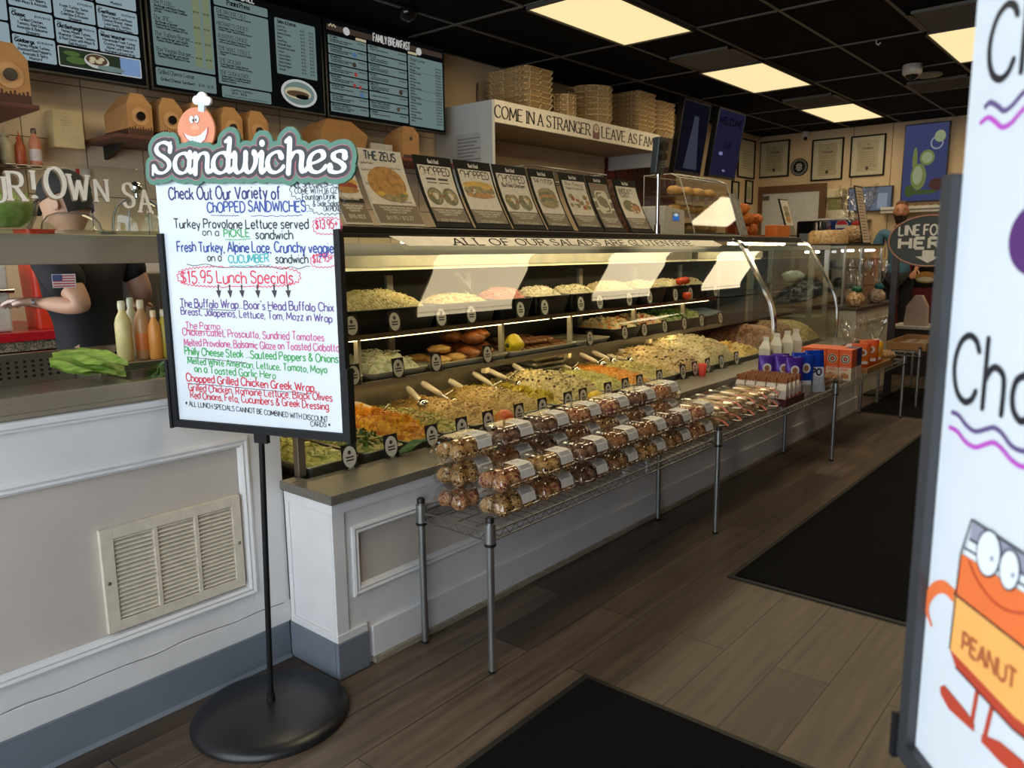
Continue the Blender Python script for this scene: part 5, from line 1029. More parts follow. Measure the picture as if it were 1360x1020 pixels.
carton(-1.666, 5.74, SZ+.002, 'navy carton behind the orange cartons', 2, M_nvy)
# gable bags on the ledge
M_gb = mat('white_paper_bag', (204, 204, 196), .55); M_win = mat('bag_window', (120, 110, 96), .3)
def gable(x, y, z, s, label, rz=.1, m=M_gb):
    t = thing('gable_bag', label, 'paper bag', (x, y, z), rz); q = s/2
    b = MB().loft([[(-q, -q*.7, 0), (q, -q*.7, 0), (q, q*.7, 0), (-q, q*.7, 0)], [(-q, -q*.7, s*1.1), (q, -q*.7, s*1.1), (q, q*.7, s*1.1), (-q, q*.7, s*1.1)], [(-q*.5, -.004, s*1.75), (q*.5, -.004, s*1.75), (q*.5, .004, s*1.75), (-q*.5, .004, s*1.75)], [(-q*.5, -.003, s*2.1), (q*.5, -.003, s*2.1), (q*.5, .003, s*2.1), (-q*.5, .003, s*2.1)]])
    b.build('bag', m, t, local=True)
    b = MB(); fr = frame((q+.0008, 0, 0), (0, 1, 0), (0, 0, 1)); rect(b, fr, -q*.45, q*.45, s*.25, s*.95, 0, 0); b.build('window', M_win, t, local=True)
for i, px in enumerate((1018, 1032, 1046, 1057)):
    p = P(px, 447, x=-2.1); gable(-2.1, p.y, .6455, .085 if i else .08, 'white gable paper bag on the ledge, '+('closest to the chrome divider', 'second from the chrome divider', 'third from the chrome divider', 'farthest from the chrome divider')[i], .15*i)
# candy and nuts beyond
M_bag2 = mat('amber_bag', (226, 128, 34), .4, c2=(196, 60, 40), scale=12); M_nut = speckle_mat('mixed_nuts', [(150, 110, 70), (120, 84, 52), (176, 140, 96), (96, 66, 42)], 90, .6, .5); M_wood = mat('tray_wood', (150, 112, 70), .6, stretch=(3, 40, 40), scale=4, var=.25)
def open_tray(x0, x1, y0, y1, z, h, label):
    b = MB().box(x0, x1, y0, y1, z, z+.006)
    for a in ((x0, x0+.01, y0, y1), (x1-.01, x1, y0, y1), (x0+.01, x1-.01, y0, y0+.01), (x0+.01, x1-.01, y1-.01, y1)): b.box(*a, z+.0062, z+h)
    return tag(b.build('wooden_tray', M_wood), label, 'tray')
open_tray(-1.95, -1.63, 5.98, 6.62, SZ+.002, .04, 'shallow wooden tray of wrapped sweets at the end of the third shelf')
for i, (x, y, m_, sc) in enumerate(((-1.72, 6.10, M_bag2, 1), (-1.715, 6.28, M_bag2, 1.05), (-1.72, 6.46, mat('yellow_bag', (236, 190, 40), .4, c2=(220, 120, 30), scale=10), .9))):
    chip_bag('sweet_bag', m_, m_, .14*sc, .20*sc, .08, 'orange sweet bag in the wooden tray, '+('next to the navy carton', 'middle one, tallest', 'farthest, with yellow top')[i], (x, y, SZ+.0085), .5, .05)
tag(MB().ball((-1.71, 6.76, SZ+.048), (.075, .085, .046), 16, 8, 0, .12).build('nut_bag', M_nut), 'lumpy bag of mixed nuts at the end of the third shelf', 'nut bag')
M_cel = clear_mat('crinkly_cellophane', 1.0, (.97, .97, .96), .10, lo=.10)
def cello(name, x, y, z, r, h, label, m, bow=None, seed=1):
    """cellophane gift bag: filled base, tied neck, crinkled fan on top"""
    t = thing(name, label, 'gift bag', (x, y, z)); rr_ = random.Random(seed)
    MB().lathe([(r*.55, .002), (r, h*.10), (r*.95, h*.22), (r*.35, h*.34), (.01, h*.36)], (0, 0, 0), 20).build('filling', m, t, local=True)
    b = MB(); n = 56; rg = []; m = 13
    for i in range(m+1):
        v = i/m; q = .14+1.22*v**.75*(1-.22*v**3); z = .36+.64*v
        rg.append([(r*q*math.cos(a_)*w_, r*q*math.sin(a_)*w_, h*(z+.05*v*math.sin(a_*5+seed))+h*.03*v*rr_.uniform(-1, 1)) for k in range(n) for a_ in [2*PI*k/n] for w_ in [1+(.05+.14*v)*(math.sin(a_*9+seed+2*v)*.6+math.sin(a_*17-seed+3*v)*.5)+.10*v*rr_.uniform(-1, 1)]])
    b.loft(rg, 0, False, cap=False); b.build('wrap', M_cel, t, local=True)
    if bow: MB().ball((.02, -.02, h*.38), (.05, .03, .03), 10, 6, 0, .5, rr_).build('bow', bow, t, local=True)
    return t
cello('gift_bag', -1.86, 6.30, SZ+.009, .075, .37, 'tall cellophane gift bag standing behind the orange sweet bags', M_nut, mat('white_ribbon', (206, 196, 214), .5), 5)
cello('gift_bag', -1.85, 6.92, SZ+.002, .07, .34, 'cellophane gift bag at the end of the third shelf behind the nuts', M_nut, mat('white_ribbon', (206, 196, 214), .5), 6)
open_tray(-1.93, -1.60, 7.62, 8.4, SZ+.002, .07, 'deep wooden tray of wrapped brown pastries on the farthest shelf')
for i in range(9):
    k = MB().rbox(-.06, .06, -.04, .04, 0, .03, .015).build('wrapped_pastry', mat('wrapped_brownie', (96, 66, 52), .3, c2=(176, 160, 150), scale=30)) if i == 0 else dup(k)
    k.location = (-1.855+.105*(i % 3), 7.76+.23*(i//3), SZ+.0095); k.rotation_euler = (0, 0, 1.5+.1*(i % 2)); tag(k, 'film wrapped brown pastry in the deep wooden tray', 'pastry', 'wrapped pastries in the deep tray')
# ================================================================ menu screens over the sandwich station
M_bez = mat('black_screen_bezel', (15, 15, 16), .35)
SCR = [emat('screen_black', (8, 9, 10)), emat('screen_pale_blue', (132, 150, 158)), emat('screen_grey_green', (98, 116, 114)), emat('screen_ink', (16, 20, 24)), emat('screen_olive', (108, 118, 92)), emat('screen_white', (170, 172, 170)), emat('screen_dark_green', (38, 48, 34)), emat('screen_leaf', (70, 92, 48)), emat('screen_cream', (170, 160, 130)), emat('screen_brown', (78, 60, 42)), emat('screen_sky', (108, 134, 172)), emat('screen_red', (140, 50, 50)), emat('screen_blue', (70, 100, 140)), emat('screen_banner', (58, 46, 40))]
def screen(name, label, y0, y1, z0, z1, x=-4.38):
    t = thing(name, label, 'screen', (x-.03, (y0+y1)/2, z0))
    b = MB(); b.box(x-.045, x-.004, y0, y1, z0, z1); b.build('case', M_bez, t, bevel=.004)
    MB().box(WL+.001, x-.0455, (y0+y1)/2-.15, (y0+y1)/2+.15, (z0+z1)/2-.12, (z0+z1)/2+.12).build('wall_mount', M_blkp, t)
    b = MB(); fr = frame((x-.004, 0, 0), (0, 1, 0), (0, 0, 1)); rect(b, fr, y0+.012, y1-.012, z0+.014, z1-.012, .0006, 0); return t, fr, b
def cell(b, fr, y0, y1, z0, z1, d=.0012, m=1, r=.008): poly(b, fr, rrect(y0, y1, z0, z1, r, 2), d, m)
def lines(b, fr, ls, y0, y1, z, h, step, m=3, align='l', pen=.1, maxfit=True):
    for s in ls:
        k = h*.62 if s and s[0] != '^' else h; s2 = s.lstrip('^'); wd = textw(s2, k); fx = min(1, (y1-y0)/max(wd, 1e-4))
        text(b, fr, s2, (y0+y1)/2 if align == 'c' else y0, z, k, .0022, m, pen, sx=fx, align=align, k=2); z -= step
    return z
t, fr, b = screen('menu_screen', 'wall menu screen with pale blue sandwich cells, above the counter man', 1.0, 2.125, 2.315, 2.945)
GRID = [(1.475, 1.665, [(2.362, 2.477, 'Goldbergs', ['Honey Maple Turkey,', 'Roasted Red Peppers,', 'Avocado & Spicy', 'Mustard']), (2.487, 2.597, 'Classic', ['Grilled Chicken,', 'Tomato, Red Onion,', 'Avocado & Balsamic', 'Dressing']), (2.607, 2.717, ' ', ['Grilled Vegetables,', 'Roasted Red Peppers,', 'Fresh Mozz & Avocado']), (2.727, 2.9, '', [])]),
        (1.675, 1.872, [(2.472, 2.582, 'Old Bethpage', ['Honey Maple Turkey,', 'Muenster Cheese, Tomato', '& Red Onion with Mayo &', 'Deli Mustard']), (2.592, 2.702, ' ', ['Fresh Turkey, Swiss', 'Cheese, Bacon,', 'ColeSlaw & Russian', 'Dressing']), (2.712, 2.9, '', [])]),
        (1.882, 2.09, [(2.468, 2.578, 'Waist Watcher', ['Homemade Fresh Turkey', 'Crunchy Veggie Salad &', 'Alpine Lace Swiss on', 'Romaine Lettuce Wrap']), (2.588, 2.695, 'EverRoast', ["Boar's Head EverRoast", 'Chicken Breast, Alpine', 'Lace Swiss, Tomato,', 'Avocado & Red Onion']), (2.705, 2.9, '', ['Mustard'])]),
        (1.03, 1.465, [(2.362, 2.52, '', []), (2.53, 2.7, '', []), (2.71, 2.9, '', [])])]
for y0, y1, cs in GRID:
    for z0, z1, nm, ls in cs:
        cell(b, fr, y0, y1, z0, z1)
        if nm:
            text(b, fr, 'The', y0+.01, z1-.016, .010, .0022, 3, .09, k=2); text(b, fr, nm, y0+.01, z1-.034, .0165, .0022, 3, .15, k=2); text(b, fr, '$13.95/$14.44', y1-.01, z1-.028, .0095, .0022, 3, .1, k=2, align='r')
        lines(b, fr, ls, y0+.012, y1-.012, (z1-.053 if nm else z0+.012), .021, .0185, 3, 'c', .11)
cell(b, fr, 1.675, 2.09, 2.362, 2.46, .0012, 5); rect(b, fr, 1.68, 2.085, 2.367, 2.455, .0016, 6); rect(b, fr, 1.98, 2.085, 2.367, 2.455, .002, 10)
for y, z, ry, rz, m in ((1.76, 2.40, .05, .018, 7), (1.74, 2.43, .04, .012, 7), (1.86, 2.413, .062, .036, 5), (1.86, 2.419, .054, .027, 9), (1.84, 2.422, .016, .010, 8), (1.87, 2.412, .018, .010, 8), (1.885, 2.426, .014, .009, 8), (1.835, 2.408, .014, .009, 8), (1.93, 2.385, .07, .014, 2)): poly(b, fr, ell(y, z, ry, rz, 22), .0024+abs(y-1.7)*.0004+ (.0004 if m == 8 else 0), m)
b.build('display', SCR, t)
t, fr, b = screen('menu_screen', 'middle wall menu screen with burger and panini panels', 2.14, 3.302, 2.315, 2.945)
cell(b, fr, 2.17, 2.525, 2.452, 2.90, m=2); cell(b, fr, 2.17, 2.525, 2.345, 2.44, m=2); cell(b, fr, 2.545, 2.90, 2.41, 2.835, m=2); cell(b, fr, 2.545, 2.90, 2.845, 2.895, m=2); cell(b, fr, 2.56, 2.89, 2.335, 2.40, m=2); cell(b, fr, 2.945, 3.245, 2.53, 2.86, m=2)
rect(b, fr, 2.41, 2.455, 2.48, 2.89, .0016, 4); rect(b, fr, 2.47, 2.515, 2.48, 2.89, .0016, 4)
for i, (nm, ls) in enumerate((('The P.O.B.', ['8oz Burger with Bacon, Cheese,', 'Lettuce, Tomato, Pickle, ColeSlaw', '& Fries']), ('The JFK', ['8oz Burger w Sauteed', 'Mushrooms & Onions, Lettuce,', 'Tomato, Pickle, ColeSlaw & Fries']), ('The Turkey Burger', ['8oz Turkey Burger with Lettuce,', 'Tomato, Pickle, ColeSlaw & Fries']), ('The Veggie Burger', ['8oz Veggie Burger with Lettuce,', 'Tomato, Pickle, ColeSlaw & Fries']))):
    z = 2.775-.083*i; text(b, fr, nm+'...', 2.18, z, .021, .0022, 3, .055, k=2, serif=True); lines(b, fr, ls, 2.19, 2.405, z-.017, .0175, .0145, 3, 'l', .13)
    for y in (2.413, 2.472): text(b, fr, '$11.95', y, z-.005, .0095, .0022, 3, .1, k=2, fit=.038)
lines(b, fr, ['Burgers', '8oz Burger with Lettuce, Tomato,', 'Pickle, ColeSlaw & Fries'], 2.19, 2.4, 2.865, .018, .016, 3, 'l', .13)
text(b, fr, 'Grilled Cheese Corner', 2.185, 2.408, .021, .0022, 3, .06, k=2, serif=True, fit=.21); text(b, fr, 'Grilled Cheese Sandwich', 2.195, 2.372, .016, .0022, 3, .09, k=2, fit=.20); text(b, fr, '$7.45', 2.415, 2.372, .013, .0022, 3, .09, k=2); text(b, fr, '$7.75', 2.47, 2.372, .013, .0022, 3, .09, k=2)
text(b, fr, 'GRILL', 2.72, 2.905, .03, .0022, 5, .1, k=2); text(b, fr, 'Panini Press', 2.63, 2.862, .024, .0022, 3, .11, k=2, serif=True)
for i, (nm, n) in enumerate((('THE BRONX TALE', ['Grilled Chicken, Fresh Mozzarella, Sundried', 'Tomato & Pesto']), ("MICHAEL'S CHOICE", ['Honey Maple Turkey, Crisp Bacon,', 'Cheddar Cheese, Tomato & Honey Mustard']), ("JOSEPH'S CHOICE", ['Chicken Cutlet, Bacon, American Cheese', 'and Lettuce with Russian Dressing']), ('THE WALL STREET', ['Roast Beef, Provolone, Onions & Cheddar', 'Cheese']), ('THE SICILIAN', ['Fresh Mozzarella, Tomato, Basil and', 'Roasted Peppers with Balsamic Dressing']), ('THE GODFATHER', ['Grilled Chicken, Portobello Mushrooms,', 'Roasted Peppers, Fresh Mozzarella &', 'Balsamic Dressing']))):
    z = 2.805-.068*i; text(b, fr, nm, 2.555, z, .02, .0022, 3, .055, k=2, serif=True); lines(b, fr, n, 2.565, 2.865, z-.016, .0155, .013, 3, 'l', .13)
lines(b, fr, ['^Cash Price  Card Price', '^ $11.95     $12.36'], 2.62, 2.84, 2.378, .012, .018, 3, 'l', .1); text(b, fr, 'All Panini come with side salad & fruits', 2.58, 2.342, .0085, .0022, 3, .09, k=2, fit=.28)
text(b, fr, 'Sides & Extras', 2.965, 2.832, .018, .0022, 3, .12, k=2, serif=True)
for i, s in enumerate(('Curly Fries', 'French Fries', 'American Cheese', 'Bacon', 'Onion Rings', 'Mozzarella Sticks', 'Roasted Potato Salad', 'Lettuce', 'Lettuce Addons', 'Tomato Addons', 'Chicken Addons', 'Roasted Peppers', 'Avocado')):
    z = 2.808-.0212*i; text(b, fr, s, 2.96, z, .012, .0022, 3, .1, k=2, sx=.9)
    for y in (3.13, 3.195): text(b, fr, '$4.25', y, z, .011, .0022, 3, .09, k=2)
for y, z, ry, rz, m, d in ((3.10, 2.43, .135, .085, 5, .0012), (3.10, 2.43, .115, .07, 2, .0016), (3.09, 2.43, .10, .036, 8, .002), (3.09, 2.425, .085, .02, 9, .0024), (3.12, 2.41, .05, .014, 0, .0027)): poly(b, fr, ell(y, z, ry, rz, 26), d, m)
b.build('display', SCR, t)
t, fr, b = screen('menu_screen', 'breakfast menu screen at the end of the row, headed FAMILY BREAKFAST', 3.316, 4.425, 2.315, 2.945)
rect(b, fr, 3.34, 4.40, 2.868, 2.905, .001, 13); text(b, fr, 'FAMILY BREAKFAST', 3.73, 2.868, .05, .0022, 5, .085, k=2, sx=.62)
for y, z in ((3.50, 2.885), (4.16, 2.875)): poly(b, fr, ell(y, z, .028, .026, 20), .0018, 5)
for y in (3.575, 4.05): rect(b, fr, y, y+.09, 2.843, 2.86, .0024, 8)
for k in range(5): text(b, fr, '*', 3.355+.012*k, 2.885+.008*(k % 2), .022, .002, 8, .12, k=2)
LB = [('THE SIMPLE', 2), ('THE PROFESSOR', 2), ('THE WORK OUT', 2), ('PROTEIN WRAP', 2), ('VEGGIE WRAP', 2), ('THE KELSEY WAY', 1), ('THE HOT HONEY', 2), ('BREAKFAST QUESADILLA', 2)]; RB = [('OMELETTES', 1), ('THE CLUB', 2), ('THE HEATS UP', 2), ('THE ZEUS', 2), ('OMELETTES', 3), ('', 1), ('FRENCH TOAST & PANCAKES', 2), ('OATMEAL', 1)]
for i, (nm, n) in enumerate(LB):
    z = 2.838-.0615*i; cell(b, fr, 3.345, 3.665, z-.053, z, m=2, r=.005); text(b, fr, nm, 3.355, z-.017, .0135, .0022, 3, .1, k=2, sx=.8); lines(b, fr, ['Scrambled Eggs, Bacon, Sausage & Ham', 'with American Cheese on a Hero'][:n], 3.36, 3.54, z-.03, .014, .012, 3, 'l', .13); text(b, fr, '$9.95/$10.34', 3.655, z-.02, .009, .0022, 3, .1, k=2, align='r')
for i, (nm, n) in enumerate(RB):
    z = 2.838-.0615*i; cell(b, fr, 3.68, 4.035, z-.053, z, m=2, r=.005); text(b, fr, nm, 3.69, z-.017, .0135, .0022, 3, .1, k=2, sx=.8); lines(b, fr, ['Two Eggs any Style with Home Fries', 'Peppers, Onions & Cheddar Cheese', 'on a Toasted Roll'][:n], 3.695, 3.9, z-.03, .014, .012, 3, 'l', .13); text(b, fr, '$10.45/$10.85', 4.025, z-.02, .009, .0022, 3, .1, k=2, align='r')
for y, z, r, m in ((3.56, 2.743, .018, 12), (3.555, 2.68, .017, 13), (3.565, 2.62, .014, 11), (3.55, 2.545, .013, 11), (3.6, 2.54, .012, 11), (3.61, 2.49, .017, 12), (3.97, 2.56, .018, 13), (3.94, 2.44, .016, 9)): poly(b, fr, ell(y, z, r, r, 16), .0026, m)
cell(b, fr, 4.05, 4.40, 2.345, 2.835, m=2, r=.005); text(b, fr, 'Bagel Corner', 4.07, 2.80, .022, .0022, 3, .06, k=2, slant=.3)
for i in range(20):
    z = 2.775-.021*i
    if i in (3, 9, 12): rect(b, fr, 4.06, 4.39, z+.016, z+.018, .0022, 3)
    text(b, fr, ('With Butter', 'With Cream Cheese', 'With Eggs', 'With Bacon & Cheese', 'With Lox')[i % 5], 4.065, z, .011, .0022, 3, .11, k=2, sx=.9); text(b, fr, '$4.25/$4.55', 4.39, z, .010, .0022, 3, .1, k=2, align='r')
b.build('display', SCR, t)
# ---- wall shelves with kraft boxes
M_shelf = mat('dark_red_brown_shelf', (86, 46, 34), .5, stretch=(20, 2, 20), scale=4, var=.2); M_kraft = mat('kraft_card', (176, 128, 76), .65, scale=20, var=.06); M_kraftd = mat('kraft_brown_print', (70, 36, 24), .6); M_ros = mat('kraft_rosette', (196, 148, 96), .6); M_lens = mat('dark_round_window', (24, 18, 18), .2)
def wall_shelf(y0, y1, z, label, d=.42, m=M_shelf):
    t = thing('wall_shelf', label, 'shelf', (WL, (y0+y1)/2, z)); MB().box(WL+.001, WL+d, y0, y1, z-.02, z).build('board', m, t, bevel=.002)
    for y in (y0+.12, y1-.12): MB().prism([(0, -.021), (d*.55, -.021), (0, -.09)], (Vector((WL+.001, y-.01, z)), Vector((1, 0, 0)), Vector((0, 0, 1)), Vector((0, 1, 0))), 0, .02).build('bracket', M_blkp, t)
def kraft_box():
    """gable lunch box with a round window on the front (+X) and a brown printed base"""
    t = thing('lunch_box', '', 'paper box'); hx, hy = .14, .066
    b = MB().loft([[(-hx, -hy, 0), (hx, -hy, 0), (hx, hy, 0), (-hx, hy, 0)], [(-hx, -hy, .13), (hx, -hy, .16), (hx, hy, .16), (-hx, hy, .13)], [(-hx*.3, -hy*.55, .205), (hx*.92, -hy*.55, .215), (hx*.92, hy*.4, .215), (-hx*.3, hy*.4, .205)]])
    b.build('carton', M_kraft, t, local=True, bevel=.002)
    b = MB().box(hx, hx+.0012, -hy+.001, hy-.001, .001, .034).box(-hx+.001, hx-.001, -hy-.0012, -hy-.0001, .001, .034)
    for k in range(9): b.box(hx, hx+.0012, -hy+.004+.014*k, -hy+.011+.014*k, .0341, .04+.004*(k % 3))
    b.build('printed_base', M_kraftd, t, local=True)
    fr = frame((hx, 0, .098), (0, 1, 0), (0, 0, 1)); MB().prism(ell(0, 0, .046, .046, 14), fr, .0008, .004).build('rosette', M_ros, t, local=True)
    MB().prism(ell(0, .002, .022, .022, 20), fr, .0042, .016).build('round_window', M_lens, t, local=True); return t
wall_shelf(1.84, 2.95, 2.035, 'dark red brown wall shelf under the middle menu screen'); wall_shelf(.7, 1.42, 2.085, 'dark wall shelf at the picture edge under the sandwich menu', .64)
kb = kraft_box()
for i in range(5):
    o = kb if i == 0 else dup(kb); o.location = (-4.36, 1.965+.2*i if i else 1.965, 2.0355); o.location.y = (1.985, 2.155, 2.325, 2.515, 2.685)[i]; o['label'] = 'kraft lunch box with round dark window, '+('first of the row, side showing', 'second of the row under the menu', 'third, mostly behind the cook head cutout', 'fourth, above the letter d of the sign', 'last of the row of five')[i]
o = dup(kb, (-4.19, 1.325, 2.0855), None, 'larger kraft lunch box alone on the shelf at the picture edge', scale=1.22)
o = dup(kb, (-4.19, 1.13, 2.0855), None, 'kraft lunch box cut off by the picture edge', scale=1.22)
wall_shelf(3.2, 4.5, 2.085, 'red edged wall shelf behind the sign header and the poster holders', .38, mat('red_shelf', (120, 40, 30), .5))
MB_ = MB().loft([[(-4.5, 3.18, 2.086), (-4.27, 3.18, 2.086), (-4.27, 3.52, 2.086), (-4.5, 3.52, 2.086)], [(-4.52, 3.16, 2.20), (-4.25, 3.16, 2.20), (-4.25, 3.54, 2.20), (-4.52, 3.54, 2.20)], [(-4.47, 3.22, 2.26), (-4.32, 3.26, 2.29), (-4.32, 3.46, 2.29), (-4.47, 3.48, 2.26)]])
tag(MB_.build('lunch_box', M_kraft, bevel=.002), 'open topped kraft carton above the end of the sign header', 'paper box')
tag(MB().box(-4.5, -4.3, 3.60, 3.80, 2.0855, 2.17).build('white_box', mat('white_carton_box', (190, 186, 174), .6), bevel=.002), 'plain white carton between two kraft boxes on the red shelf', 'paper box')
t = thing('lunch_box', 'plain kraft carton with one small hole near the end of the breakfast screen', 'paper box', (-4.36, 3.94, 2.086)); b = MB().loft([[(-4.46, 3.86, 2.086), (-4.26, 3.86, 2.086), (-4.26, 4.02, 2.086), (-4.46, 4.02, 2.086)], [(-4.46, 3.86, 2.24), (-4.26, 3.86, 2.26), (-4.26, 4.02, 2.26), (-4.46, 4.02, 2.24)], [(-4.40, 3.89, 2.29), (-4.28, 3.89, 2.31), (-4.28, 3.99, 2.31), (-4.40, 3.99, 2.29)]]); b.build('carton', M_kraft, t)
MB().prism(ell(3.94, 2.225, .014, .014, 16), frame((-4.259, 0, 0), (0, 1, 0), (0, 0, 1)), 0, .002).build('hole', M_lens, t); MB().box(-4.2595, -4.2585, 3.865, 4.015, 2.087, 2.11).build('printed_base', M_kraftd, t)
t = thing('wall_outlet', 'small white outlet plate on the tan wall beside the poster holders', 'outlet', (WL, 4.2, 2.15)); MB().box(WL+.0005, WL+.008, 4.15, 4.23, 2.14, 2.26).build('plate', mat('outlet_white', (200, 196, 184), .4), t, bevel=.002); MB().ball((WL+.009, 4.19, 2.20), (.002, .006, .006), 8, 4).build('socket', M_dark, t)
# ---- things on the tiled wall at the sandwich station
t = thing('towel_dispenser', 'beige wall dispenser on the tiled wall above the man in the cap', 'dispenser', (WL, 1.74, 1.98)); M_beige = mat('beige_plastic', (206, 188, 142), .4)
MB().prism([(-.075, 0), (.075, 0), (.07, .19), (-.07, .19)], frame((WL+.001, 1.74, 1.98), (0, 1, 0), (0, 0, 1)), 0, .10).build('cover', M_beige, t, bevel=.012); b = MB()
for k in range(3): b.box(WL+.1012, WL+.102, 1.70, 1.76-.005*k, 2.115-.011*k, 2.118-.011*k)
b.build('embossed_mark', mat('beige_dark', (170, 152, 110), .5), t)
t = thing('wire_rack', 'small wire bottle rack on the tiled wall', 'rack', (-4.5, 1.53, 1.86)); b = MB()
for y in (1.44, 1.62): b.tube([(WL+.002, y, 1.862), (-4.44, y, 1.862)], .003, 5)
for x in (-4.60, -4.52, -4.44): b.tube([(x, 1.40, 1.866), (x, 1.68, 1.866)], .003, 5)
b.build('wires', M_chrome, t)
def bottle(name, x, y, z, h, r, m, mc, label, tip=True, mats2=None):
    t = thing(name, label, 'bottle', (x, y, z)); pr = [(r*.9, 0), (r, .006), (r, h*.62), (r*.82, h*.72), (r*.42, h*.82), (r*.40, h*.86)]
    b = MB().lathe(pr, (0, 0, 0), 20); b.build('body', m, t, local=True)
    if mats2: MB().lathe([(r*1.01, h*.15), (r*1.01, h*.45)], (0, 0, 0), 20, cap=False).build('paper_label', mats2, t, local=True)
    MB().lathe([(r*.45, h*.86), (r*.47, h*.93), (r*.40, h), (r*.1, h*1.005)] if not tip else [(r*.62, h*.86), (r*.62, h*.91), (r*.2, h*.95), (r*.08, h*1.12)], (0, 0, 0), 16).build('cap', mc, t, local=True); return t
M_cap2 = mat('grey_metal_cap', (120, 110, 100), .35, metal=.7)
bottle('sauce_bottle', -4.52, 1.57, 1.870, .19, .028, mat('pink_sauce', (206, 130, 100), .4), M_cap2, 'pink sauce bottle with white label and grey cap on the wire rack', False, mat('paper_label_white', (206, 196, 190), .5))
bottle('squeeze_bottle', -4.52, 1.50, 1.870, .15, .024, mat('orange_sauce', (176, 84, 44), .4), mat('orange_cap', (190, 90, 50), .5), 'orange squeeze bottle with pointed tip on the wire rack')
bottle('squeeze_bottle', -4.52, 1.435, 1.870, .16, .034, mat('cream_sauce', (190, 178, 140), .4), mat('clear_cap', (180, 168, 140), .4), 'pale squeeze bottle with pointed tip, first on the wire rack')
t = thing('notice_board', 'small white and red notice strip on the tiled wall behind the cap', 'notice', (WL, 1.76, 1.83)); fr = frame((WL+.001, 0, 0), (0, 1, 0), (0, 0, 1)); MB().prism([(1.66, 1.83), (1.86, 1.83), (1.86, 1.885), (1.66, 1.885)], fr, 0, .02).build('panel', mat('notice_white', (206, 194, 176), .5), t)
b = MB(); rect(b, fr, 1.785, 1.805, 1.832, 1.883, .0206, 0)
for k, y in enumerate((1.68, 1.70, 1.73, 1.755)): rect(b, fr, y, y+.012, 1.845, 1.865+.004*(k % 2), .0206, 1)
b.build('print', [mat('notice_red', (190, 40, 40), .5), M_dark], t)
tag(MB().box(WL+.001, -4.42, .6, 1.36, 1.62, 1.98).box(-4.4199, -4.36, .6, 1.36, 1.62, 1.72).build('order_screen', mat('black_monitor', (16, 16, 18), .3), bevel=.005), 'black monitor back at the picture edge under the dark shelf', 'monitor')
# ---- white overhead cabinet with the painted motto
HX, HY0, HY1, HZ0, HZ1 = -4.0, 4.53, 7.06, 2.385, 2.542
M_cabw = mat('cool_white_laminate', (190, 192, 190), .45, var=.03, scale=4); M_sgn = mat('cream_sign_board', (226, 216, 196), .5)
t = thing('overhead_cabinet', 'white open cabinet with the painted motto board and baskets on top', 'cabinet', ((WL+HX)/2, (HY0+HY1)/2, 1.86))
MB().box(WL+.001, HX, HY0, HY0+.03, 1.86, HZ1).build('side_panel', M_cabw, t); MB().box(WL+.001, HX, HY1-.03, HY1, 2.25, HZ1).build('side_panel', M_cabw, t)
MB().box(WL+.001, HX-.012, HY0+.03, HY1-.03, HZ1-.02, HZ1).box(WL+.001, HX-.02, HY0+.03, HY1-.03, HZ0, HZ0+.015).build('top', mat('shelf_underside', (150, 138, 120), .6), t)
MB().box(HX-.012, HX+.001, HY0+.0305, HY1-.0305, HZ0, HZ1+.006).build('motto_board', M_sgn, t)
fr = frame((HX+.001, 0, 0), (0, 1, 0), (0, 0, 1)); b = MB(); ya = P(657, 155, x=HX).y; yb = P(785, 180, x=HX).y; yc = P(799, 185, x=HX).y; yd = P(872, 197, x=HX).y; zc = HZ0+.034
text(b, fr, 'COME IN A STRANGER', ya, zc, .090, .0012, 0, .085, .03, serif=True, fit=yb-ya); text(b, fr, 'LEAVE AS FAMILY', yc, zc, .090, .0012, 0, .085, .03, serif=True, fit=(yd-yc)*1.14)
y1_, y2_ = P(787, 175, x=HX).y, P(796, 178, x=HX).y; rect(b, fr, y1_, y2_, HZ0+.012, HZ0+.075, .0012, 1); poly(b, fr, ell((y1_+y2_)/2, HZ0+.095, .05, .045, 20), .0016, 1); poly(b, fr, ell((y1_+y2_)/2, HZ0+.098, .036, .032, 20), .002, 2)
for k in range(5): a = PI*(.1+.2*k); ribbon(b, fr, [((y1_+y2_)/2, HZ0+.085), ((y1_+y2_)/2+.04*math.cos(a), HZ0+.09+.036*math.sin(a))], .0018, .0026, 1)
b.build('lettering', [M_dark, mat('maroon_paint', (110, 50, 46), .5), mat('cream_fan', (214, 200, 176), .5)], t)
t = thing('paper_sleeve', 'clear sleeve with a printed page taped to the white cabinet side', 'paper', (-4.3, HY0, 2.1)); fr = frame((-4.38, HY0-.001, 2.02), (1, 0, 0), (0, 0, 1)); MB().prism([(0, 0), (.26, 0), (.26, .30), (0, .30)], fr, 0, .003).build('page', mat('grey_page', (176, 176, 174), .4), t)
b = MB(); [rect(b, fr, .02, .2+.03*(k % 3), .05+.026*k, .058+.026*k, .0038, 0) for k in range(9)]; b.build('print', mat('page_ink', (110, 110, 110), .6), t)
a = P(803, 215, x=WL); struct(MB().box(WL+.0005, WL+.02, a.y, a.y+1.5, 1.2, 2.38).build('trim_red_panel', mat('deep_red_panel', (84, 20, 17), .5)))
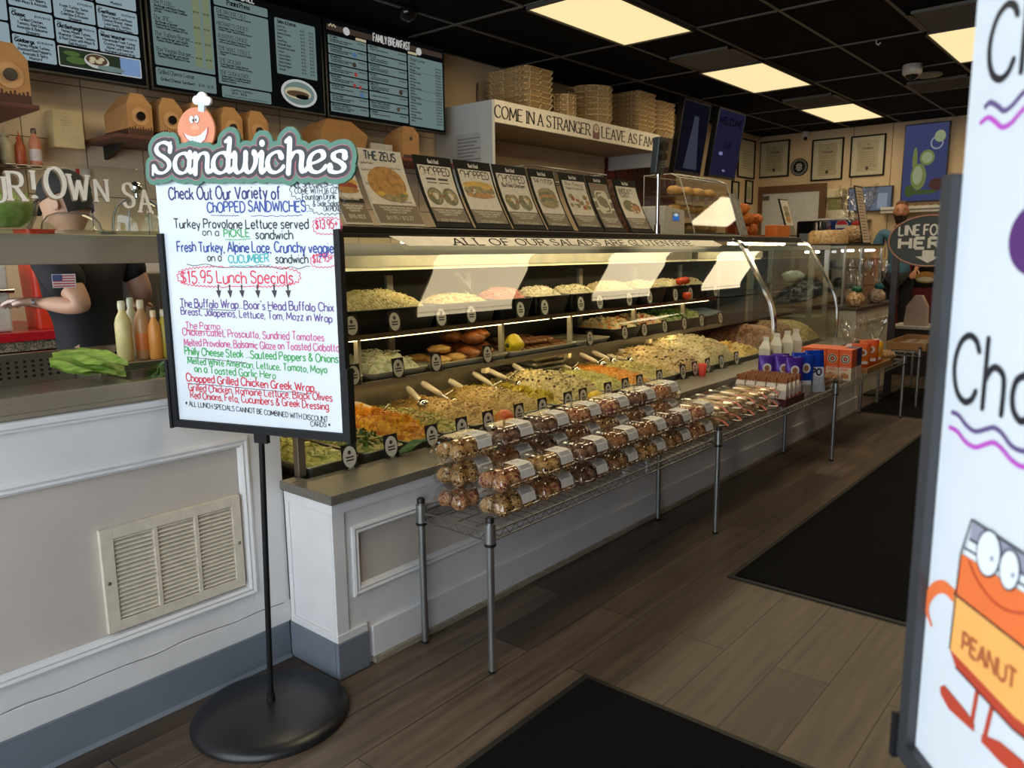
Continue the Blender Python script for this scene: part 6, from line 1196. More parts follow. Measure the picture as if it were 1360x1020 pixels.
# baskets
M_bask = mat('wicker_basket', (244, 212, 152), .7, c2=(186, 142, 86), stretch=(14, 14, 60), scale=6, bump=.9, bscale=40, ramp=(.4, .62)); M_rim = mat('wicker_rim', (236, 204, 146), .7, c2=(150, 112, 62), scale=50, bump=.6)
def woven(rx, ry, h, rnd, flare=1.24, rows=4):
    """shallow woven basket: ridged coils, thick rim, stitched uprights"""
    t = thing('wicker_basket', '', 'basket'); n = 44
    def ring(k, z): return [(x*k, y*k, z) for x, y in (ell(0, 0, rx, ry, n) if rnd else peri(rx, ry, .02, n))]
    b = MB(); rg = [ring(.02, .002), ring(.96, .002)]
    for i in range(rows*3+1):
        v = i/(rows*3); rg.append(ring(1+(flare-1)*v+(.012 if i % 3 == 1 else 0), .003+(h-.008)*v))
    rg += [ring(flare-.05, h-.006), ring(.93, .008), ring(.02, .008)]; b.loft(rg, 0, True, cap=False)
    for k in range(0, n, 4): a_, c_ = ring(1.02, .004)[k], ring(flare+.02, h-.004)[k]; b.tube([a_, c_], .004, 4, 1)
    b.build('weave', [M_bask, mat('pale_reed', (244, 226, 184), .6)], t, local=True)
    b = MB(); p = ring(flare+.005, h); b.tube(p+[p[0]], .0075, 6, cap=False); b.build('rim', M_rim, t, local=True); return t
def stack(proto, used, x, y, z, n, step, who, rz=0, dx=0, dy=0):
    for k in range(n):
        o = proto if not used[0] else dup(proto); used[0] = True; o.location = (x+dx*k+R.uniform(-.002, .002), y+dy*k+R.uniform(-.002, .002), z+step*k); o.rotation_euler = (0, 0, rz+R.uniform(-.012, .012))
        o['label'] = 'wicker basket, '+('bottom', 'second', 'third', 'fourth', 'fifth', 'sixth', 'seventh', 'eighth')[k]+' of the '+who
by = lambda px, py=150, x=-4.25: P(px, py, x=x).y
w1, u1 = woven(.185, .14, .07, False), [False]; w2, u2_ = woven(.09, .09, .06, True), [False]; w3, u3 = woven(.165, .165, .075, True), [False]
stack(w1, u1, -4.31, by(697, 115), HZ1+.0075, 7, .044, 'square stack nearest the menu screens')
stack(w2, u2_, -4.16, by(748, 135, -4.16), HZ1+.0075, 4, .042, 'small round stack beside the square baskets')
stack(w3, u3, -4.23, by(783, 140, -4.23), HZ1+.0075, 6, .05, 'big round stack in the middle')
stack(w1, u1, -4.28, by(833, 150, -4.28), HZ1+.0075, 8, .044, 'tall square stack beyond the round baskets')
stack(w1, u1, -4.27, by(833, 150, -4.28)+.37, HZ1+.0075, 7, .044, 'second tall stack beyond the round baskets')
stack(w2, u2_, -4.14, by(880, 165, -4.14), HZ1+.0075, 6, .042, 'stack at the far end of the cabinet top')
tag(MB().tube([(-4.35, by(634, 110, -4.35), HZ1+.001), (-4.35, by(634, 110, -4.35), HZ1+.16), (-4.35, by(634, 110, -4.35), HZ1+.2)], [.012, .012, .006], 8).build('pepper_mill', mat('dark_wood', (58, 36, 24), .4)), 'thin dark wooden mill standing beside the first basket stack', 'mill')
# ================================================================ on top of the deli case
ZT = 1.5205
M_pblk = mat('black_poster_frame', (14, 14, 14), .6, spec=.2); PAP = [mat('poster_'+n, c, .45, var=v, scale=40) for n, c, v in (('paper', (214, 206, 188), .06), ('black', (16, 16, 16), .1), ('taupe', (122, 108, 88), .06), ('ink', (54, 52, 46), .1), ('cream', (206, 198, 176), .04), ('bread', (176, 128, 66), .25), ('egg', (206, 166, 60), .15), ('green', (116, 112, 74), .3), ('filling', (150, 134, 88), .3), ('navy', (40, 60, 76), .1), ('red', (150, 64, 44), .15), ('white', (214, 210, 200), .03))]
def poster(px0, px1, kind, label, title, framed=True, xb=-2.60, xt=-2.755, ztop=1.865, z0=ZT+.008):
    """slanted, slightly curved holder standing on the case top with a printed sheet"""
    y0, y1 = P(px0, 304, x=xb).y, P(px1, 304, x=xb).y; t = thing('poster_holder', label, 'poster', ((xb+xt)/2, (y0+y1)/2, ZT))
    H = ztop-z0; cv = lambda v: xb+(xt-xb)*v-.018*math.sin(PI*v); n = 8
    class CF(tuple): pass
    def pt(x, y, d): v = y/H; tx, tz = (cv(v+.01)-cv(v-.01)), .02*H; q = math.hypot(tx, tz); return Vector((cv(v)+tz/q*d, y0+x, z0+y-tx/q*d))
    W_ = y1-y0; b = MB(); e = .0 if framed else .002
    rg = [[pt(-e, H*i/n, 0), pt(W_+e, H*i/n, 0), pt(W_+e, H*i/n, -.006), pt(-e, H*i/n, -.006)] for i in range(n+1)]; b.loft(rg); b.build('holder', M_pblk if framed else PAP[4], t)
    MB().box(xb-.09, xb+.012, y0, y1, ZT, ZT+.0075).build('foot', M_pblk if framed else M_acr, t)
    b = MB()
    class Sh:                                                # curved sheet: lets the flat drawing helpers lay ink on it
        def __getitem__(s, i): return s
    global place
    flat = place
    place = lambda fr_, x, y, d: pt(x, y, d)
    fb = .014 if framed else .0
    def R_(x0, x1, a, c, d, m):
        k = 4
        for i in range(k): rect(b, None, x0, x1, a+(c-a)*i/k, a+(c-a)*(i+1)/k, d, m)
    R_(fb, W_-fb, fb+.01, H-(.045 if framed else .002), .0006, 0 if kind != 'z' else 0); c = W_/2
    if framed: text(b, None, "Boar's Head", c, H-.034, .018, .0012, 11, .1, .05, serif=True, align='c', sx=.62)
    R_(fb, W_-fb, fb+.01, H*.27, .0012, 2)
    for k, f in enumerate((.75, .62, .4)): text(b, None, ('Honey Maple Turkey, Muenster, Lettuce', 'Tomato & Red Onion on Toasted Hero', 'Chopped to Order')[k], c, H*(.225-.032*k), .0095, .0018, 4, .09, align='c', fit=W_*f, k=2)
    text(b, None, '$13.95 / $14.51 plus tax' if framed else '$11.95 / $12.37', c, H*.075, .016 if not framed else .012, .0018, 4, .08, align='c', fit=W_*.62, k=2)
    if kind == 'c':
        text(b, None, 'CHOPPED', c, H*.735, .036, .0012, 1, .075, align='c', fit=W_*.8); text(b, None, title, c, H*.66, .018, .0012, 3, .14, align='c', fit=W_*.7) if title else [rect(b, None, W_*(.2+.32*q), W_*(.46+.32*q), H*(.66-.06*k), H*(.69-.06*k), .0012, 3) for k in (0, 1) for q in (0, 1)]
        for k in (-1, 1):
            for r, m in ((.2, 7), (.15, 8), (.08, 4)): poly(b, None, ell(c+k*W_*.2, H*.43, W_*r, W_*r*.85, 20), .0014+(.2-r)*.006+k*1e-5, m)
        for k in range(10): poly(b, None, ell(c+W_*.34*math.cos(k*2.4), H*.44+H*.07*math.sin(k*3.1), W_*.03, W_*.022, 8), .0027, (7, 6, 10, 4)[k % 4])
    elif kind == 'h':
        text(b, None, 'CHOPPED', c, H*.74, .036, .0012, 1, .075, align='c', fit=W_*.8)
        poly(b, None, ell(c, H*.56, W_*.42, H*.12, 24), .0014, 8); poly(b, None, ell(c, H*.635, W_*.42, H*.06, 24), .0018, 6); poly(b, None, ell(c, H*.49, W_*.40, H*.045, 24), .0018, 5)
        for k in range(16): poly(b, None, ell(c+W_*.34*math.cos(k*2.1), H*.55+H*.045*math.sin(k*2.9), W_*.035, W_*.025, 8), .0023, (7, 10, 4, 8)[k % 4])
        [rect(b, None, W_*(.15+.25*q), W_*(.36+.25*q), H*.36, H*.385, .0012, 3) for q in range(3)]
    elif kind == 'z':
        R_(0, W_, H*.72, H, .0009, 11); text(b, None, title, c, H*.86, .036, .0016, 9, .10, align='c', fit=W_*.72, slant=.1)
        for k in range(12): text(b, None, 'Egg Bacon Cheese', W_*(.02+.62*(k % 2)), H*(.80-.045*k), .008, .0013, 3, .08, k=2, fit=W_*.28)
        poly(b, None, ell(c, H*.55, W_*.42, H*.23, 28), .0018, 5); poly(b, None, ell(c+.01, H*.42, W_*.38, H*.055, 24), .0022, 6); poly(b, None, ell(c+.02, H*.37, W_*.28, H*.055, 24), .0026, 8); poly(b, None, ell(c+.06, H*.40, W_*.16, H*.03, 16), .003, 7); poly(b, None, ell(c+.01, H*.66, W_*.09, H*.04, 14), .0024, 4)
        for k in range(30): poly(b, None, ell(c+W_*.34*math.cos(k*2.4)*math.sqrt(k/30), H*.58+H*.17*math.sin(k*2.4)*math.sqrt(k/30), .004, .003, 6), .0023, 4)
    elif kind == 'b':
        poly(b, None, ell(c, H*.63, W_*.5, H*.09, 24), .0014, 5); poly(b, None, ell(c, H*.53, W_*.48, H*.06, 24), .0018, 6); poly(b, None, ell(c, H*.48, W_*.46, H*.055, 24), .0022, 10); poly(b, None, ell(c, H*.43, W_*.46, H*.04, 24), .0026, 5); R_(fb, W_-fb, H*.27, H*.36, .0014, 1)
        text(b, None, 'Crispy Bacon, Cheddar', c, H*.31, .012, .0018, 4, .09, align='c', fit=W_*.7, k=2)
    elif kind == 'w':
        text(b, None, title, c, H*.765, .024, .0012, 3, .09, align='c', fit=W_*.75)
        for k, m in ((.62, 8), (.57, 7), (.53, 5), (.48, 7), (.42, 8)): poly(b, None, ell(c, H*k, W_*(.36-.3*abs(k-.53)), H*.06, 22), .0014+(.62-k)*.008, m)
        ribbon(b, None, ell(c, H*.53, W_*.4, H*.16, 28), .0016, .0012, 3)
    elif kind == 's':
        text(b, None, title, c, H*.77, .022, .0012, 7, .1, align='c', fit=W_*.7); text(b, None, 'Pepper & Mushrooms', c, H*.715, .015, .0012, 3, .08, align='c', fit=W_*.7)
        for k in range(22): poly(b, None, ell(c+W_*.33*math.cos(k*2.4), H*.50+H*.1*math.sin(k*1.7), W_*.07, W_*.05, 10), .0014+k*.00004, (10, 7, 8, 5, 4)[k % 5])
    elif kind == 'p':
        R_(fb, W_-fb, H*.27, H-.046, .0009, 2); text(b, None, title, c, H*.79, .018, .0014, 10, .1, align='c', fit=W_*.7)
        poly(b, None, rrect(W_*.2, W_*.8, H*.32, H*.74, .03), .0014, 4); poly(b, None, rrect(W_*.25, W_*.75, H*.35, H*.71, .025), .0018, 2)
        for k in range(3): poly(b, None, ell(c, H*(.42+.11*k), W_*.19, H*.045, 18), .0022, 4)
    elif kind == 'a':
        text(b, None, 'AVOCADO', W_*.14, H*.745, .026, .0012, 3, .09, fit=W_*.62); text(b, None, 'TOAST', W_*.14, H*.66, .026, .0012, 3, .09, fit=W_*.45)
        poly(b, None, ell(c-W_*.1, H*.50, W_*.24, H*.11, 20), .0014, 7); poly(b, None, ell(c+W_*.15, H*.46, W_*.22, H*.10, 20), .0018, 5)
        for k in range(12): poly(b, None, ell(c+W_*.15+W_*.15*math.cos(k*2.4), H*.46+H*.07*math.sin(k*2.4), W_*.05, W_*.03, 8), .0022, (7, 4, 10)[k % 3])
    place = flat
    b.build('print', PAP, t); return t
poster(462, 497, 'b', 'burger poster half hidden behind the Sandwiches header', '', False); poster(507, 565, 'z', 'poster of a bagel egg sandwich headed THE ZEUS', 'THE ZEUS', False)
poster(581, 630, 'c', 'black framed CHOPPED poster with two wraps, first of the black frames', ''); poster(634, 681, 'h', 'black framed CHOPPED poster showing one long hero', 'Turkey Club'); poster(684, 727, 'c', 'third black framed CHOPPED poster, titled Buffalo Chicken', 'Buffalo Chicken')
poster(730, 763, 'w', 'black framed poster of a stacked sandwich on a plate', 'THE CUTTER'); poster(770, 803, 's', 'black framed poster of peppers in a grey green print', 'Big Salad'); poster(805, 832, 'p', 'taupe framed poster with a long pale platter', 'Platter'); poster(840, 869, 'a', 'black framed AVOCADO TOAST poster beside the scale', '')
# wire basket with papers behind the posters
t = thing('wire_basket', 'black wire basket behind the poster row', 'basket', (-2.92, 3.95, ZT)); b = MB()
for z in (.30, .38): b.tube([(-2.98, 3.55, ZT+z), (-2.86, 3.55, ZT+z), (-2.86, 4.35, ZT+z), (-2.98, 4.35, ZT+z), (-2.98, 3.55, ZT+z)], .003, 5)
for k in range(17): y = 3.55+.05*k; b.tube([(-2.86, y, ZT+.38), (-2.87, y, ZT+.30), (-2.98, y, ZT+.30), (-2.98, y, ZT+.38)], .0018, 4)
for y in (3.56, 4.34): b.tube([(-2.92, y, ZT+.002), (-2.92, y, ZT+.30)], .006, 6)
b.build('wires', M_wire, t)
# scale with display on a pole
t = thing('deli_scale', 'white deli scale with blue screen and a tall pole display', 'scale', (-2.72, 4.72, ZT)); M_scw = mat('scale_white', (196, 192, 178), .4)
MB().prism([(0, 0), (.30, 0), (.29, .165), (.02, .19)], (Vector((-2.62, 4.68, ZT)), Vector((0, 1, 0)), Vector((0, 0, 1)), Vector((1, 0, 0))), -.22, 0).build('body', M_scw, t, bevel=.006)
fr = frame((-2.6195, 4.80, ZT+.09), (0, 1, 0), (0, 0, 1)); b = MB(); rect(b, fr, 0, .10, 0, .06, .001, 0); rect(b, fr, .005, .095, .005, .035, .0016, 1); poly(b, fr, ell(.05, .042, .03, .01, 14), .002, 2); b.build('screen', [mat('scale_grey', (150, 160, 170), .3), emat('scale_blue', (50, 100, 170)), emat('scale_pale', (170, 190, 205))], t)
pp = P(873, 300, x=-2.60); MB().tube([(-2.60, pp.y, ZT), (-2.60, pp.y, ZT+.06)], [.024, .02], 12).tube([(-2.60, pp.y, ZT+.05), (-2.60, pp.y, 1.90)], .0125, 12).tube([(-2.60, pp.y, 1.885), (-2.60, pp.y, 1.91)], .019, 12).build('pole', M_chrome, t)
b = MB().obox((-2.60, pp.y, 2.015), (.025, 0, 0), (0, .052, 0), (.012, 0, .115)); b.build('display_head', mat('dark_teal_plastic', (36, 48, 50), .3), t, bevel=.008)
b = MB(); fr = frame((-2.5705, pp.y-.052, 1.90), (0, 1, 0), (.1, 0, 1)); rect(b, fr, .015, .09, .15, .2, .001, 0); rect(b, fr, .015, .09, .09, .13, .001, 0)
for k in range(3): rect(b, fr, .02, .07, .075-.017*k, .08-.017*k, .001, 1)
b.build('readout', [mat('readout_black', (10, 12, 12), .1), mat('readout_grey', (110, 120, 120), .5)], t)
tag(MB().box(-2.98, -2.90, 4.35, 4.75, ZT, ZT+.36).build('paper_bags', mat('red_brown_pack', (96, 50, 36), .6, c2=(150, 110, 80), scale=30)), 'brown printed pack standing behind the scale', 'pack')
# acrylic bread case
t = thing('bread_case', 'clear acrylic bread display case with sloped front and three shelves', 'display case', (-2.80, 5.45, ZT)); ZT += .005; BY0, BY1 = 5.10, 5.86; prof = [(-3.02, 0), (-2.60, 0), (-2.73, .40), (-2.80, .43), (-3.02, .43)]
fx = (Vector((0, 0, ZT)), Vector((1, 0, 0)), Vector((0, 0, 1)), Vector((0, -1, 0)))
M_ac2 = clear_mat('case_acrylic', 1.1, (.95, .95, .93), .03, lo=.03)
MB().prism(prof, fx, -BY0-.004, -BY0).build('end_panel', M_ac2, t); MB().prism(prof, fx, -BY1, -BY1+.004).build('end_panel', M_ac2, t)
b = MB(); b.add([(-2.60, BY0+.004, ZT), (-2.60, BY1-.004, ZT), (-2.73, BY1-.004, ZT+.40), (-2.73, BY0+.004, ZT+.40), (-2.80, BY1-.004, ZT+.43), (-2.80, BY0+.004, ZT+.43), (-3.02, BY1-.004, ZT+.43), (-3.02, BY0+.004, ZT+.43)], [(0, 1, 2, 3), (3, 2, 4, 5), (5, 4, 6, 7)]); b.build('front_panel', M_ac2, t)
b = MB()
for i in range(len(prof)):
    a_, c_ = prof[i], prof[(i+1) % 5]
    for y in (BY0-.002, BY1-.002): b.tube([(a_[0], y, ZT+a_[1]), (c_[0], y, ZT+c_[1])], .0035, 5)
for x, z in prof[1:]: b.tube([(x, BY0, ZT+z), (x, BY1, ZT+z)], .0035, 5)
b.build('acrylic_edge', mat('pale_acrylic_edge', (170, 172, 164), .2), t)
for k, (z, xf) in enumerate(((.012, -2.63), (.145, -2.67), (.275, -2.71))):
    MB().box(-3.01, xf, BY0+.006, BY1-.008, ZT+z, ZT+z+.006).build('shelf', mat('clear_shelf_grey', (120, 116, 104), .2), t)
    if k:
        b = MB()
        for q in range(5): b.box(xf+.0005, xf+.002, BY0+.07+.14*q, BY0+.12+.14*q, ZT+z-.045, ZT+z+.004)
        b.build('price_tag', mat('tag_paper', (166, 150, 140), .6), t)
M_loaf = mat('loaf_crust', (214, 156, 80), .5, c2=(240, 196, 122), scale=10, bump=.4, bscale=50); lf = MB()
for i in range(1): lf.lathe([(.004, -.11), (.028, -.10), (.042, -.06), (.047, 0), (.042, .06), (.028, .10), (.004, .11)], (0, 0, 0), 18, sx=1, sy=.8)
lf = lf.build('bread_loaf', M_loaf); f1 = True
for k, z in enumerate((.018, .151, .281)):
    for j in range(4):
        o = lf if f1 else dup(lf); f1 = False; o.location = (-2.80-.012*k, BY0+.10+.182*j, ZT+z+.038); o.rotation_euler = (PI/2, R.uniform(-.1, .1), R.uniform(-.12, .12)); o.scale = (1, 1, .8)
        tag(o, 'golden bread loaf on the '+('lower', 'middle', 'upper')[k]+' shelf of the acrylic case', 'bread loaf', 'loaves on the '+('lower', 'middle', 'upper')[k]+' acrylic shelf')
tag(MB().obox((-2.70, 6.02, ZT+.17), (.004, 0, 0), (0, .085, 0), (-.055, 0, .165)).build('menu_card', mat('grey_food_poster', (120, 116, 110), .4, c2=(70, 62, 56), scale=18)), 'grey food poster card leaning at the far side of the bread case', 'poster')
ZT -= .005
# orange things further along the case top
t = thing('orange_bags', 'heap of orange net bags on a small rack beyond the bread case', 'snack rack', (-2.8, 6.45, ZT)); M_ora = mat('orange_net', (216, 124, 40), .75, c2=(160, 80, 24), scale=60, bump=.6)
MB().box(-2.92, -2.70, 6.28, 6.62, ZT, ZT+.02).box(-2.92, -2.9, 6.28, 6.62, ZT+.02, ZT+.26).build('rack', mat('orange_rack', (170, 80, 30), .5), t)
for k in range(7): MB().ball((-2.80+.04*(k % 2), 6.34+.09*(k % 3), ZT+.06+.085*(k//3)), (.055, .055, .05), 12, 8, 0, .5).build('net_bag', M_ora, t)
tag(MB().box(-2.69, -2.58, 6.56, 6.84, ZT+.0005, ZT+.10).build('snack_box', mat('orange_card', (214, 110, 30), .5), bevel=.003), 'orange open snack box at the end of the case top', 'box')
t = thing('framed_card', 'tall black framed food card on the case top, in front of the door', 'poster', (-2.62, 6.95, ZT)); MB().obox((-2.64, 6.92, ZT+.17), (.005, 0, 0), (0, .10, 0), (-.05, 0, .165)).build('holder', M_pblk, t)
b = MB(); fr = frame((-2.59+.006, 6.82, ZT+.008), (0, 1, 0), (-.05, 0, .165)); rect(b, fr, .012, .188, .01, .33, .001, 0); rect(b, fr, .012, .188, .01, .10, .0014, 2)
for k, (y, z) in enumerate(((.1, .25), (.1, .2), (.1, .155))): poly(b, fr, ell(y, z, .06, .03, 18), .0018+.0003*k, (8, 7, 5)[k])
b.build('print', PAP, t)
# ================================================================ far end of the shop
frF = frame((0, WF-.001, 0), (1, 0, 0), (0, 0, 1))
def pframe(px0, py0, px1, py1, label, kind, y=WF):
    """document frame hanging on the far wall"""
    a, c = P(px0, py1, y=y), P(px1, py0, y=y); w_, h = c.x-a.x, c.z-a.z; t = thing('picture_frame', label, 'picture frame', (a.x, y, a.z)); fr = frame((a.x, y-.001, a.z), (1, 0, 0), (0, 0, 1)); k = .018; b = MB()
    for r in ((0, w_, 0, k), (0, w_, h-k, h), (0, k, k, h-k), (w_-k, w_, k, h-k)): b.prism([(r[0], r[2]), (r[1], r[2]), (r[1], r[3]), (r[0], r[3])], fr, 0, .025)
    b.build('frame', M_pblk, t); MB().prism([(k, k), (w_-k, k), (w_-k, h-k), (k, h-k)], fr, 0, .008).build('backing', M_pblk, t)
    b = MB(); rect(b, fr, k, w_-k, k, h-k, .009, 0); m_ = .045 if kind == 2 else .05
    rect(b, fr, k+m_*1.5, w_-k-m_*1.5, k+m_, h-k-m_, .0096, 1); text(b, fr, 'Citation', w_/2, h*.66, .034, .0102, 2, .09, .03, serif=True, align='c', k=2)
    for q in range(7): rect(b, fr, w_*.27+.004*(q % 2), w_*.73-.006*(q % 3), h*.58-.03*q, h*.58-.03*q+.007, .0102, 3)
    poly(b, fr, ell(w_/2, h*.20, .02, .024, 14), .0104, 2); poly(b, fr, ell(w_/2, h*.72+.03, .012, .014, 10), .0104, 3)
    b.build('document', [mat('mat_cream', (196, 188, 160), .35), mat('doc_tan', (176, 164, 132), .35), mat('doc_ink', (60, 54, 44), .5), mat('doc_line', (130, 122, 98), .5)], t)
pframe(1008, 185, 1050, 237, 'thin framed citation on the far wall next to the corner', 1); pframe(1077, 182, 1122, 241, 'black framed certificate in the middle, right of the round sign', 2); pframe(1128, 177, 1178, 236, 'black framed certificate beside the lime drink screen', 2)
t = thing('round_sign', 'small black round sign with white lettering ring on the far wall', 'sign', (-4.06, WF, 2.54)); p = P(1062, 222, y=WF); fr = frame((p.x, WF-.001, p.z), (1, 0, 0), (0, 0, 1)); MB().prism(ell(0, 0, .118, .118, 36), fr, 0, .02).build('disc', M_pblk, t)
b = MB(); ribbon(b, fr, ell(0, 0, .1, .1, 36)+[(.1, 0)], .003, .021, 0)
for w_, z in ((.03, .04), (.045, .02), (.04, -.002), (.045, -.024), (.025, -.045)): rect(b, fr, -w_, w_, z-.006, z+.006, .021, 0)
for k in range(18): a_ = 2*PI*k/18; rect(b, fr, .084*math.cos(a_)-.005, .084*math.cos(a_)+.005, .084*math.sin(a_)-.005, .084*math.sin(a_)+.005, .021, 0)
b.build('lettering', mat('sign_white', (190, 190, 186), .5), t)
def lframe(y, z0, w_, h, label):
    t = thing('picture_frame', label, 'picture frame', (WL, y, z0)); fr = frame((WL+.001, y, z0), (0, 1, 0), (0, 0, 1)); k = .016; b = MB()
    for r in ((0, w_, 0, k), (0, w_, h-k, h), (0, k, k, h-k), (w_-k, w_, k, h-k)): b.prism([(r[0], r[2]), (r[1], r[2]), (r[1], r[3]), (r[0], r[3])], fr, 0, .022)
    b.build('frame', M_pblk, t); b = MB(); rect(b, fr, k, w_-k, k, h-k, .006, 0)
    for q in range(8): rect(b, fr, w_*.25, w_*.75, h*.25+h*.06*q, h*.25+h*.06*q+.008, .0066, 1)
    b.build('document', [mat('mat_cream', (196, 188, 160), .35), mat('doc_line', (130, 122, 98), .5)], t)
lframe(10.22, 2.40, .55, .52, 'large black framed document on the side wall near the corner'); lframe(10.06, 1.98, .22, .36, 'narrow framed document on the side wall, half hidden by the hanging screen'); lframe(10.5, 2.06, .24, .32, 'small framed document on the side wall closest to the corner')
# doorway
t = thing('door', 'pale grey door in a brown casing in the far wall', 'door', (-4.1, WF, 0)); b = MB(); x0, x1 = P(1006, 250, y=WF).x, P(1099, 245, y=WF).x; zt = P(1050, 248, y=WF).z+.02
b.box(x0, x0+.09, WF-.035, WF-.0005, 0, zt).box(x1-.09, x1, WF-.035, WF-.0005, 0, zt).box(x0+.09, x1-.09, WF-.035, WF-.0005, zt-.10, zt); b.build('casing', mat('brown_casing', (104, 74, 44), .5, stretch=(2, 2, 30), scale=5), t)
MB().box(x0+.091, x1-.091, WF-.02, WF-.0005, .005, zt-.101).build('leaf', mat('pale_grey_door', (206, 206, 200), .5), t); MB().box(x0+.1, x0+.19, WF-.03, WF-.021, zt-.19, zt-.13).build('closer', M_vent, t)
# screens on the far wall
def wscreen(px0, py0, px1, py1, label): 
    a, c = P(px0, py1, y=WF-.06), P(px1, py0, y=WF-.06); t = thing('wall_screen', label, 'screen', ((a.x+c.x)/2, WF, a.z)); MB().box(a.x, c.x, WF-.06, WF-.0005, a.z, c.z).build('case', M_bez, t, bevel=.004)
    b = MB(); fr = frame((a.x, WF-.0602, a.z), (1, 0, 0), (0, 0, 1)); return t, fr, b, c.x-a.x, c.z-a.z
SC2 = [emat('scr2_'+n, c) for n, c in (('indigo', (54, 58, 92)), ('slate', (86, 94, 108)), ('lime', (98, 108, 62)), ('lime_pale', (128, 136, 104)), ('leaf', (60, 72, 40)), ('rust', (66, 44, 40)), ('black', (8, 8, 9)), ('pale', (120, 126, 138)))]
t, fr, b, w_, h = wscreen(1195, 160, 1263, 269, 'tall portrait screen showing lime drinks on the far wall')
rect(b, fr, .012, w_-.012, .012, h-.012, .0006, 0)
for x, z, rx, rz, m, d in ((.66, .70, .13, .085, 7, .001), (.66, .70, .10, .065, 0, .0014), (.47, .52, .15, .10, 2, .001), (.47, .52, .11, .07, 3, .0014), (.30, .28, .16, .17, 2, .001), (.28, .30, .10, .12, 3, .0014), (.20, .5, .05, .16, 2, .001), (.72, .17, .16, .08, 5, .001), (.12, .10, .10, .08, 4, .001), (.4, .08, .3, .03, 4, .0012), (.72, .78, .11, .075, 3, .0018)): poly(b, fr, ell(x*w_+.04, z*h+.04, rx*w_*1.1, rz*h, 22), d, m)
b.build('display', SC2, t)
t, fr, b, w_, h = wscreen(1125, 246, 1186, 282, 'blue grey landscape monitor under the certificates'); rect(b, fr, .012, w_-.012, .012, h-.012, .0006, 1)
for q in range(3): rect(b, fr, .05+.16*q, .17+.16*q, .04, h-.09, .001, 7 if q == 2 else 1)
b.build('display', SC2, t)
a = P(1174, 276, y=WF); MB_ = MB().box(a.x, a.x+1.7, WF-.16, WF-.0005, a.z-.035, a.z).box(a.x, a.x+1.7, WF-.14, WF-.0005, a.z-.075, a.z-.04); tag(MB_.build('wall_ledge', mat('white_ledge', (206, 204, 196), .5)), 'white double ledge under the lime drink screen', 'ledge')
fg_ = MB().ball((0, 0, 0), (.018, .018, .022), 10, 7).build('ledge_trinket', mat('terracotta_trinket', (130, 96, 72), .6))
for i in range(6): o = fg_ if i == 0 else dup(fg_); o.location = (a.x+.3+.09*i, WF-.09, a.z+.0225); tag(o, 'tiny reddish trinket on the white ledge below the lime drink screen', 'trinket', 'trinkets on the white ledge')
t = thing('wall_picture', 'dark picture of a sandwich on the red wainscot below the oval sign', 'picture', (-2.3, WF-.02, .85)); p0, p1 = P(1210, 381, y=WF-.03), P(1250, 352, y=WF-.03); MB().box(p0.x, p1.x, WF-.03, WF-.0205, p0.z, p1.z).build('panel', M_pblk, t); b = MB(); fr = frame((p0.x, WF-.0305, p0.z), (1, 0, 0), (0, 0, 1)); w_, h = p1.x-p0.x, p1.z-p0.z
for x, z, rx, rz, m in ((.5, .4, .38, .22, 8), (.5, .55, .33, .16, 5), (.5, .36, .3, .1, 4)): poly(b, fr, ell(x*w_, z*h, rx*w_, rz*h, 20), .0006+.0004*(m == 5)+.0008*(m == 4), m)
b.build('print', PAP, t)
t = thing('paper_dispenser', 'cream paper towel dispenser beside the doorway', 'dispenser', (-3.6, WF, 2.08)); p0, p1 = P(1102, 264, y=WF), P(1125, 251, y=WF); MB().box(p0.x, p1.x, WF-.15, WF-.0005, p0.z, p1.z).build('cover', mat('cream_plastic', (206, 192, 156), .4), t, bevel=.02); MB().box(p0.x+.03, p1.x-.03, WF-.12, WF-.0005, p0.z-.20, p0.z-.002).build('green_holder', mat('olive_holder', (120, 120, 70), .4), t, bevel=.01)
# hanging portrait screens over the case
for i, (y0, y1, x, lab) in enumerate(((7.42, 8.02, -4.05, 'dark hanging portrait screen, nearer of the pair above the bread case'), (8.12, 8.80, -4.0, 'hanging portrait screen reading WELCOME above the bread case'))):
    t = thing('hanging_screen', lab, 'screen', (x, (y0+y1)/2, 2.2)); O_ = Vector((x, y0, 2.22)); V_ = Vector((-.16, 0, 1)); fr = frame(O_, (0, 1, 0), (.10, 0, 1)); fr = frame(O_, (0, 1, 0), (.14, 0, .9)); W_, H_ = y1-y0, .74
    MB().prism([(0, 0), (W_, 0), (W_, H_), (0, H_)], fr, -.06, 0).build('case', M_bez, t, bevel=.004); MB().tube([tuple(place(fr, W_/2, H_-.1, -.061)), (x, (y0+y1)/2, ZC-.001)], .02, 8).build('ceiling_arm', M_blkp, t)
    b = MB(); rect(b, fr, .015, W_-.015, .03, H_-.02, .0006, 0)
    if i: text(b, fr, 'WELCOME', W_/2, H_*.78, .07, .0012, 1, .12, align='c', fit=W_*.85); text(b, fr, 'CLUB', W_/2, H_*.45, .06, .0012, 1, .1, align='c'); poly(b, fr, ell(W_*.3, H_*.36, .05, .02, 14), .0012, 2); poly(b, fr, ell(W_*.5, H_*.12, .04, .012, 14), .0012, 2)
    else: poly(b, fr, [(W_*.3, .06), (W_*.8, .06), (W_*.6, H_*.8), (W_*.45, H_*.8)], .0012, 3)
    b.build('display', [emat('club_violet%d' % i, (27, 25, 46) if i else (12, 12, 22)), emat('club_ink', (8, 8, 16)), emat('club_glow', (110, 110, 150)), emat('club_grey', (50, 52, 66))], t)
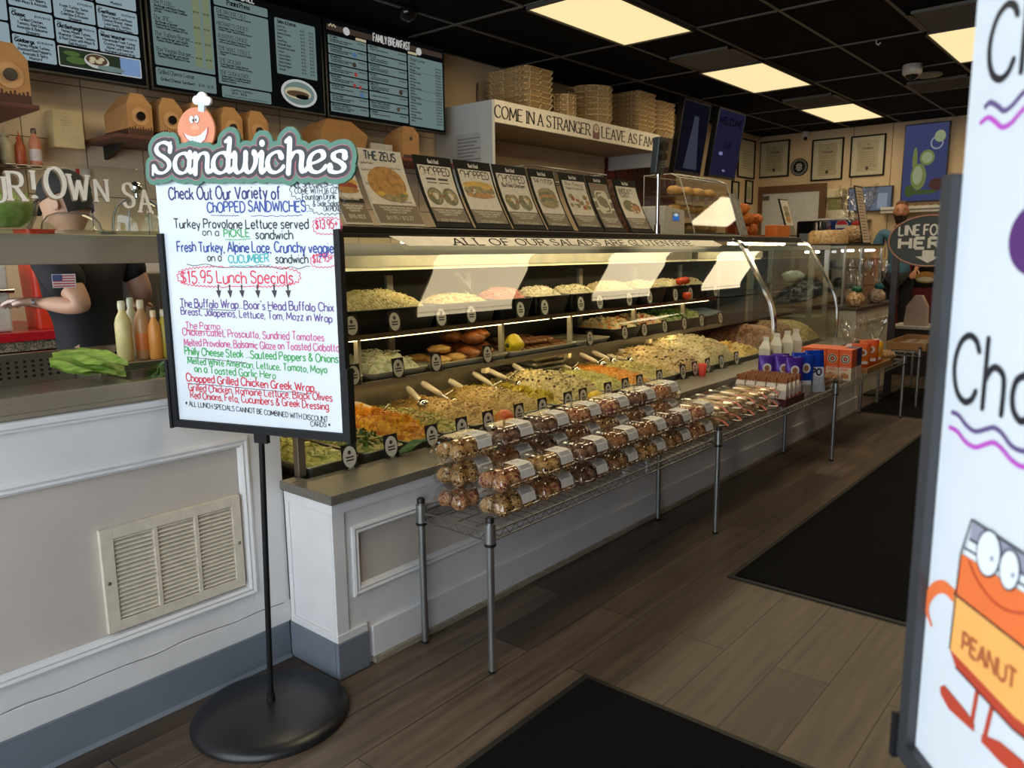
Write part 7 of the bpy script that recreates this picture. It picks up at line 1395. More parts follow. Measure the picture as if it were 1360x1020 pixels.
t = thing('neon_sign', 'dark red round wall sign half hidden behind the baskets', 'sign', (WL, 7.55, 2.2)); fr = frame((WL+.001, 7.56, 2.3), (0, 1, 0), (0, 0, 1)); MB().prism(ell(0, 0, .42, .26, 32), fr, 0, .03).build('disc', mat('dark_maroon_sign', (60, 22, 18), .5), t); b = MB(); text(b, fr, 'FOOD', 0, -.07, .12, .031, 0, .1, align='c'); b.build('lettering', mat('rust_letters', (96, 44, 30), .5), t)
# ---- bakery cases at the end of the run
M_cw = mat('cream_counter', (206, 200, 184), .5, var=.04, scale=6); K0, K1, KX = 7.58, 8.95, -2.2
t = thing('bakery_counter', 'cream panelled counter under the tall glass bakery cases', 'counter', (-2.6, 8.2, 0)); MB().box(-3.1, KX, K0, K1, 0, .845).build('body', M_cw, t); MB().box(-3.12, KX+.02, K0-.02, K1+.01, .8455, .872).build('top', mat('dark_counter_top', (70, 64, 54), .35), t, bevel=.003)
b = MB(); moulding(b, [(K0+.1, .2), (K1-.1, .2), (K1-.1, .72), (K0+.1, .72)], frame((KX, 0, 0), (0, 1, 0), (0, 0, 1)), PM); b.build('panel_moulding', M_cw, t)
def glass_case(y0, y1, xf, label):
    z0, z1 = .873, 1.445; t = thing('bakery_case', label, 'display case', ((xf-3.08)/2, (y0+y1)/2, z0)); b = MB(); s = .022
    for x in (xf-s, -3.08): 
        for y in (y0, y1-s): b.box(x, x+s, y, y+s, z0, z1)
    for z in (z0, z1-s):
        for x in (xf-s, -3.08): b.box(x+.0001, x+s-.0001, y0+s, y1-s, z, z+s)
        for y in (y0, y1-s): b.box(-3.08+s, xf-s, y+.0001, y+s-.0001, z, z+s)
    b.build('frame', M_alu, t); MB().box(-3.08, xf, y0, y1, z1+.0005, z1+.02).build('top', M_blkp, t)
    MB().box(xf-.012, xf-.008, y0+s, y1-s, z0+s, z1-s).build('front_glass', M_ac2, t); MB().box(-3.079, -3.07, y0+s, y1-s, z0+s, z1-s).build('back_panel', M_rear, t); MB().box(-3.06, xf-s, y0+.008, y0+.012, z0+s, z1-s).build('end_glass', M_ac2, t)
    for z in (1.03, 1.22): MB().box(-3.05, xf-.06, y0+.03, y1-.03, z, z+.008).build('shelf', mat('case_shelf_glass', (110, 116, 110), .15), t)
    MB().tube([(xf-.06, y0+.08, z1-.045), (xf-.06, y1-.10, z1-.045)], .012, 8).build('light_tube', M_tubeW, t)
    for k in range(3): MB().lathe([(.05, .0005), (.06, .03), (.045, .06), (.01, .075)], (-2.75, y0+.15+(y1-y0-.3)*k/2, 1.2285 if k % 2 else 1.0385), 14).build('wrapped_cake', mat('white_cake', (196, 192, 180), .5), t)
M_tubeW = emat('cool_case_tube', (255, 255, 250), 6.0)
glass_case(K0+.12, 8.22, -2.36, 'tall glass bakery case with lit tube, nearer of the two'); glass_case(8.26, 8.93, -2.36, 'tall glass bakery case with lit tube, farther of the two')
t = thing('bakery_case', 'narrow bright framed glass case between the deli case and the bakery cases', 'display case', (-2.75, 7.35, 0)); b = MB(); xf, y0, y1, z0, z1 = -2.46, 7.12, 7.56, .80, 1.45
for x in (xf-.04, -3.06):
    for y in (y0, y1-.03): b.box(x, x+.04, y, y+.03, z0, z1)
b.box(-3.02, xf-.04, y0, y0+.03, z1-.04, z1).box(-3.02, xf-.04, y1-.03, y1, z1-.04, z1).box(xf-.04, xf, y0+.03, y1-.03, z1-.04, z1); b.build('frame', M_cabw, t); MB().box(-3.06, xf, y0, y1, .0, z0).build('base', M_cw, t); MB().box(-3.05, xf-.05, y0+.03, y1-.03, 1.1, 1.11).build('shelf', mat('case_shelf_glass', (110, 116, 110), .15), t); MB().tube([(-2.55, y0+.05, 1.39), (-2.55, y1-.05, 1.39)], .012, 8).build('light_tube', M_tubeW, t); MB().box(-3.055, -3.045, y0+.03, y1-.03, z0, z1-.04).build('back_panel', M_rear, t)
for k in range(2): MB().ball((-2.72, 7.28+.16*k, 1.165), (.08, .07, .05), 12, 7, 0, .3).build('cling_wrapped_pack', mat('pale_wrap', (180, 200, 196), .25), t)
# gift bags in front of the bakery cases
M_mix = speckle_mat('snack_mix', [(206, 176, 130), (176, 130, 86), (226, 204, 170), (150, 104, 70), (196, 150, 100)], 80, .5, .5); M_mall = speckle_mat('pale_sweets', [(206, 186, 156), (226, 206, 180), (176, 136, 106), (196, 160, 130)], 70, .5, .5)
cello('gift_bag', -2.255, 7.72, .8725, .085, .44, 'cellophane gift bag with green ribbon in front of the nearer bakery case', M_mix, mat('green_ribbon', (24, 96, 60), .4), 8); cello('gift_bag', -2.255, 8.42, .8725, .085, .44, 'cellophane gift bag with teal ribbon in front of the farther bakery case', M_mall, mat('teal_ribbon', (20, 100, 110), .4), 9)
# on top of the bakery cases
ZB = 1.4655
lo_ = MB().rbox(-.16, .16, -.12, .12, 0, .13, .09).build('wrapped_loaf', mat('seeded_loaf', (166, 122, 72), .45, c2=(206, 176, 130), scale=40, bump=.4)); tag(lo_, 'film wrapped seeded loaf on top of the nearer bakery case', 'bread'); lo_.location = (-2.62, 7.9, ZB+.0005)
o = dup(lo_, (-2.66, 8.28, ZB+.0005), .8, 'film wrapped loaf between the seeded loaf and the standing menu card'); o.scale = (.8, .8, 1.1)
t = thing('menu_card', 'tall printed menu card leaning on top of the bakery cases', 'sign', (-2.5, 8.5, ZB)); fr = frame((-2.42, 8.42, ZB), (0, 1, 0), (-.2, 0, 1)); MB().prism([(0, 0), (.27, 0), (.27, .60), (0, .60)], fr, -.008, 0).build('panel', M_pblk, t); b = MB(); rect(b, fr, .015, .255, .015, .585, .0008, 0)
for k in range(17): rect(b, fr, .04, .23-.02*(k % 3), .04+.031*k, .054+.031*k, .0014, 1)
b.build('print', [mat('card_pink_cream', (206, 186, 166), .5), mat('card_line', (140, 120, 104), .6)], t)
cello('gift_basket', -2.62, 8.80, ZB+.0005, .17, .58, 'large cellophane gift basket on top of the farther bakery case', M_mix, mat('red_bow', (190, 50, 34), .5), 14)
t = thing('coffee_machine', 'black coffee machine standing behind the deli case in front of the door', 'coffee machine', (-3.35, 9.0, 0)); p = P(1073, 300, y=9.1); b = MB().rbox(p.x-.14, p.x+.14, 9.1, 9.5, 1.25, P(1073, 293, y=9.0).z, .04); b.build('body', mat('gloss_black', (14, 14, 15), .12), t); MB().box(p.x-.16, p.x+.16, 9.08, 9.52, 0, 1.249).build('stand', M_blkp, t); MB().box(p.x-.09, p.x+.1, 9.093, 9.099, 1.42, 1.60).build('front_panel', mat('steel_blue_panel', (110, 124, 140), .15, metal=.6), t); MB().box(p.x-.05, p.x+.03, 9.05, 9.0985, 1.28, 1.31).build('drip_tray', M_chrome, t)
t = thing('drink_dispenser', 'blue drink dispenser with a round red white and blue emblem', 'drink dispenser', (-3.3, 9.9, 0)); p0, p1 = P(1092, 309, y=9.8), P(1131, 292, y=9.8); MB().box(p0.x, p1.x, 9.8, 10.2, p0.z, p1.z).build('header_panel', mat('deep_blue_panel', (24, 44, 110), .3), t, bevel=.004); MB().box(p0.x-.03, p1.x, 9.77, 10.22, 0, p0.z-.001).build('stand', M_cabw, t); fr = frame((P(1118, 300, y=9.8).x, 9.799, (p0.z+p1.z)/2), (1, 0, 0), (0, 0, 1)); b = MB(); r = .075
poly(b, fr, ell(0, 0, r, r, 28), .0006, 0); poly(b, fr, [(r*.94*math.cos(a_), r*.94*math.sin(a_)) for a_ in [PI*(.08+.84*k/14) for k in range(15)]], .0012, 1); poly(b, fr, [(r*.94*math.cos(a_), r*.94*math.sin(a_)) for a_ in [PI*(1.10+.8*k/14) for k in range(15)]], .0012, 2); b.build('emblem', [mat('emblem_white', (206, 206, 206), .4), mat('emblem_red', (176, 34, 50), .4), mat('emblem_blue', (24, 60, 140), .4)], t)
t = thing('filter_stack', 'stack of white pleated coffee filters on a shelf by the wall', 'coffee filters', (-3.2, 10.5, 0)); p = P(1112, 290, y=10.4); b = MB(); rg = []
for v, q in ((0, .07), (.05, .09), (.10, .10)): rg.append([(p.x+q*1.3*math.cos(2*PI*k/40)*(1+.06*(k % 2)), 10.4+q*1.3*math.sin(2*PI*k/40)*(1+.06*(k % 2)), p.z+v) for k in range(40)])
b.loft(rg); b.build('filters', mat('cream_paper', (216, 206, 180), .6), t); MB().box(p.x-.2, p.x+.25, 10.25, WF-.001, p.z-.02, p.z-.0005).build('shelf_board', M_cabw, t)
# oval line-forms-here sign on a post
t = thing('oval_sign', 'dark oval sign reading LINE FORMS HERE with a down arrow', 'sign', (-1.95, 8.02, 0)); c = P(1234, 320, y=8.0); fr = frame((c.x, 8.0, c.z), (1, 0, 0), (0, 0, 1)); RX, RZ = .345, .23
MB().prism(ell(0, 0, RX, RZ, 56), fr, -.012, 0).build('panel', mat('sign_slate', (30, 36, 38), .4), t); b = MB(); b.tube([place(fr, x, z, -.002) for x, z in ell(0, 0, RX, RZ, 56)]+[place(fr, RX, 0, -.002)], .010, 6, cap=False); b.build('rim', mat('dusty_pink_rim', (150, 110, 98), .5), t)
b = MB(); text(b, fr, 'LINE FORMS', 0, .055, .092, .001, 0, .085, align='c', fit=.52, k=3); text(b, fr, 'HERE', 0, -.065, .092, .001, 0, .15, align='c', fit=.50, gap=2.6); poly(b, fr, [(-.05, -.085), (.05, -.085), (.05, -.14), (.11, -.14), (0, -.20), (-.11, -.14), (-.05, -.14)], .001, 0); b.build('lettering', mat('sign_pale', (206, 204, 198), .5), t)
px_ = P(1189, 400, y=8.03).x; MB().box(px_-.05, px_+.005, 8.015, 8.07, .02, 1.62).build('post', mat('dark_violet_post', (38, 32, 44), .4), t); MB().box(px_-.20, px_+.005, 7.9, 8.18, .0005, .02).build('base', M_blkp, t); MB().box(px_-.05, c.x, 8.0125, 8.0148, c.z-.05, c.z+.05).build('mount_plate', M_blkp, t)
t = thing('sugar_stand', 'pale rounded caddy and tray on a white ledge by the red wall', 'caddy', (-2.1, 9.6, 0)); p = P(1216, 436, y=9.6); MB().box(p.x-.22, p.x+.6, 9.5, 9.95, 0, p.z).build('cabinet', mat('dark_cabinet', (40, 34, 32), .5), t); MB().box(p.x-.24, p.x+.62, 9.46, 9.97, p.z+.0005, p.z+.03).build('counter_slab', mat('white_slab', (196, 190, 182), .4), t); b = MB().prism([(-.12, 0), (.12, 0), (.11, .22), (.05, .34), (-.02, .34), (-.10, .22)], frame((p.x, 9.6, p.z+.031), (1, 0, 0), (0, 0, 1)), -.05, .05); b.build('caddy_shell', mat('pale_pink_shell', (176, 156, 146), .5), t, bevel=.01)
# ================================================================ behind and on the sandwich counter
M_glas = clear_mat('bowl_glass', 1.4, (.95, .97, .95), .02, lo=.04)
def glassware(name, label, cat, prof, px, py, x, z, n=28, knob=None):
    p = P(px, py, x=x); t = thing(name, label, cat, (x, p.y, z)); MB().lathe(prof, (0, 0, 0), n, cap=False).build('glass', M_glas, t, local=True); return t
t = glassware('salad_bowl', 'clear glass bowl full of chopped lettuce on the glass shelf', 'bowl', [(.03, .001), (.06, .004), (.078, .035), (.09, .085), (.092, .087), (.087, .085), (.073, .035), (.056, .008)], 8, 300, -2.62, 1.482)
b = MB(); r2 = random.Random(9)
M_lett = mat('lettuce_green', (150, 176, 70), .5, c2=(196, 206, 120), scale=40)
b.lathe([(.045, .012), (.068, .038), (.078, .075), (.065, .098), (.01, .108)], (0, 0, 0), 20)
for k in range(90): a_, q = r2.uniform(0, 6.28), r2.uniform(0, .062); c_ = Vector((q*math.cos(a_), q*math.sin(a_), .085+.02*(1-q/.1)+r2.uniform(0, .012))); u_ = Vector((r2.uniform(-1, 1), r2.uniform(-1, 1), r2.uniform(-.5, .5)))*.022; v_ = Vector((r2.uniform(-1, 1), r2.uniform(-1, 1), r2.uniform(-.3, .8)))*.014; b.add([c_-u_, c_+v_, c_+u_, c_-v_], [(0, 1, 2, 3)])
o = b.build('chopped_lettuce', M_lett); o.location = t.location+Vector((0, 0, .0005)); tag(o, 'chopped pale green lettuce filling the glass bowl', 'lettuce', None, 'stuff')
t = glassware('platter_lid', 'low clear platter lid with ribbed dome on the glass shelf', 'lid', [(.096, .001), (.095, .004), (.085, .010), (.08, .03), (.065, .050), (.04, .060), (.002, .062)], 96, 306, -2.64, 1.482, 40)
MB().lathe([(.097, .0005), (.098, .003), (.09, .0045)], (0, 0, 0), 40, cap=False).build('rim', mat('pale_rim', (176, 180, 176), .15), t, local=True)
t = glassware('cake_dome', 'tall clear cake dome with a silver knob beside the whiteboard', 'dome', [(.084, .001), (.084, .01), (.08, .05), (.066, .085), (.036, .108), (.004, .115)], 186, 306, -2.62, 1.482, 32)
MB().tube([(0, 0, .114), (0, 0, .128)], .006, 8).ball((0, 0, .146), .02, 14, 9).build('knob', M_chrome, t, local=True)
b = MB()
for k in range(8): a_ = PI*k/4; b.tube([(.085*math.cos(a_), .085*math.sin(a_), .004), (.081*math.cos(a_), .081*math.sin(a_), .05), (.067*math.cos(a_), .067*math.sin(a_), .086), (.037*math.cos(a_), .037*math.sin(a_), .109)], .0016, 4)
b.build('rib', mat('pale_rim', (176, 180, 176), .15), t, local=True)
tag(MB().box(-2.79, -2.60, 1.02, 1.40, 1.0005, 1.06).build('bottle_ledge', M_steel, bevel=.003), 'low steel step carrying the sauce bottles at the counter end', 'step')
def sauce(px, h, c, cap, label, x=-2.66, r=.024, lab=None):
    p = P(px, 440, x=x); bottle('squeeze_bottle', x, p.y, 1.0605, h, r, mat('sauce_%d' % px, c, .35), mat('cap_%d' % px, cap, .4), label, False, lab)
sauce(176, .205, (206, 196, 160), (206, 200, 176), 'tall cream sauce bottle at the back of the bottle group', -2.74); sauce(164, .20, (226, 206, 140), (226, 216, 180), 'cream yellow sauce bottle, first of the group', -2.655, .026)
sauce(189, .20, (186, 140, 90), (216, 200, 166), 'tan and orange sauce bottle with small white label', -2.66, .025, mat('orange_band', (206, 116, 50), .4)); sauce(205, .165, (226, 150, 70), (226, 196, 150), 'short orange sauce bottle', -2.625, .021); sauce(218, .165, (196, 176, 60), (226, 216, 180), 'short yellow sauce bottle next to the whiteboard', -2.63, .021)
# romaine and herbs in the rail
p = P(64, 485, x=-2.5)
for i, (dx, dy, ln, wd, an, ti, cu) in enumerate(((0, 0, .20, .045, 1.15, -.34, .35), (.035, -.01, .17, .030, 1.15, -.4, .3), (-.03, .02, .19, .045, 1.15, -.3, .4), (.03, .05, .15, .032, 1.15, -.3, .3))):
    tag(leafy((-2.485+dx, p.y+dy, 1.098+.006*i), ln, wd, an+.22, ti*.5, cu*.5, 12, .6).build('romaine_leaf', mat('romaine_green', (110, 150, 46), .45, c2=(170, 196, 96), scale=10, stretch=(8, 2, 8))), 'long green romaine leaf on the steel rail, '+('topmost', 'lowest, toward the glass', 'behind the topmost leaf', 'short one at the tip')[i], 'lettuce leaf')
tag(MB().box(-2.56, -2.34, .62, 1.02, 1.0005, 1.035).build('drip_pan', M_pans, bevel=.004), 'shallow steel pan under the romaine leaves', 'pan')
mound('crumb_heap', 'orange yellow crumbs along the front of the steel rail', -2.322, .74, .014, .17, 1.003, .015, sp('crumbs', (206, 160, 80), (226, 186, 106), (176, 130, 60), scale=140), 301, .006, 18)
mound('herb_heap', 'dark green herb leaves in the rail beside the bottles', -2.44, 1.24, .085, .12, 1.008, .045, sp('herbs', (70, 96, 40), (96, 120, 56), (50, 76, 30), scale=90), 305, .012, 22, bits=[(160, .012, F('herb_leaf', (76, 106, 44)), 'leaf')])
# back counter and wall units
t = thing('back_counter', 'back counter with red top edge and speckled underside along the tiled wall', 'counter', (-4.25, 1.0, 0)); zc_ = P(60, 442, x=-3.9).z
MB().box(WL+.001, -3.93, .2, 1.42, 0, zc_-.075).build('cabinet', mat('dark_red_cabinet', (62, 26, 24), .4), t); MB().box(WL+.001, -3.9, .2, 1.44, zc_-.074, zc_-.03).build('speckled_slab', speckle_mat('granite_speckle', [(120, 112, 96), (150, 142, 120), (90, 84, 72), (170, 160, 140)], 160, .3, .1), t); MB().box(WL+.001, -3.88, .2, 1.45, zc_-.0299, zc_+.012).build('red_top', mat('red_laminate', (176, 30, 40), .3), t, bevel=.003)
zt_ = zc_+.0125; p = P(53, 350, x=-4.05)
tag(MB().loft([[(x, y, zt_) for x, y in rrect(-4.13, -3.97, p.y-.06, p.y+.06, .02)], [(x, y, P(53, 305, x=-4.05).z) for x, y in rrect(-4.15, -3.95, p.y-.075, p.y+.075, .02)]], 0, True).build('red_tub', mat('red_orange_plastic', (214, 62, 36), .35), bevel=.002), 'tall red orange plastic tub on the back counter behind the man in the cap', 'tub')
t = thing('film_dispenser', 'white film roll dispenser with steel bar at the picture edge', 'dispenser', (-4.0, 1.1, zt_)); p = P(4, 380, x=-3.95); MB().box(-4.1, -3.94, p.y-.35, p.y+.02, zt_, P(4, 352, x=-3.95).z).build('case', mat('white_plastic', (190, 186, 176), .4), t, bevel=.01); MB().tube([(-3.92, p.y-.35, p.z-.02), (-3.92, p.y+.03, p.z-.02)], .012, 10).build('bar', M_chrome, t)
t = thing('steel_cabinet', 'tall steel cabinet between the man in the cap and the whiteboard', 'cabinet', (-4.2, 2.0, 0)); ya, yb = P(196, 380, x=-3.95).y, P(240, 380, x=-3.95).y; MB().box(WL+.001, -3.95, ya, yb+.2, 0, P(205, 362, x=-3.95).z).build('body', M_steel, t, bevel=.004)
for k in range(3): MB().box(-3.949, -3.94, ya+.05+.08*k, ya+.065+.08*k, .4, 1.25).build('door_rib', M_steel, t)
tag(MB().box(-4.2, -4.0, ya+.01, ya+.16, P(205, 362, x=-3.95).z+.001, P(205, 345, x=-3.95).z).build('carton', mat('white_red_carton', (206, 196, 190), .5, c2=(176, 50, 46), scale=9, ramp=(.55, .6))), 'small white and red carton on top of the steel cabinet', 'carton')
tag(MB().box(-4.3, -4.26, P(150, 370, x=-4.28).y-.03, P(166, 370, x=-4.28).y-.03, 0, 1.5).build('grey_post', mat('grey_post_paint', (96, 98, 104), .5)), 'plain grey upright post behind the man in the cap', 'post')
# ================================================================ people
M_skin = mat('skin_light', (206, 160, 132), .5, var=.05, scale=14); M_skin2 = mat('skin_tan', (176, 120, 92), .5, var=.05, scale=14)
def skinned(name, V, E_, m, parent, root=0, sub=2):
    """one smooth surface grown round a jointed skeleton: V = [(x,y,z,radius)], E_ = edges"""
    me = bpy.data.meshes.new(name); o0 = parent.location; me.from_pydata([tuple(Vector(v[:3])-o0) for v in V], E_, []); me.materials.append(m)
    ob = bpy.data.objects.new(name, me); COL.objects.link(ob); ob.parent = parent
    sk = ob.modifiers.new('skin', 'SKIN'); sk.use_smooth_shade = True; sk.branch_smoothing = .6
    for i, v in enumerate(V): r = v[3]; me.skin_vertices[0].data[i].radius = r if isinstance(r, tuple) else (r, r); me.skin_vertices[0].data[i].use_root = i == root
    s = ob.modifiers.new('sub', 'SUBSURF'); s.levels = sub; s.render_levels = sub; return ob
def head_mesh(c, fwd, up, m, parent, sc=1.0, name='head'):
    """head with brow, eye hollows, nose, lips, chin and ears; fwd = facing direction"""
    f = Vector(fwd).normalized(); u = (Vector(up)-f*Vector(up).dot(f)).normalized(); s = u.cross(f).normalized(); b = MB(); nr, ns = 26, 36; rings = []
    for i in range(nr+1):
        t_ = PI*i/nr; zz = -math.cos(t_); rr_ = max(.02, math.sin(t_)); ring = []
        for j in range(ns):
            a_ = 2*PI*j/ns; ca, sa = math.cos(a_), math.sin(a_); x = .098*rr_*ca; y = .076*rr_*sa; z = .118*zz
            if zz < 0: x *= 1-.10*(-zz) if ca > 0 else 1-.45*(-zz); y *= 1-.28*(-zz)**1.3
            fr_ = max(0, ca)**6; g = lambda z0, w_: math.exp(-((z-z0)/w_)**2)
            if ca > 0:
                x += .022*g(-.028, .018)*max(0, ca)**40+.010*g(-.005, .03)*max(0, ca)**40                      # nose
                x += .006*g(.022, .012)*fr_-.007*g(.004, .014)*(g(z, 1))*(math.exp(-((abs(y)-.032)/.014)**2))    # brow, eye hollows
                x += .006*g(-.062, .008)*max(0, ca)**18-.004*g(-.053, .004)*max(0, ca)**14+.008*g(-.092, .018)*max(0, ca)**10   # lips, chin
            ring.append(Vector(c)+(f*x+s*y+u*z)*sc)
        rings.append(ring)
    b.loft(rings, 0, True)
    for sd in (-1, 1): b.ball(Vector(c)+(f*-.006+s*sd*.078+u*-.008)*sc, .001, 4, 3); rg = []
    for sd in (-1, 1):
        ec = Vector(c)+(f*-.008+s*sd*.074+u*-.010)*sc
        for k, (off, rx, rz) in enumerate(((0, .012, .022), (.007, .018, .031), (.012, .017, .029), (.010, .010, .018))): rg.append([ec+(s*sd*off+f*(rx*math.cos(q)-.006*off/.012)+u*(rz*math.sin(q)*(1 if math.sin(q) > 0 else .85)))*sc for q in [2*PI*w_/14 for w_ in range(14)]])
        b.loft(rg[-4:], 0, True)
    o = b.build(name, m, parent)
    for sd in (-1, 1):
        e = Vector(c)+(f*.074+s*sd*.031+u*.004)*sc; q = MB().ball(e, .0115*sc, 12, 8).build('eye', mat('eye_white', (206, 200, 194), .3), o); MB().ball(e+f*.0075*sc, .0058*sc, 10, 6).build('iris', mat('eye_dark', (44, 30, 24), .2), q) if 0 else MB().ball(e+f*.0075*sc, .0058*sc, 10, 6).build('iris', mat('eye_dark', (44, 30, 24), .2), o)
    return o, f, s, u
def hand_joints(wrist, d, palm_n, start, side=1, curl=.5, sc=1.0):
    """palm and five unequal bent fingers as skeleton vertices continuing from vertex index start (the wrist)"""
    d = Vector(d).normalized(); n = Vector(palm_n).normalized(); s = d.cross(n).normalized()*side; V = []; E_ = []; w_ = Vector(wrist)
    k0 = start+1; V.append((*(w_+d*.03*sc), .019*sc)); E_.append((start, k0)); V.append((*(w_+d*.062*sc), .022*sc)); E_.append((k0, k0+1)); i = k0+2
    for q, (off, L) in enumerate(((-.030, .068), (-.010, .078), (.010, .074), (.028, .058))):
        p = w_+d*.088*sc+s*off*sc; prev = k0+1; dd = d.copy()
        for j, fr_ in enumerate((0, .45, .32, .23)):
            if j: dd = (dd-n*0+(n*-1)*curl*(.5 if j == 1 else .75)).normalized(); p = p+dd*L*fr_*1.0*sc
            V.append((*p, (.0095-.0009*j)*sc)); E_.append((prev, i)); prev = i; i += 1
    p = w_+d*.035*sc-s*.034*sc; prev = k0
    for j, (L, dr) in enumerate(((0, d), (.032, (d-s*.8-n*.3)), (.028, (d*1.2-s*.2-n*.6)))): p = p+Vector(dr).normalized()*L*sc; V.append((*p, (.0115-.0012*j)*sc)); E_.append((prev, i)); prev = i; i += 1
    return V, E_
def person(name, label, J, skin, shirt, trouser, hands, sleeve=.75):
    """J: joints pelvis chest neck head_base shL elL wrL shR elR wrR hipL knL anL hipR knR anR (world)"""
    t = thing(name, label, 'person', (J['pelvis'][0], J['pelvis'][1], 0)); v = lambda k: Vector(J[k])
    mid = v('pelvis').lerp(v('chest'), .5); toe = lambda a: v(a)+J['fwd']*.17-Vector((0, 0, v(a).z-.025))
    names = ['pelvis', 'mid', 'chest', 'neck', 'head_base', 'shL', 'elL', 'wrL', 'shR', 'elR', 'wrR', 'hipL', 'knL', 'anL', 'toeL', 'hipR', 'knR', 'anR', 'toeR']
    pos = dict(J); pos['mid'] = mid; pos['toeL'] = toe('anL'); pos['toeR'] = toe('anR')
    rad = dict(pelvis=(.14, .11), mid=(.125, .10), chest=(.14, .105), neck=.062, head_base=.058, shL=.062, elL=.043, wrL=.028, shR=.062, elR=.043, wrR=.028, hipL=.088, knL=.06, anL=.04, toeL=.035, hipR=.088, knR=.06, anR=.04, toeR=.035)
    ED = [(0, 1), (1, 2), (2, 3), (3, 4), (2, 5), (5, 6), (6, 7), (2, 8), (8, 9), (9, 10), (0, 11), (11, 12), (12, 13), (13, 14), (0, 15), (15, 16), (16, 17), (17, 18)]
    V = [(*pos[n_], rad[n_]) for n_ in names]; E_ = list(ED)
    for wr, el, sd in (('wrL', 'elL', 1), ('wrR', 'elR', -1)):
        d = (v(wr)-v(el)); hv, he = hand_joints(v(wr), d, hands.get('n'+wr[-1], Vector((0, 0, 1))), names.index(wr), sd, hands.get('curl', .5)); base = len(V)
        he2 = []; i0 = names.index(wr)
        for a_, c_ in he: he2.append(tuple(q if q == i0 else q-(i0+1)+base for q in (a_, c_)))
        V += hv; E_ += he2
    skinned('body', V, E_, skin, t)
    g = 1.14; S = ['pelvis', 'mid', 'chest', 'neck2', 'shL', 'elL', 'shR', 'elR']; pos['neck2'] = v('chest').lerp(v('neck'), .62); SV = []
    for n_ in S:
        p = Vector(pos[n_]); r = rad.get(n_, .075); 
        if n_ in ('elL', 'elR'): p = v('sh'+n_[-1]).lerp(v(n_), sleeve); r = .06
        if n_ == 'pelvis': p = p+Vector((0, 0, -.09))
        r = tuple(q*g+.004 for q in r) if isinstance(r, tuple) else r*g+.006; SV.append((*p, r))
    skinned('shirt', SV, [(0, 1), (1, 2), (2, 3), (2, 4), (4, 5), (2, 6), (6, 7)], shirt, t)
    TV = [(*(v('pelvis')+Vector((0, 0, .02))), (.158, .13))]; TE = []
    for sd in 'LR':
        for q, n_ in enumerate(('hip', 'kn', 'an')): TV.append((*(v(n_+sd)+Vector((0, 0, .03 if n_ == 'an' else 0))), (.098, .075, .062)[q])); TE.append((0 if q == 0 else len(TV)-2, len(TV)-1))
    skinned('trousers', TV, TE, trouser, t)
    for sd in 'LR':
        a_ = v('an'+sd); q = J['fwd']; b = MB(); rr_ = [(-.07, .035, .03), (-.04, .042, .09), (.05, .046, .075), (.13, .048, .05), (.19, .035, .03)]; s = q.cross(Vector((0, 0, 1)))
        b.loft([[Vector((a_.x, a_.y, .002))+q*x+s*w_*math.cos(k_)+Vector((0, 0, h*(.5+.5*math.sin(k_)))) for k_ in [2*PI*m_/12 for m_ in range(12)]] for x, w_, h in rr_], 0, True); b.build('shoe', mat('dark_shoe', (24, 22, 22), .5), t)
    return t
# man in the cap: back half turned to us, facing the wall, head turned along the counter
Fw = Vector((-.95, -.31, 0)).normalized(); Rt = Vector((-Fw.y*-1, 0, 0)); Rt = Fw.cross(Vector((0, 0, 1))).normalized(); C0 = Vector((-3.26, 1.27, 0)); hd = P(88, 270, x=-3.30); el = P(113, 408, x=-3.03); wr = P(60, 403, x=-3.16)
J = dict(pelvis=C0+Vector((0, 0, .94)), chest=C0+Fw*.03+Vector((0, 0, 1.32)), neck=C0+Fw*.05+Vector((0, 0, 1.475)), head_base=Vector((hd.x, hd.y, hd.z-.07)), shL=C0-Rt*.19-Fw*.03+Vector((0, 0, 1.42)), elL=el, wrL=wr, shR=C0+Rt*.2+Vector((0, 0, 1.42)), elR=P(190, 392, x=-3.26), wrR=P(184, 402, x=-3.52), fwd=Fw,
         hipL=C0-Rt*.10+Vector((0, 0, .88)), knL=C0-Rt*.11+Fw*.02+Vector((0, 0, .48)), anL=C0-Rt*.11+Vector((0, 0, .085)), hipR=C0+Rt*.10+Vector((0, 0, .88)), knR=C0+Rt*.11+Fw*.02+Vector((0, 0, .48)), anR=C0+Rt*.11+Vector((0, 0, .085)))
M_bsh = mat('black_tshirt', (22, 22, 27), .8, var=.2, scale=20); M_bap = mat('black_trousers', (20, 21, 26), .8, var=.2)
t = person('person', 'person in black cap and black T-shirt with a flag patch behind the sandwich counter', J, M_skin, M_bsh, M_bap, dict(curl=.45, nL=Vector((0, .2, 1)), nR=Vector((0, 0, 1))))
HF = -CR*.93+CF*.15-Vector((0, 0, .32)); ho, f, s, u = head_mesh(hd, HF, (0, 0, 1), M_skin, t, 1.02)
b = MB(); rings = []
for i in range(9):
    t_ = i/8; zz = .022+.105*t_; q = math.sqrt(max(.01, 1-(t_*.98)**2.2)); rings.append([hd+f*(.104*q*math.cos(a_)-.006)+s*.085*q*math.sin(a_)+u*zz for a_ in [2*PI*k/28 for k in range(28)]])
b.loft(rings, 0, True); b.build('cap', mat('charcoal_cap', (44, 42, 40), .8, var=.15, scale=60, bump=.3), t)
b = MB(); b.loft([[hd+f*x+s*y+u*(z+dz) for x, y, z in ((.06, -.07, .03), (.10, -.045, .032), (.165, -.05, .012), (.18, 0, .016), (.165, .05, .012), (.10, .045, .032), (.06, .07, .03))] for dz in (0, .006)]); b.build('cap_brim', mat('charcoal_cap', (44, 42, 40), .8), t)
b = MB(); rings = []
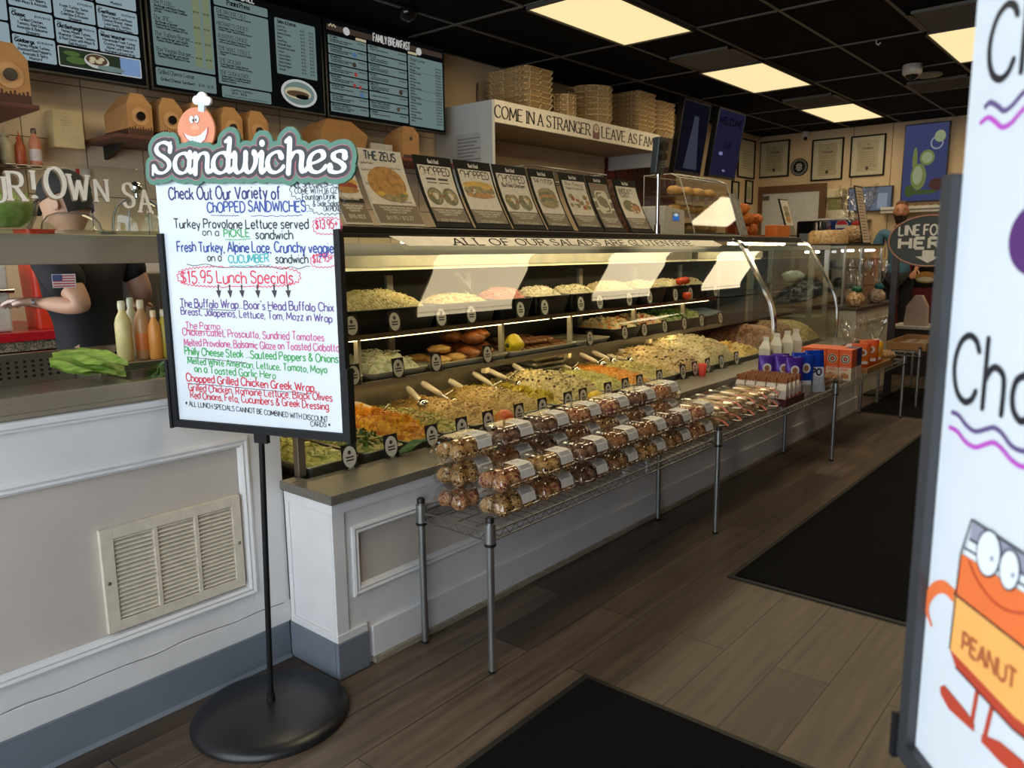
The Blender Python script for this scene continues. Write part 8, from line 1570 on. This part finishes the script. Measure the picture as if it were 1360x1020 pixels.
for i in range(6):
    t_ = i/5; zz = .03-.085*t_; rings.append([hd+f*(-.103*math.cos(a_)*(1-.18*t_**2)-.004)+s*.081*math.sin(a_)*(1-.12*t_)+u*zz for a_ in [-1.15+2.3*k/14 for k in range(15)]])
b.loft(rings, 0, True, cap=False, closed=False); b.build('hair', mat('dark_hair', (38, 30, 26), .8, var=.3, scale=200), t)
sl = (Vector(J['shL'])).lerp(Vector(el), .45); p = P(85, 373, x=sl.x+.085); nrm = (Vector((0, 0, EYE))-p).normalized(); U_ = Vector((0, 0, 1)).cross(nrm).normalized(); fr = (p, U_, nrm.cross(U_), nrm); b = MB(); W_, H_ = .074, .048
rect(b, fr, -W_/2, W_/2, -H_/2, H_/2, 0, 0)
for k in range(5): rect(b, fr, -W_/2+.003, W_/2-.003, -H_/2+.003+.009*k, -H_/2+.0075+.009*k, .0006, 1)
rect(b, fr, -W_/2+.002, -W_/2+.032, 0, H_/2-.002, .0012, 2); b.build('flag_patch', [mat('patch_white', (206, 200, 200), .6), mat('patch_red', (176, 50, 60), .6), mat('patch_blue', (60, 66, 110), .6)], t)
skinned('glove', [(*Vector(wr).lerp(Vector(el), .05), .034), *[(x, y, z, r+.004) for x, y, z, r in hand_joints(wr, Vector(wr)-Vector(el), Vector((0, .2, 1)), 0, 1, .45)[0]]], hand_joints(wr, Vector(wr)-Vector(el), Vector((0, .2, 1)), 0, 1, .45)[1], clear_mat('clear_glove', 1.0, (.93, .93, .94), .25, lo=.10), t)
# bearded man at the far end
hd = P(1197, 281, y=10.4); C0 = Vector((hd.x, hd.y+.03, 0)); Fw = Vector((.12, -1, 0)).normalized(); Rt = Fw.cross(Vector((0, 0, 1))).normalized(); hz = hd.z-.125
J = dict(pelvis=C0+Vector((0, 0, hz-.62)), chest=C0+Vector((0, 0, hz-.24)), neck=C0+Vector((0, 0, hz-.02)), head_base=hd-Vector((0, 0, .07)), shL=C0-Rt*.2+Vector((0, 0, hz-.11)), elL=C0-Rt*.27+Vector((0, 0, hz-.40)), wrL=C0-Rt*.22+Fw*.18+Vector((0, 0, hz-.56)), shR=C0+Rt*.2+Vector((0, 0, hz-.11)), elR=C0+Rt*.27+Vector((0, 0, hz-.40)), wrR=C0+Rt*.22+Fw*.18+Vector((0, 0, hz-.56)), fwd=Fw,
         hipL=C0-Rt*.1+Vector((0, 0, hz-.68)), knL=C0-Rt*.11+Vector((0, 0, .5)), anL=C0-Rt*.11+Vector((0, 0, .085)), hipR=C0+Rt*.1+Vector((0, 0, hz-.68)), knR=C0+Rt*.11+Vector((0, 0, .5)), anR=C0+Rt*.11+Vector((0, 0, .085)))
t = person('person', 'bearded person in blue shirt looking at us behind the oval sign', J, M_skin2, mat('blue_shirt', (70, 110, 140), .8, var=.08), M_bap, dict(curl=.5))
ho, f, s, u = head_mesh(hd, Vector((0, 0, 1.45))-hd, (0, 0, 1), M_skin2, t, 1.08); M_brd = mat('dark_beard', (48, 32, 26), .9, var=.3, scale=160)
b = MB(); rings = []
for i in range(7):
    t_ = i/6; zz = -.035-.098*t_; k2 = 1.06-.36*t_**1.6; rings.append([hd+(f*(.092*k2*math.cos(a_)+.004*(1-abs(a_)/1.7))+s*.080*k2*math.sin(a_)*(1-.12*t_)+u*(zz+.05*(abs(a_)/1.75)**2*(1-t_)))*1.05 for a_ in [-1.75+3.5*k/20 for k in range(21)]])
b.loft(rings[1:], 0, True, cap=False, closed=False); b.add([tuple(p_) for p_ in rings[-1]], [tuple(range(21))]); b.build('beard', M_brd, t)
ribbon_pts = [hd+(f*.105+s*y+u*(-.047-.004*abs(y)/.03))*1.05 for y in (-.034, -.018, 0, .018, .034)]; MB().tube(ribbon_pts, [.004, .007, .006, .007, .004], 6).build('moustache', M_brd, t)
for sd in (-1, 1): MB().tube([hd+(f*.088+s*sd*y+u*z)*1.05 for y, z in ((.014, .024), (.03, .030), (.048, .024))], [.004, .005, .003], 6).build('eyebrow', M_brd, t)
b = MB(); rings = []
for i in range(8):
    t_ = i/7; zz = .066+.056*t_; q = math.sqrt(max(.01, 1-(t_*.97)**2.4)); rings.append([hd+(f*(.082*q*math.cos(a_)-.008)+s*.066*q*math.sin(a_)+u*(zz-.05*(1-t_)*(math.cos(a_) < .1)))*1.06 for a_ in [2*PI*k/24 for k in range(24)]])
b.loft(rings, 0, True); b.build('hair', mat('short_brown_hair', (96, 66, 50), .9, var=.3, scale=160), t)
